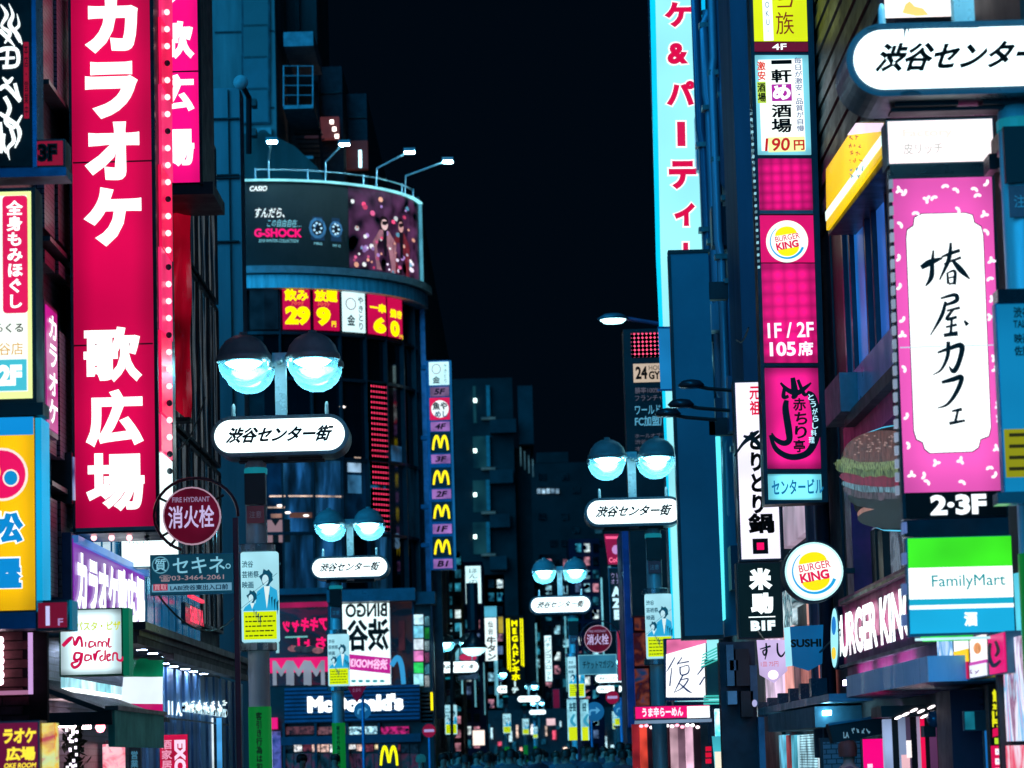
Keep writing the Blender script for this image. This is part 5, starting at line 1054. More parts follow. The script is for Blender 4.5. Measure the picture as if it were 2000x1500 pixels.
S.poly([(1285, 640), (1330, 640), (1335, 760), (1290, 760)], lit('#1c86c8', .7, .2), d=.013, name='dim_panel')
CRM = lit('#d00c48', 1, 0)
for ch, x0, y0, x1, y1 in (('ケ', 1297, 4, 1351, 54), ('&', 1303, 84, 1344, 126), ('パ', 1301, 158, 1357, 207), ('ー', 1322, 238, 1338, 286), ('テ', 1306, 314, 1360, 370), ('ィ', 1316, 396, 1358, 442), ('ー', 1334, 474, 1344, 540)):
    vt = ch == 'ー'
    if vt: S.poly([(x0-3, y0-3), (x1+3, y0-3), (x1+4, y1+3), (x0-2, y1+3)], lit('#f8ffff', 1.15, 0), d=.016); S.poly([(x0, y0), (x1, y0), (x1+1, y1), (x0+1, y1)], CRM, d=.021)
    else: S.text(ch, x0-3, y0-3, x1+3, y1+3, lit('#f8ffff', 1.15, 0), d=.016, bold=.105, rot=-.02); S.text(ch, x0, y0, x1, y1, CRM, d=.021, bold=.055, rot=-.02)
# dark blue back of a panel sign in front of it
S = Th('blue_panel_back', 'plain dark blue back of a tall panel sign covering the lower cyan sign', 'sign', P(1360, 1246, 45)); S.poly([(1307, 494), (1382, 492), (1412, 1244), (1334, 1247)], paint('#3c8ca4', .55, 0, .12, .6), d=.1, t=.25, name='back_panel')
S.poly([(1304, 491), (1385, 489), (1386, 495), (1305, 498)], DARK, d=.12, t=.3, name='cap'); S.poly([(1304, 498), (1309, 498), (1337, 1247), (1331, 1247)], paint('#12283a', .4), d=.11, t=.27, name='edge'); S.poly([(1331, 1243), (1413, 1240), (1413, 1248), (1331, 1251)], DARK, d=.12, t=.3, name='sill')
for y in (552, 817): S.box('arm', 1384, y, 1430, y+34, paint('#2a0c1c', .5), -.1, .1)
S = Th('blue_panel_back', 'second, shorter blue panel back with slanted top right of the tall one', 'sign', P(1430, 1240, 46)); S.poly([(1410, 838), (1450, 800), (1455, 1238), (1414, 1244)], paint('#2c88ac', .55, 0, .15, .6), d=.1, t=.3, name='back_panel')
S = Th('slim_light_strip', 'slim bright cyan vertical light strip right of the blue panel back', 'light strip', P(1400, 1220, 46)); S.poly([(1395, 842), (1405, 835), (1416, 1210), (1410, 1214)], lit('#58e8f4', 1.3, .1), d=.15, name='strip')
# three floodlights on arms
S = Th('floodlight_cluster', 'three dark floodlights on long arms reaching over the blue panel', 'floodlights', P(1340, 830, 43))
for k, (x, y) in enumerate(((1350, 752), (1330, 790), (1304, 808))):
    a = P(x+96, y+12, 43)-S.O; b = P(x, y, 43)-S.O; MB().tube([a, b+Vector((.25, 0, -.06)), b], .03, 6).build('arm', DARK, S); MB().lathe([(0, .09), (.14, .06), (.2, 0), (.16, -.04), (0, -.05)], tuple(b), 14).build('lamp_housing', paint('#3a5460', .3, .5), S, smooth=True)
# hot-pot sign
S = sign('hotpot_sign', 'white vertical sign with red and black brush lettering behind the pink tower', 1438, 742, 1522, 1095, 37, th=.3, case=paint('#1a2a3a', .4), face=lit('#f4f0ff', 1.1, .1), border=4)
S.text('元祖', 1464, 752, 1484, 812, lit('#d80c40', 1, 0), d=.02, vertical=True, bold=.03)
S.text('とりとり', 1462, 840, 1494, 1005, BLK, d=.02, vertical=True, bold=.05); S.text('鍋', 1461, 1002, 1512, 1042, BLK, d=.02, bold=.045)
S.brush([[(1434, 892, 3), (1450, 868, 6), (1468, 852, 10), (1482, 842, 4)], [(1452, 852, 5), (1476, 862, 9), (1488, 880, 6)]], lit('#0c2030', .3, 0), d=.03); S.box('seal', 1470, 1052, 1500, 1082, BLK, .013, .018); S.box('seal_centre', 1478, 1060, 1492, 1074, lit('#f00860', 1.1, 0), .019, .022)
S = sign('basement_sign', 'black sign with bold white characters and B1F under the hotpot sign', 1440, 1098, 1528, 1246, 37, th=.3, case=paint('#10181c', .4), face=lit('#0a2428', .5, .3), border=3)
S.text('米', 1462, 1110, 1508, 1152, WHT, d=.02, bold=.085); S.text('助', 1466, 1158, 1510, 1200, WHT, d=.02, bold=.085); S.box('rule', 1462, 1204, 1514, 1206, WHT, .013, .017); S.text('B1F', 1466, 1212, 1514, 1232, lit('#e8fcff', 1.1, 0), d=.02, bold=.07)
# stacked tower sign with pink panels
S = Th('stacked_tower_sign', 'slim stack of shop signs, yellow on top and pink below, right of the pipes', 'sign', P(1560, 985, 32.5))
S.poly([(1462, -60), (1586, -60), (1618, 980), (1494, 985)], paint('#1c2c38', .4, .4), d=-.02, t=.4, name='case')
def T_(y): return (1468+y*.031, 1578+y*.031)
def row(name, y0, y1, m, b=3): a, c = T_((y0+y1)/2); S.poly([(T_(y0)[0]+b, y0), (T_(y0)[1]-b, y0), (T_(y1)[1]-b, y1), (T_(y1)[0]+b, y1)], m, d=.01, t=.03, name=name)
row('yellow_panel', -60, 80, lit('#dcec00', 1.05, .08)); S.box('white_strip', 1489, -60, 1508, 80, lit('#f0ffff', 1.2, .05), .011, .014); S.text('RIZOKU-', 1493, -50, 1503, 70, lit('#3a6a98', .7, 0), d=.02, vertical=True); 
S.brush([[(1520, 0, 4), (1545, -2, 3), (1544, 12, 4)], [(1518, 14, 3), (1546, 13, 3)]], lit('#8a2800', .7, 0), d=.02); S.text('族', 1515, 24, 1550, 68, lit('#8a2800', .7, 0), d=.02, bold=.0)
row('floor_panel', 83, 100, lit('#70082c', .8, .1)); S.text('4F', 1508, 86, 1536, 98, WHT, d=.02, bold=.015)
row('white_panel', 108, 302, lit('#8ae8f8', 1.15, .1, edge=.3)); S.box('white_field', 1484, 116, 1570, 294, lit('#f4fffa', 1.25, .04), .011, .014)
for ch, y0, h in (('一', 118, 8), ('軒', 136, 26), ('酒', 204, 26), ('場', 232, 28)): S.text(ch, 1506, y0, 1546, y0+h, BLK, d=.02, bold=.03)
S.box('purple_square', 1507, 165, 1546, 198, lit('#b828a8', .9, .1), .015, .018); S.text('め', 1509, 166, 1544, 196, WHT, d=.021, bold=.05)
S.text('激安', 1479, 120, 1495, 158, lit('#e04030', .9, 0), d=.02, vertical=True, bold=.03); S.box('green_field', 1479, 160, 1496, 202, lit('#b8d848', 1, 0), .015, .017); S.text('酒場', 1480, 162, 1495, 200, BLK, d=.02, vertical=True, bold=.03); S.text('毎日が激安・品質が自慢', 1553, 112, 1568, 258, lit('#283c90', .7, 0), d=.02, vertical=True, bold=.01)
S.box('price_glow', 1500, 268, 1572, 297, lit('#e8f0a0', 1.1, 0), .015, .017); S.text('190', 1493, 270, 1544, 296, lit('#c81c20', .9, 0), d=.021, bold=.02, shear=.1); S.text('円', 1550, 274, 1571, 294, lit('#c81c20', .9, 0), d=.021, bold=.03)
PK = lit('#e8087c', 1.1, .22, 1, dots=9, edge=.45); PKd = lit('#f01080', 1.15, .18, 1, dots=7, edge=.42)
row('pink_panel', 310, 410, PK); row('divider', 411, 418, paint('#8a7070', .4, .4)); row('pink_panel', 421, 512, lit('#d80868', 1, .15)); row('pink_panel', 515, 708, PKd); row('divider', 710, 716, paint('#2a2c34', .4, .4)); row('pink_panel', 719, 915, lit('#f4188c', 1.2, .18, 1.4, edge=.6)); row('divider', 917, 924, DARK); row('cyan_panel', 926, 976, lit('#7ce8f8', 1.4, .12, edge=.5))
def burger_logo(S, cx, cy, r_, d=.02, tilt=-9):
    S.disc(cx, cy, r_, r_, lit('#f0fcf0', 1.15, .05), d=d, t=.008, name='logo_disc', n=40)
    S.brush([[(cx+r_*.8*math.cos(math.radians(a)), cy-r_*.8*math.sin(math.radians(a)), r_*(.03+.1*max(0, (a-130)/230))) for a in range(130, 355, 15)]], lit('#18a0e0', 1, 0), d=d+.003, name='logo_crescent')
    c, s = math.cos(math.radians(tilt)), math.sin(math.radians(tilt))
    def rot(x, y): return cx+(x*c-y*s)*r_, cy+(x*s+y*c)*r_
    for sg in (-1, 1):
        S.poly([rot(.52*math.cos(math.radians(t)), sg*(.33+.38*math.sin(math.radians(t)))) for t in range(0, 181, 12)], lit('#f0e000', 1.1, .1), d=d+.004, name='logo_bun')
    m = lit('#d80c50', 1, 0); w = r_
    for t_, y0, y1, q, b in (('BURGER', -.32, -.05, .6, .012), ('KING', .0, .36, .55, .05)): S.text(t_, cx-q*w-(.02 if b > .05 else -.02)*w, cy+y0*w, cx+q*w, cy+y1*w, m, d=d+.009, bold=b, rot=math.radians(-tilt))
burger_logo(S, 1537, 472, 41, .02)
S.text('1F / 2F', 1499, 630, 1589, 660, lit('#f8e8ff', 1.15, 0), d=.02, bold=.02); S.text('105', 1503, 668, 1554, 696, lit('#f8e8ff', 1.15, 0), d=.02, bold=.035); S.text('席', 1558, 667, 1588, 696, lit('#f8e8ff', 1.15, 0), d=.02, bold=.03)
ik = lit('#0c1c2c', .3, 0)
S.brush([[(1536, 782, 9), (1534, 800, 13), (1540, 840, 14), (1541, 860, 12), (1530, 866, 11), (1514, 858, 8), (1507, 846, 3)], [(1504, 850, 6), (1516, 878, 10), (1545, 893, 12), (1578, 884, 13), (1594, 850, 16), (1594, 810, 18), (1586, 776, 15), (1576, 766, 6)]], ik, d=.02, name='chili_emblem')
S.brush([[(1524, 748, 4), (1538, 762, 9), (1556, 768, 10), (1572, 758, 8), (1584, 748, 3)], [(1548, 738, 9), (1552, 770, 14), (1546, 778, 5)], [(1532, 758, 7), (1530, 776, 8), (1540, 774, 6)], [(1558, 742, 6), (1570, 770, 8), (1578, 768, 4)]], ik, d=.021, name='chili_emblem')
for i, ch in enumerate('赤ちり亭'): S.text(ch, 1548+i*5-i*i*1.5, 778+i*27, 1574+i*4-i*i*1.5, 803+i*27, ik, d=.022, bold=.03)
for i, ch in enumerate('とうがらし料理'): x = 1583+math.sin(i*.5)*9; S.text(ch, x-5, 770+i*14, x+6, 782+i*14, lit('#b8f0ff', 1, 0), d=.026, bold=.02)
S.text('センタービル', 1507, 936, 1608, 966, lit('#1478b0', .8, 0), d=.02, bold=.025)
for k in range(26): u, v = S.uv(1467+k*.6, 222+k*12); MB().box(u-.012, u+.012, -.03, .02, v-.012, v+.012).build('edge_light', lit('#9ad8e8', .8 if k % 2 else .3, 0), S)
# round burger sign on an arm
S = Th('round_burger_sign', 'round white burger logo sign with dark rim jutting from the wall', 'sign', P(1590, 1180, 29)); S.disc(1590, 1116, 61, 61, paint('#0c1c24', .4, .3), d=-.002, t=.28, name='case', n=40); S.disc(1590, 1116, 57, 57, lit('#c0f8f4', 1.15, .05), d=.006, t=.01, name='rim_light', n=40); burger_logo(S, 1590, 1116, 53, .02)
S.box('arm', 1650, 1108, 1672, 1118, DARK, -.2, -.1)
# ---------------------------------------------------------------- slanted yellow sign, white sign, cafe sign, convenience store
S = Th('slanted_yellow_sign', 'yellow sign with a white stripe seen steeply from the side, top right', 'sign', (XR-.35, 29, P(1650, 450, 29).z), -90)
S.poly([(1611, 334), (1674, 236), (1735, 236), (1736, 303), (1614, 460)], paint('#06202c', .4), d=-.02, t=.3, name='case'); S.poly([(1617, 330), (1677, 240), (1731, 240), (1731, 296), (1618, 450)], lit('#ffd000', 1.1, .15, .6, edge=.2), d=.02, t=.03, name='face')
S.poly([(1660, 264), (1677, 240), (1731, 240), (1731, 256)], lit('#f0d8f0', 1.1, .1), d=.026, name='pale_band'); S.poly([(1617, 414), (1731, 258), (1731, 280), (1618, 432)], lit('#e8fff8', 1.15, .05), d=.028, name='white_stripe')
scrib(S, 1664, 262, 1690, 322, lit('#a04808', .6, 0), d=.03, rows=4); scrib(S, 1666, 322, 1694, 352, lit('#4a90a8', .7, 0), d=.034, rows=2)
S = sign('pale_factory_sign', 'washed out white sign with faint lettering above the pink cafe sign', 1732, 232, 1942, 320, 21, th=.3, case=paint('#3a4a50', .4), face=lit('#fff0f0', 1.2, .04), border=3)
S.text('Factory', 1762, 252, 1860, 272, lit('#fce0d8', 1.05, 0), d=.02, bold=.03); S.text('皮リッチ', 1764, 280, 1840, 302, lit('#b0b8b0', .9, 0), d=.02); S.box('under_rail', 1738, 321, 1938, 346, paint('#0c1c24', .3, .4), -.2, .02)
S = sign('white_top_sign', 'white glowing board with a yellow splash above the nearest oval sign', 1727, -40, 1920, 33, 22, th=.3, case=FRM, face=lit('#fff4f0', 1.2, .05), border=0); S.poly([(1762, 26), (1768, 10), (1776, 4), (1786, 14), (1802, 18), (1812, 30), (1790, 32)], lit('#ffd878', 1.1, .1), d=.02)
S = Th('cafe_vertical_sign', 'tall pink blossom sign with black brush lettering on a white field, right', 'sign', P(1860, 1012, 20))
S.poly([(1736, 342), (1942, 336), (1970, 1008), (1764, 1014)], paint('#14242c', .4, .3), d=-.01, t=.15, name='case')
S.poly([(1742, 350), (1937, 345), (1960, 958), (1767, 963)], lit('#ff60c4', 1.12, .16, .7, edge=.25), d=.0, t=.012, name='pink_face')
oc = [(1800, 419), (1884, 417), (1898, 421), (1902, 436), (1915, 444), (1919, 460), (1934, 836), (1930, 852), (1914, 858), (1910, 874), (1898, 882), (1816, 885), (1806, 877), (1802, 864), (1790, 858), (1785, 842), (1770, 466), (1772, 450), (1784, 442), (1786, 426)]
def grow(pts, q): cx = sum(p[0] for p in pts)/len(pts); cy = sum(p[1] for p in pts)/len(pts); return [(x+q*(1 if x > cx else -1), y+q*(1 if y > cy else -1)) for x, y in pts]
S.poly(grow(oc, 1.5), BLK, d=.014, name='outline'); S.poly(oc, lit('#f8ffff', 1.35, .03), d=.018, name='white_field')
S.box('panel_joint', 1757, 676, 1948, 678, lit('#b8d0e0', 1, 0), .019, .021)
IKC = lit('#06222e', .3, 0)
S.brush([[(1822, 490, 4), (1820, 515, 8), (1818, 542, 10), (1807, 560, 3)], [(1798, 524, 9), (1815, 514, 13), (1840, 505, 4)], [(1838, 503, 4), (1856, 496, 7), (1874, 490, 7)], [(1842, 517, 3), (1876, 504, 6)], [(1856, 475, 5), (1852, 508, 9), (1834, 548, 3)], [(1858, 508, 5), (1875, 528, 12), (1893, 546, 3)], [(1849, 533, 4), (1851, 556, 6)], [(1850, 534, 3), (1864, 531, 6), (1863, 557, 7)], [(1851, 544, 3), (1862, 542, 4)], [(1852, 556, 4), (1862, 554, 4)],
         [(1836, 584, 4), (1864, 577, 8), (1867, 588, 9), (1846, 597, 5)], [(1846, 590, 6), (1838, 618, 8), (1816, 656, 2)], [(1848, 608, 4), (1874, 602, 6)], [(1862, 604, 5), (1848, 624, 7), (1868, 620, 6)], [(1846, 640, 4), (1868, 635, 6)], [(1858, 624, 5), (1856, 652, 6)], [(1842, 656, 7), (1870, 652, 10)], [(1882, 627, 4), (1889, 636, 9)],
         [(1830, 690, 4), (1852, 682, 8), (1877, 676, 11), (1873, 705, 10), (1862, 726, 10), (1852, 716, 2)], [(1851, 668, 8), (1850, 695, 8), (1838, 722, 5), (1821, 733, 2)], [(1838, 748, 6), (1860, 742, 10), (1877, 738, 10), (1868, 765, 9), (1850, 790, 6), (1830, 798, 2)], [(1858, 804, 4), (1878, 800, 7)], [(1870, 802, 5), (1865, 824, 6)], [(1853, 828, 7), (1884, 822, 5)]], IKC, d=.024, n=6)
pet = lit('#fff0fa', 1.15, 0)
for i, (x, y) in enumerate([(1756, 372), (1768, 379), (1810, 390), (1822, 385), (1845, 362), (1868, 370), (1904, 368), (1908, 380), (1928, 360), (1873, 410), (1922, 420), (1760, 438), (1928, 452), (1788, 415), (1757, 505), (1758, 562), (1936, 510), (1932, 543), (1938, 585), (1764, 627), (1762, 655), (1934, 620), (1942, 700), (1944, 722), (1768, 720), (1949, 792), (1772, 815), (1951, 818), (1776, 870), (1946, 876), (1828, 905), (1876, 900), (1780, 928), (1806, 930), (1812, 940), (1880, 940), (1932, 912), (1944, 930)]):
    a = R.uniform(0, 3)
    for q in range(R.choice((2, 3))):
        t = a+q*1.9; S.disc(x+4*math.cos(t), y+4*math.sin(t), 5, 3.1, pet, d=.016+q*.001, t=.002, name='petal', n=10, tilt=math.degrees(t))
S.poly([(1768, 963), (1961, 958), (1966, 1006), (1770, 1011)], BLK, d=.01, t=.03, name='floor_panel'); S.text('2·3F', 1816, 966, 1926, 1006, lit('#f4fcff', 1.2, 0), d=.02, bold=.05)
for k in range(24): u, v = S.uv(1740+k*.55, 360+k*26); MB().box(u-.012, u+.012, -.03, .03, v-.03, v+.03).build('edge_clip', lit('#b8c8e0', .5, .2), S)
S = Th('convenience_store_sign', 'green, white and blue striped store sign box beneath the cafe sign', 'sign', P(1876, 1240, 20))
S.poly([(1769, 1050), (1975, 1044), (1986, 1236), (1776, 1244)], paint('#1a6a80', .4), d=-.01, t=.1, name='case')
def fm(y0, y1, m, name): S.poly([(1773+(y0-1050)*.028, y0), (1974+(y0-1050)*.04, y0-5), (1974+(y1-1050)*.04, y1-5), (1773+(y1-1050)*.028, y1)], m, d=.01, t=.02, name=name)
fm(1052, 1110, lit('#3ce020', 1.1, .14, 2.5), 'green_band'); fm(1110, 1171, lit('#fafffa', 1.35, .03), 'white_band'); fm(1171, 1183, lit('#18a8c8', 1, .05), 'blue_line'); fm(1183, 1191, lit('#f0ffff', 1.2, 0), 'white_line'); fm(1191, 1238, lit('#1cb0e0', 1.0, .15, 1.5), 'blue_band')
S.text('FamilyMart', 1819, 1122, 1963, 1152, lit('#18a0a8', .8, 0), d=.02, bold=.01); S.text('酒', 1882, 1195, 1908, 1223, lit('#f4ffff', 1.2, 0), d=.02, bold=.05)
S.poly([(1978, 1120), (2030, 1110), (2040, 1236), (1984, 1240)], lit('#60d8f0', 1.1, .3, 2), d=-.06, t=.05, name='curved_end'); S.box('top_box', 1766, 1013, 1970, 1046, paint('#123a44', .15, .3, .4, 4), -.1, .0); S.poly([(1800, 1240), (1906, 1238), (1900, 1250), (1806, 1252)], lit('#20e040', 1, .3, 6), d=-.1, name='green_underside'); S.box('under_strip', 1790, 1243, 2010, 1248, lit('#c8f8ff', 1, .2), -.08, -.04)
for y in (1020, 1080, 1140, 1200): S.box('side_clip', 1763, y, 1771, y+22, lit('#6a88c8', .5, .5, 5), -.1, .02)
S = Th('support_arm', 'dark steel arms and housings bolted beside the pole at the right edge', 'bracket', P(1960, 400, 19))
S.box('arm', 1930, 310, 2010, 330, paint('#16303c', .3, .5), -.1, .05); S.box('collar', 1928, 305, 1944, 336, paint('#0c2028', .3, .5), -.14, .09); S.box('housing', 1950, 250, 2000, 300, paint('#101c22', .4, .3), -.3, .1, rad=10); S.poly([(1962, 330), (2010, 300), (2010, 378), (1972, 380), (1960, 350)], paint('#0c161c', .4, .3), d=.1, t=.3, name='spotlight')
# ---------------------------------------------------------------- hamburger cut-out board
S = Th('burger_board', 'big cut-out board of a layered hamburger with a glowing edge', 'sign', (XR-.42, 29, P(1700, 1030, 29).z), -90)
def layer(pts, m, d, name): S.poly(pts, m, d=d, t=.03, name=name)
sil = [(1644, 905), (1650, 885), (1664, 868), (1690, 850), (1730, 836), (1790, 826), (1790, 1036), (1730, 1034), (1700, 1022), (1676, 996), (1668, 965), (1652, 945), (1646, 925)]
layer([(x-3 if x < 1780 else x, y+(3 if y > 960 else -3)) for x, y in sil], lit('#50c8f0', .9, .2), .0, 'glowing_edge')
layer(sil, paint('#0e141c', .6), .03, 'board')
def oval(cx, cy, rx, ry, m, d, name, jag=0, n=44):
    S.poly([(min(1800, cx+(rx+R.uniform(-jag, jag))*math.cos(2*math.pi*i/n)), cy+(ry+R.uniform(-jag, jag))*math.sin(2*math.pi*i/n)) for i in range(n)], m, d=d, t=.03, name=name)
oval(1756, 1004, 72, 24, lit('#a87468', .75, .3, 5), .045, 'bottom_bun'); oval(1752, 1012, 66, 20, lit('#10161e', .5, .3, 5), .052, 'base')
oval(1748, 972, 80, 24, lit('#0c0c10', .5, .5, 6), .06, 'patty', 1.5); oval(1746, 956, 84, 20, lit('#5c4a58', .7, .7, 10), .066, 'bacon', 2.5); oval(1748, 944, 88, 18, lit('#6890a0', .75, .7, 12), .072, 'onion', 2)
oval(1746, 930, 90, 20, lit('#7a1038', .85, .4, 6), .078, 'tomato', 1); oval(1744, 908, 98, 24, lit('#68804c', .75, .7, 16), .084, 'lettuce', 4); oval(1748, 900, 90, 20, lit('#8aa068', .7, .8, 22), .09, 'lettuce', 5)
S.poly([(1668, 892)]+[(1748-82*math.cos(math.radians(t)), 890-50*math.sin(math.radians(t))) for t in range(6, 130, 6)]+[(1800, 896), (1740, 902), (1700, 902)], lit('#6c4844', .75, .5, 10), d=.096, t=.03, name='bun')
for k in range(44): x = 1690+R.random()*90; y = 848+R.random()*34+max(0, 1705-x)*.6; S.disc(x, y, 2.0, 1.2, lit('#b89890', .7, 0), d=.099, t=.003, name='seed', n=6)
# ---------------------------------------------------------------- burger restaurant fascia on the right facade
B2 = Th('burger_restaurant', 'curved plum coloured burger restaurant fascia with big white lettering and blue canopy', 'shopfront', (XR, 28, 0))
PLUM = paint('#b01068', .5, 0, .25, 2, 1)
rs(B2, 1640, 1172, 1300, 1850, 'upper_fascia', PLUM, .3); rs(B2, 1655, 1262, 1340, 1850, 'lower_band', paint('#90105c', .5, 0, .3, 2, 1), .34); rs(B2, 1640, 1176, 1182, 1850, 'fascia_rim', paint('#241828', .4, .3), .36); rs(B2, 1640, 1300, 1306, 1850, 'fascia_rim', paint('#1c1420', .4, .3), .38)
mb = MB(); n = 14; Y0, Y1 = yx(1836, XR-.6, 1340), yx(1632, XR-.6, 1340); z0, z1 = P(1632, 1368, Y1).z, P(1632, 1330, Y1).z
pr = [(XR, Y0)] + [(XR-.68*math.sin(math.pi/2*min(1, (1-i/n)*4+.0)) , Y0+(Y1-Y0)*i/n) for i in range(n+1)] + [(XR, Y1)]
pr = [(a, b) for a, b in pr]; k_ = len(pr); mb.add([Vector((a, b, z))-B2.O for z in (z0, z1) for a, b in pr], [tuple(range(k_)), tuple(range(2*k_-1, k_-1, -1))]+[(i, i+k_, (i+1) % k_+k_, (i+1) % k_) for i in range(k_)]); mb.build('canopy', paint('#70d4ff', .3, 0, .12, 2, 1), B2)
S = Th('burger_restaurant_lettering', 'big raised white burger restaurant lettering on the plum fascia', 'sign', (XR-.31, 28, P(1700, 1290, 28).z), -90)
S.text('BURGER KING', 0, 0, 0, 0, lit('#f0ffff', 1.7, .04), d=.03, bold=.045, r=S.srect(1636, 1206, 1290, 1793))
S = Th('edge_on_logo_sign', 'round burger logo disc seen nearly edge on at the start of the lettering', 'sign', (XR-.6, 30.5, P(1630, 1290, 30.5).z), -60)
S.disc(1630, 1246, 8, 62, paint('#123a50', .4), d=-.01, t=.1, name='case'); S.disc(1630, 1246, 7, 58, lit('#a0ecf8', 1.1, .1), d=.004, name='logo_disc'); S.disc(1630, 1222, 4, 18, lit('#1878c8', 1, 0), d=.012); S.disc(1630, 1276, 4, 12, lit('#f0d040', 1, 0), d=.012)
for k, (x0, x1) in enumerate(((1831, 1862), (1864, 1893), (1895, 1929), (1931, 1966))):
    S = Th('floor_directory_panel', ('pale blue directory panel, first of the row under the striped store sign', 'white, yellow and red directory panel marked 4F', 'white directory panel with a pink band and orange picture', 'magenta directory panel with a black chili emblem')[k], 'sign', (XR-.4, 23, P((x0+x1)/2, 1335, 23).z), -90)
    yt, yb = 1252-k*3, 1336-k*6; S.sbox('case', x0-1, yt-2, yb+3, x1+1, FRM, -.1, 0)
    def q_(n, a, b, m, d=.01): S.sbox(n, x0+1, yt+(yb-yt)*a, yt+(yb-yt)*b, x1-1, m, 0, d)
    if k == 0: q_('face', 0, .7, streaks(('#5ab8e8', '#b8d8f8', '#3c98c8', '#e8f4ff'), 3, 3, .9)); q_('white_foot', .7, 1, lit('#d8fff8', 1.1, .2, 4))
    elif k == 1: q_('white_top', 0, .3, lit('#f0f8ff', 1.1, .1)); q_('yellow_band', .3, .6, lit('#ffc800', 1.1, .05)); q_('red_band', .6, 1, lit('#c00c48', 1, .1)); S.text('4F', 1872, 1302, 1884, 1322, WHT, d=.02, bold=.04)
    elif k == 2: q_('white_top', 0, .62, lit('#fff4f0', 1.15, .08)); q_('pink_band', .62, .7, lit('#c840a8', 1, 0)); q_('white_foot', .7, 1, lit('#f0f4ff', 1.05, .1)); S.disc(1914, 1266, 7, 11, lit('#f0a060', 1, .3, 9), d=.02); scrib(S, 1898, 1306, 1924, 1320, lit('#8a4888', .7, 0), d=.02)
    else: q_('face', 0, 1, lit('#e00c70', 1, .12)); S.brush([[(1940, 1256, 6), (1938, 1280, 7), (1946, 1300, 8), (1960, 1290, 5)], [(1950, 1252, 5), (1956, 1270, 7), (1950, 1282, 5)]], IKC, d=.02)
S = Th('picture_poster', 'tall lit photo poster of pale swirls at the right edge', 'poster', (XR-.3, 21, P(1985, 1450, 21).z), -90); S.sbox('face', 1971, 1250, 1448, 2040, streaks(('#d8f0ff', '#e89ab8', '#70b8d8', '#fff0f8', '#8a5070', '#b8e8f8'), 3.5, 1.6, .95, seed=7), 0, .05); S.sbox('face', 1973, 1456, 1560, 2040, streaks(('#f8f0f4', '#e83050', '#f0c0c8', '#ffffff'), 3, 3, .95, seed=5), 0, .05); S.sbox('frame', 1968, 1246, 1560, 1971, BLACK, 0, .08)
S = sign('menu_board', 'narrow black menu board with yellow prices and white price tags at the right', 1934, 1336, 1970, 1560, 21.3, th=.15, case=BLACK, face=lit('#05080c', .3, 0), border=1)
yl = lit('#e0e020', 1, .1)
for t, y0, y1, m_ in (('飲み', 1346, 1372, yl), ('放題', 1374, 1386, yl), ('125', 1388, 1414, yl), ('円〜', 1404, 1420, yl)): S.text(t, 1937, y0, 1966, y1, m_, d=.02, bold=.06)
S.poly([(1938, 1424), (1966, 1416), (1966, 1432), (1938, 1440)], lit('#d80c50', 1, 0), d=.02, name='red_flash'); S.box('tag', 1942, 1441, 1966, 1453, lit('#b8e030', 1, .1), .012, .02); S.box('red_field', 1937, 1456, 1968, 1560, lit('#d80c50', 1, .1), .012, .018)
for k in range(5): S.box('price_tag', 1943, 1462+k*19, 1967, 1474+k*19, lit('#fff4ff', 1.1, .05), .019, .024); scrib(S, 1945, 1464+k*19, 1965, 1472+k*19, lit('#3040a0', .6, 0), d=.03)
rs(B2, 1833, 1352, 1600, 1861, 'plum_pillar', paint('#5c1436', .45, 0, .2), .35); rs(B2, 1862, 1350, 1600, 1932, 'dark_recess', paint('#07090c', .5), .1)
for k in range(12): rs(B2, 1864, 1356+k*12, 1357.5+k*12, 1930, 'wall_board', paint('#1a181c', .5), .13)
S = sign('wall_plate', 'small teal and grey notice plate on the dark recess right of the plum pillar', 1882, 1388, 1932, 1427, 22, th=.05, case=FRM, face=paint('#4a4248', .5), border=1); S.box('teal_half', 1884, 1390, 1903, 1425, lit('#1c90a8', .6, .4, 6), .013, .018)
S = sign('light_column', 'slim blue light column beneath the teal notice plate', 1925, 1426, 1935, 1560, 22, th=.1, case=FRM, face=lit('#1c78c8', .8, .3), border=1, cat='light column')
# shop interior right of the pink panel, spotlights in a ceiling
S = Th('open_shop_interior', 'bright open shop interior with silver columns under the blue canopy', 'shopfront', P(1780, 1560, 24.3))
for k, (x0, x1, c, kk) in enumerate(((1735, 1748, '#9ab0d8', .8), (1748, 1760, '#141c24', .3), (1760, 1774, '#8a9cc0', .7), (1774, 1784, '#5a4a6a', .5), (1784, 1796, '#0c0c12', .3), (1796, 1802, '#a898b8', .7), (1802, 1812, '#e00c48', .9), (1812, 1820, '#181018', .3), (1820, 1834, '#6a3c68', .5))): S.box('interior_panel', x0, 1404-k*3, x1, 1600, lit(c, kk*1.3, .35, 2), -.3, -.1+.02*(k % 3))
S.box('white_card', 1772, 1446, 1781, 1480, lit('#fff4f0', 1.1, .1), -.05, -.02); S.box('white_card', 1764, 1474, 1780, 1560, lit('#ffc8d0', .9, .2), -.08, -.04); S.box('ceiling', 1715, 1378, 1840, 1400, BLACK, -.5, .2)
for x, y in ((1748, 1402), (1762, 1396), (1778, 1388), (1792, 1390), (1812, 1382), (1798, 1400), (1828, 1396)): S.disc(x, y, 8, 2.4, lit('#fff0f4', 3, 0), d=.22, name='downlight', tilt=-25)
MB().lathe([(0, .07), (.05, .055), (.07, 0), (.05, -.055), (0, -.07)], (S.uv(1816, 1405)[0], -.3, S.uv(1816, 1405)[1]), 16).build('dome_camera', paint('#5a7090', .15, .2), S, smooth=True); S.box('speaker', 1795, 1418, 1818, 1440, paint('#0c1c20', .4), .1, .3)
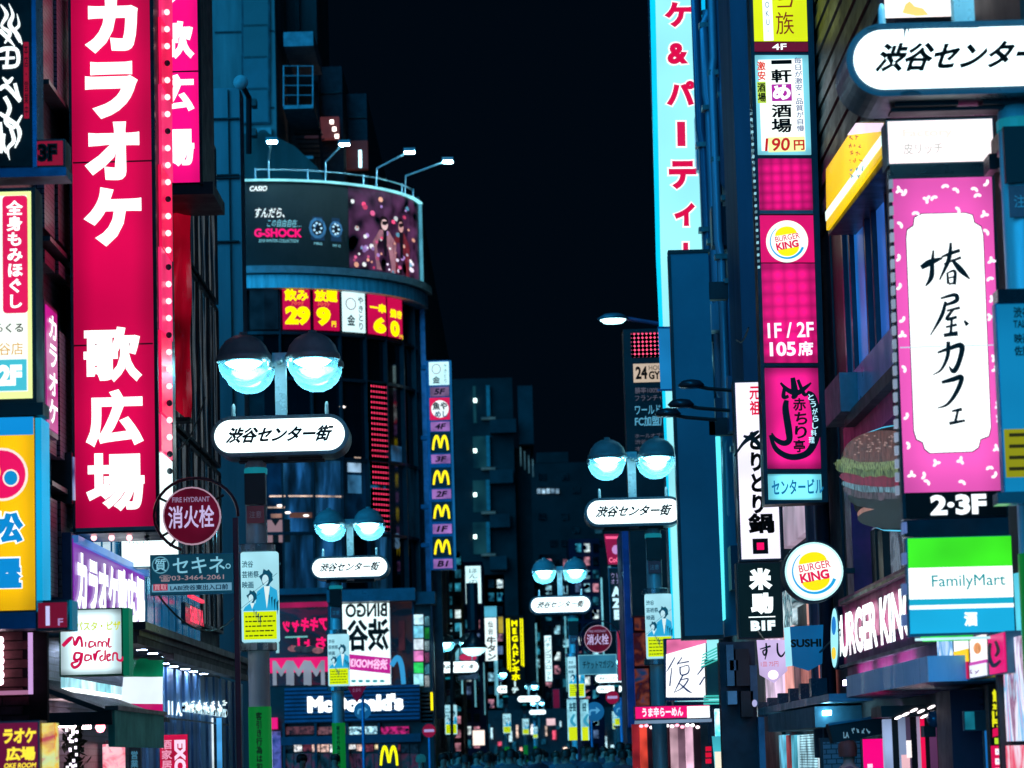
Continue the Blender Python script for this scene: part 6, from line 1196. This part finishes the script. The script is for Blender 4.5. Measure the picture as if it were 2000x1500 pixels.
S = sign('pink_glow_panel', 'solid hot pink glowing panel under the black awning, lower right', 1686, 1442, 1737, 1560, 27.4, th=.1, case=FRM, face=lit('#f0047c', 1.05, .08), border=1, cat='panel'); S.box('white_tag', 1694, 1492, 1704, 1500, lit('#ffd8f0', 1, 0), .013, .018)
S = Th('black_awning', 'black awning with faint pale lettering above the hot pink panel', 'awning', P(1675, 1450, 27.2)); S.poly([(1613, 1415), (1735, 1396), (1733, 1430), (1622, 1452)], paint('#0c1820', .6), d=.25, t=.3, name='valance'); S.poly([(1612, 1413), (1735, 1394), (1735, 1399), (1612, 1418)], paint('#3c7c94', .4, .3), d=.27, t=.03, name='edge_bar'); S.text('LA', 1641, 1430, 1652, 1442, lit('#6a98b0', .7, 0), d=.27, bold=.04); scrib(S, 1656, 1421, 1702, 1436, lit('#6a98b0', .7, 0), d=.27)
S = Th('tan_window_display', 'window glow between the black awning and the sushi banner', 'window', P(1650, 1560, 30)); S.box('frame', 1606, 1440, 1690, 1600, paint('#10222c', .5), -.2, -.1); S.box('tile_wall', 1612, 1448, 1684, 1600, tiles('#6a8894', '#1c2a30', .1, .05), -.1, -.06)
for k in range(3): lo(B2, XR-.5, XR-.42, 24.4+k*1.5, 25.5+k*1.5, 2.2, 2.25, 'tube_or_fill_light', lit('#d8c8ff', 14, 0))  # added fill under the blue canopy, brightens the shopfront
# ---------------------------------------------------------------- sushi shop
SU = Th('sushi_shop_front', 'dark sushi shop front with a pink lit upper window and lamps', 'shopfront', (XR, 33, 0))
def sw(xa, yt, yb, xb, name, m, d): return rs(SU, xa, yt, yb, xb, name, m, d)
sw(1490, 1225, 1382, 1616, 'window_frame', paint('#0a1216', .5), .1); r_ = ((1494, 1530, '#e8c8e8', .9), (1532, 1548, '#f4a8a0', .9), (1550, 1562, '#8a6068', .6), (1564, 1592, '#c87870', .7), (1594, 1610, '#f08880', .9))
for x0, x1, c, k in r_: sw(x0, 1236-(x0-1490)*.1, 1374-(x0-1490)*.1, x1, 'pane', lit(c, k, .4, 2.2), .14)
sw(1530, 990, 1072, 1602, 'upper_window', lit('#b8a0b8', .75, .25, 1.4), .1); sw(1574, 1100, 1220, 1584, 'lit_column', lit('#e8a090', .8, .2), .12); sw(1524, 1160, 1232, 1548, 'poster', streaks(('#e8ffff', '#0c2c34', '#b8f4f8'), 4, 5, .9), .16)
for k in range(6): x = 1495+k*22; z = P(x, 1366-k*5, 33).z; y = yx(x, XR-.2); MB().box(-.09, .09, -.12, .12, -.1, .1).build('counter_lamp', paint('#123c4c', .3), SU).location = Vector((XR-.25, y, z))-SU.O
sw(1480, 1384, 1396, 1620, 'gutter', paint('#5aa8c4', .35, .3), .45); sw(1500, 1396, 1430, 1592, 'dark_awning', paint('#2c6c84', .6), .5); sw(1486, 1430, 1600, 1530, 'dark_door', paint('#080d12', .5), .05)
for k, (x0, x1, c) in enumerate(((1524, 1534, '#58b8d8'), (1538, 1545, '#8a3838'), (1548, 1556, '#4aa8c0'), (1560, 1596, '#a8dcec'), (1598, 1606, '#d8f4ff'))): sw(x0, 1436, 1600, x1, 'window_strip', lit(c, 1.0, .5, 3), .08)
for k in range(16): sw(1562, 1438+k*5, 1439+k*5, 1594, 'blind_slat', paint('#3a6878', .5), .1)
for k in range(3): lo(SU, XR-.42, XR-.36, 31+k*1.6, 32.1+k*1.6, 1.95, 2.0, 'tube_or_fill_light', lit('#a8e8ff', 14, 0))  # added glowing bars that brighten the sushi front
S = Th('sushi_banner', 'white pointed banner with black sushi kana beneath the basement sign', 'banner', P(1508, 1334, 33)); S.poly([(1478, 1250), (1534, 1250), (1538, 1310), (1512, 1334), (1484, 1318)], lit('#d8c0f0', .95, .25, 2), d=.0, t=.03, name='cloth'); S.brush([[(1484, 1268, 2), (1505, 1262, 4)], [(1496, 1256, 3), (1497, 1272, 4), (1493, 1280, 3), (1490, 1272, 3), (1498, 1270, 3), (1494, 1288, 2)], [(1518, 1256, 3), (1519, 1274, 4), (1526, 1282, 4), (1534, 1272, 2)]], IKC, d=.01); S.text('1皿 75円', 1486, 1292, 1520, 1302, lit('#d06070', .9, 0), d=.01)
S.disc(1510, 1318, 10, 9, lit('#ffe8f8', 1.6, 0), d=.012, name='lamp_glow_window')
S = Th('blue_sushi_banner', 'pointed blue banner reading SUSHI beside the round burger sign', 'banner', P(1576, 1312, 31.5)); S.poly([(1543, 1224), (1608, 1220), (1606, 1296), (1580, 1310), (1548, 1300)], lit('#0c64a0', .7, .25, 1.6), d=.0, t=.05, name='cloth'); S.poly([(1532, 1226), (1543, 1224), (1548, 1300), (1536, 1302)], lit('#a8f0ff', 1, .2), d=-.02, t=.05, name='lit_side'); S.text('SUSHI', 1544, 1248, 1604, 1264, IKC, d=.01, bold=.045)
# ---------------------------------------------------------------- ramen sign, pink strip and shop beneath the blue panel
S = Th('brush_restaurant_sign', 'white sign with a large brush character under the blue panel back', 'sign', P(1340, 1372, 47.5)); S.box('case', 1298, 1246, 1382, 1368, paint('#1c3a6a', .4), -.3, 0); S.poly([(1302, 1282), (1302, 1250), (1380, 1246), (1380, 1256)], lit('#f878b0', 1, .3, 3), d=.005, t=.01, name='pink_roof'); S.poly([(1301, 1278), (1378, 1256), (1378, 1362), (1301, 1362)], lit('#f8fcff', 1.3, .05), d=.012, name='face')
NV = lit('#1c3c78', .6, 0)
S.brush([[(1318, 1284, 2), (1308, 1302, 3), (1302, 1312, 1)], [(1312, 1304, 2), (1308, 1340, 3)], [(1332, 1284, 2), (1322, 1298, 3)], [(1324, 1296, 2), (1346, 1292, 3)], [(1328, 1302, 3), (1330, 1318, 3), (1344, 1314, 3), (1344, 1300, 2), (1328, 1304, 2)], [(1334, 1318, 3), (1326, 1334, 3), (1316, 1354, 1)], [(1330, 1328, 2), (1344, 1326, 3), (1334, 1342, 3), (1318, 1352, 1)], [(1326, 1334, 2), (1342, 1348, 4), (1352, 1354, 1)], [(1362, 1318, 2), (1376, 1300, 4)], [(1366, 1338, 3), (1376, 1322, 3)]], NV, d=.018)
S = sign('pink_shop_strip', 'long magenta and white strip sign low behind the right lamp pole', 1239, 1377, 1388, 1404, 47, th=.3, case=paint('#203050', .4), face=lit('#f00c70', 1.05, .1), border=2); S.box('white_part', 1342, 1379, 1386, 1402, lit('#f4fcff', 1.25, .05), .013, .016); S.text('うま辛らーめん', 1254, 1381, 1334, 1400, lit('#ffe0f0', 1.15, 0), d=.02, bold=.04); S.box('white_ledge', 1240, 1406, 1388, 1412, lit('#8aa8c8', .6, .2), -.1, .3)
S = Th('noodle_shop_front', 'pink lit noodle shop front with spotlights behind the right lamp pole', 'shopfront', P(1310, 1600, 50))
for k in range(10): S.box('interior_panel', 1238+k*15, 1414, 1252+k*15, 1640, lit(('#8c1c24', '#d04030', '#200810', '#f08890', '#2a0c18', '#c09aa8', '#7a5a6c', '#e8b8d0', '#1c1018', '#0c1c28')[k], 1.1, .4, 3), -.3, -.1)
for k in range(12): S.disc(1252+k*10, 1419+R.uniform(-3, 4), 4, 3, lit(R.choice(('#ffe0e8', '#ff90a8', '#ffffff')), 3, 0), d=.1, name='spotlight')
for k in range(3): S.box('red_lantern', 1378, 1458+k*12, 1388, 1467+k*12, lit('#e01038', .9, .2), 0, .2)
S = Th('teal_corner_box', 'green blue corrugated box with pale cyan ribs at the corner building', 'sign box', P(1396, 1376, 44)); S.box('body', 1380, 1288, 1414, 1362, paint('#2a6a68', .5, 0, .3, 2, 1), -.4, 0)
for k in range(5): y = 1262+k*6; S.poly([(1372+k*-1, y+16), (1408, y-2), (1408, y+1), (1372-k, y+19)], lit('#48d8cc', .8, .2), d=.02+k*.01, t=.03, name='rib')
for k in range(4): S.box('rib', 1374, 1358+k*5, 1406, 1361+k*5, lit('#48d8cc', .8, .2), .0, .06)
S = Th('lit_glass_entrance', 'bright cyan glass entrance with a slanted white light bar, right of the noodle shop', 'entrance', P(1420, 1600, 42)); S.box('glass', 1398, 1388, 1446, 1460, streaks(('#0c4860', '#5ac8e0', '#e8ffff', '#186880'), 4, 2, 1.3), -.2, -.15); S.poly([(1412, 1448), (1442, 1420), (1446, 1424), (1446, 1432), (1418, 1460), (1408, 1456)], lit('#f8fcff', 1.4, 0), d=0, t=.05, name='light_bar'); S.box('top_light', 1396, 1384, 1442, 1389, lit('#c0f8ff', 1.3, .1), -.1, .1); S.poly([(1390, 1438), (1418, 1438), (1410, 1500), (1396, 1500)], lit('#48c8d8', .9, .2), d=.02, name='hopper'); S.box('cream_panel', 1397, 1468, 1410, 1560, lit('#f8f0d8', 1, .1), .03, .06); S.box('blue_panel', 1412, 1464, 1424, 1560, lit('#58a0d0', .8, .3, 4), .02, .05)
S = Th('dark_service_wall', 'dark wall with boxes and panels between the entrance and the sushi shop', 'wall', P(1460, 1600, 40.5)); S.box('wall', 1412, 1252, 1482, 1640, paint('#1c3444', .6), -.5, -.1)
for x0, y0, x1, y1, c in ((1418, 1260, 1432, 1340, '#3c7c94'), (1436, 1268, 1462, 1340, '#0a1218'), (1420, 1350, 1438, 1376, '#6ab0cc'), (1446, 1350, 1470, 1400, '#080c10'), (1464, 1300, 1478, 1380, '#2c5c74'), (1424, 1290, 1440, 1310, '#3c6c84')): S.box('service_box', x0, y0, x1, y1, paint(c, .5), -.1, .15)
S.box('blue_pipe', 1484, 1400, 1496, 1640, paint('#3c80a8', .4, .2), -.1, .1); S.disc(1472, 1374, 5, 7, lit('#b8b8e8', .8, 0), d=.17, name='small_lamp')
# ================================================================ CROWD
def make_person(seed, jacket, hair_c, hat=False):
    rr = random.Random(seed); st = rr.uniform(.12, .26); arm = rr.uniform(-.15, .2)
    V = [(0, 0, .95), (0, .0, 1.15), (0, 0, 1.38), (0, -.01, 1.49), (0, -.02, 1.56), (0, -.02, 1.66), (0, -.015, 1.71),
         (.1, 0, .9), (.11, -st, .5), (.11, -st-.04+.1*0, .09), (.11, -st-.16, .04), (-.1, 0, .9), (-.11, st*.8, .52), (-.11, st*1.3, .1), (-.11, st*1.3-.12, .04),
         (.19, 0, 1.38), (.24, .03+arm, 1.12), (.25, -.1+arm, .88), (.25, -.14+arm, .79), (-.19, 0, 1.38), (-.24, .03-arm, 1.12), (-.25, -.1-arm, .88), (-.25, -.14-arm, .79)]
    Ed = [(0, 1), (1, 2), (2, 3), (3, 4), (4, 5), (5, 6), (0, 7), (7, 8), (8, 9), (9, 10), (0, 11), (11, 12), (12, 13), (13, 14), (2, 15), (15, 16), (16, 17), (17, 18), (2, 19), (19, 20), (20, 21), (21, 22)]
    Rd = [(.16, .12), (.15, .11), (.15, .11), (.055, .055), (.068, .075), (.082, .095), (.05, .06), (.095, .1), (.065, .07), (.045, .05), (.04, .03), (.095, .1), (.065, .07), (.045, .05), (.04, .03), (.07, .07), (.05, .05), (.038, .038), (.035, .02), (.07, .07), (.05, .05), (.038, .038), (.035, .02)]
    me = bpy.data.meshes.new('person_skin'); me.from_pydata(V, Ed, []); o = bpy.data.objects.new('person_tmp', me); COL.objects.link(o)
    md = o.modifiers.new('s', 'SKIN'); sv = me.skin_vertices[0].data
    for i, q in enumerate(Rd): sv[i].radius = q
    sv[0].use_root = True; o.modifiers.new('u', 'SUBSURF').levels = 1
    dg = bpy.context.evaluated_depsgraph_get(); m2 = bpy.data.meshes.new_from_object(o.evaluated_get(dg)); bpy.data.objects.remove(o); m2.name = 'person'
    m2.materials.clear()
    for q in (paint(jacket, .8, 0, .15, 4), paint('#15181f', .8), paint('#b08878', .6, 0, .1), paint('#0c0c0e', .5)): m2.materials.append(q)
    for p in m2.polygons:
        z = p.center.z; p.material_index = 2 if z > 1.47 or (z < .84 and abs(p.center.x) > .2) else (0 if z > .86 else (1 if z > .1 else 3)); p.use_smooth = True
    h = MB().lathe([(.098, -.06), (.105, 0), (.1, .05), (.07, .095), (0, .115)], (0, .005, 1.67), 14)
    h.v = [(x, y*1.1+(.03 if z < 1.66 else 0), z) for x, y, z in h.v]; hm = h.mesh('hair', paint(hair_c, .6, 0, .2, 9), True)
    nose = MB().add([(-.012, -.115, 1.6), (.012, -.115, 1.6), (0, -.138, 1.605), (0, -.112, 1.645)], [(0, 1, 2), (0, 2, 3), (1, 3, 2)]).mesh('nose', paint('#b08878', .6, 0, .1))
    return m2, hm, nose
protos = [make_person(1, '#3a4256', '#1c1612'), make_person(2, '#5c6470', '#2c2018'), make_person(3, '#7a4c58', '#181210'), make_person(4, '#38586c', '#3a281c'), make_person(5, '#5a6068', '#0a0a0c')]
def person(px, Y, pi, yaw, label, group=None, hgt=1.0, hairm=None):
    b, h, n_ = protos[pi]; p = P(px, 1490, Y)
    o = bpy.data.objects.new('person', b); COL.objects.link(o); o.location = (p.x, Y, .12 if not -2.4 < p.x < 2.1 else .02); o.rotation_euler = (0, 0, yaw); o.scale = (hgt, hgt, hgt); setp(o, label, 'person', group)
    link(h if hairm is None else hairm, 'hair', o); link(n_, 'nose', o); return o
GL = 'dark haired pedestrian in the evening crowd, only head and shoulders in view'
k = 0
for Y in (58, 63, 68, 73, 79, 86, 95, 105, 118):
    x = 865+R.uniform(0, 30)
    while x < 1420:
        q = P(x, 1490, Y)
        if -2.7 < q.x < 3.1 and not (Y < 50 and 1240 < x < 1310): person(x, Y+R.uniform(-2, 2), R.randrange(5), R.choice((0, 3.14))+R.uniform(-.5, .5), GL, 'pedestrians walking in the evening crowd', R.uniform(.93, 1.01))
        x += R.uniform(28, 60)*60/Y+6
cap = MB().lathe([(.1, -.05), (.112, 0), (.108, .06), (.075, .11), (0, .13)], (0, .005, 1.67), 14).mesh('cap', lit('#1c7888', .35, .1), True)
person(822, 60, 1, .2, 'pedestrian in a pale teal cap by the golden arches entrance', hgt=.95, hairm=cap)
person(1657, 29, 2, 2.6, 'pedestrian with reddish hair beside the hot pink panel, lower right', hgt=.88, hairm=MB().lathe([(.1, -.08), (.108, 0), (.1, .06), (.07, .1), (0, .12)], (0, .005, 1.67), 14).mesh('hair', paint('#6a3830', .6), True))
person(590, 52, 4, .4, 'pedestrian in grey in front of the burger restaurant windows', hgt=.93)
person(655, 58, 0, -.3, 'dark coated pedestrian right of the farther green wrapped pole', hgt=.93)

# ---------------------------------------------------------------- small fixtures: windows and air conditioners on the blocks, cables
acb = MB().box(-.4, .4, -.3, 0, -.3, .3); acm = acb.mesh('air_conditioner', paint('#8c9698', .6, 0, .3, 3)); fan = MB().lathe([(.22, 0), (.22, .02), (0, .02)], (.08, -.3, 0), 14, 'y').mesh('fan_grille', DARK)
wfm = MB().box(-.55, .55, -.08, 0, -.75, .75).mesh('window', paint('#2c3840', .5, .3)); wpm = [MB().box(-.48, .48, -.1, -.081, -.68, .68).mesh('pane', q) for q in (DGLASS, BGLASS, lit('#2a3c40', .4, .6, 2), lit('#6a5848', .35, .6, 2))]
def blk_windows(T, cols, y0, n, dy, Y, seed):
    rr = random.Random(seed)
    for x in cols:
        for k in range(n):
            c = P(x, y0+k*dy, Y-.02)-T.O; w = link(wfm, 'window', T, c); link(wpm[rr.choice((0, 0, 0, 1, 1, 2, 3))], 'pane', w)
            if rr.random() < .3: a = link(acm, 'air_conditioner', T, c+Vector((.2, 0, -1.25))); link(fan, 'fan_grille', a)
blk_windows(L3, (500,), 20, 4, 62, 112, 3)
# receding windows on the dark flank of the stepped block
fw = MB().box(0, .12, -.8, .8, -.7, .7).mesh('window', paint('#28343c', .5, .3)); fp = [MB().box(.12, .14, -.7, .7, -.6, .6).mesh('pane', q) for q in (DGLASS, BGLASS, BGLASS)]
Xf = P(716, 300, 122).x
for i in range(16):
    for j in range(7):
        o = link(fw, 'window', L4, Vector((Xf, 126+i*4.6, 8.5+j*2.6))-L4.O); link(fp[(i*5+j*3) % 7 % 3], 'pane', o)
for k, (a, b, sag) in enumerate((((400, 250, 50), (340, 60, 40), .3), ((1480, 420, 40), (1400, 330, 52), .4), ((1462, 640, 36), (1412, 560, 50), .5), ((418, 700, 48), (345, 880, 36), .3), ((1640, 1230, 30), (1480, 1232, 37), .35), ((300, 1150, 33), (470, 1190, 45), .4))):
    p, q = P(*a), P(*b); T = Th('overhead_cable', ('thin cable sagging across the pale concrete tower at the upper left', 'thin cable hanging beside the upper pipes on the right', 'thin cable between the pipes and the blue panel', 'thin cable dropping toward the hydrant hoop on the left', 'thin cable above the sushi banners', 'thin cable across the blue glass under the notice plate')[k], 'cable', p)
    MB().tube([(q-p)*t+Vector((0, 0, -sag*4*t*(1-t))) for t in [i/10 for i in range(11)]], .012, 5).build('cable', BLACK, T)
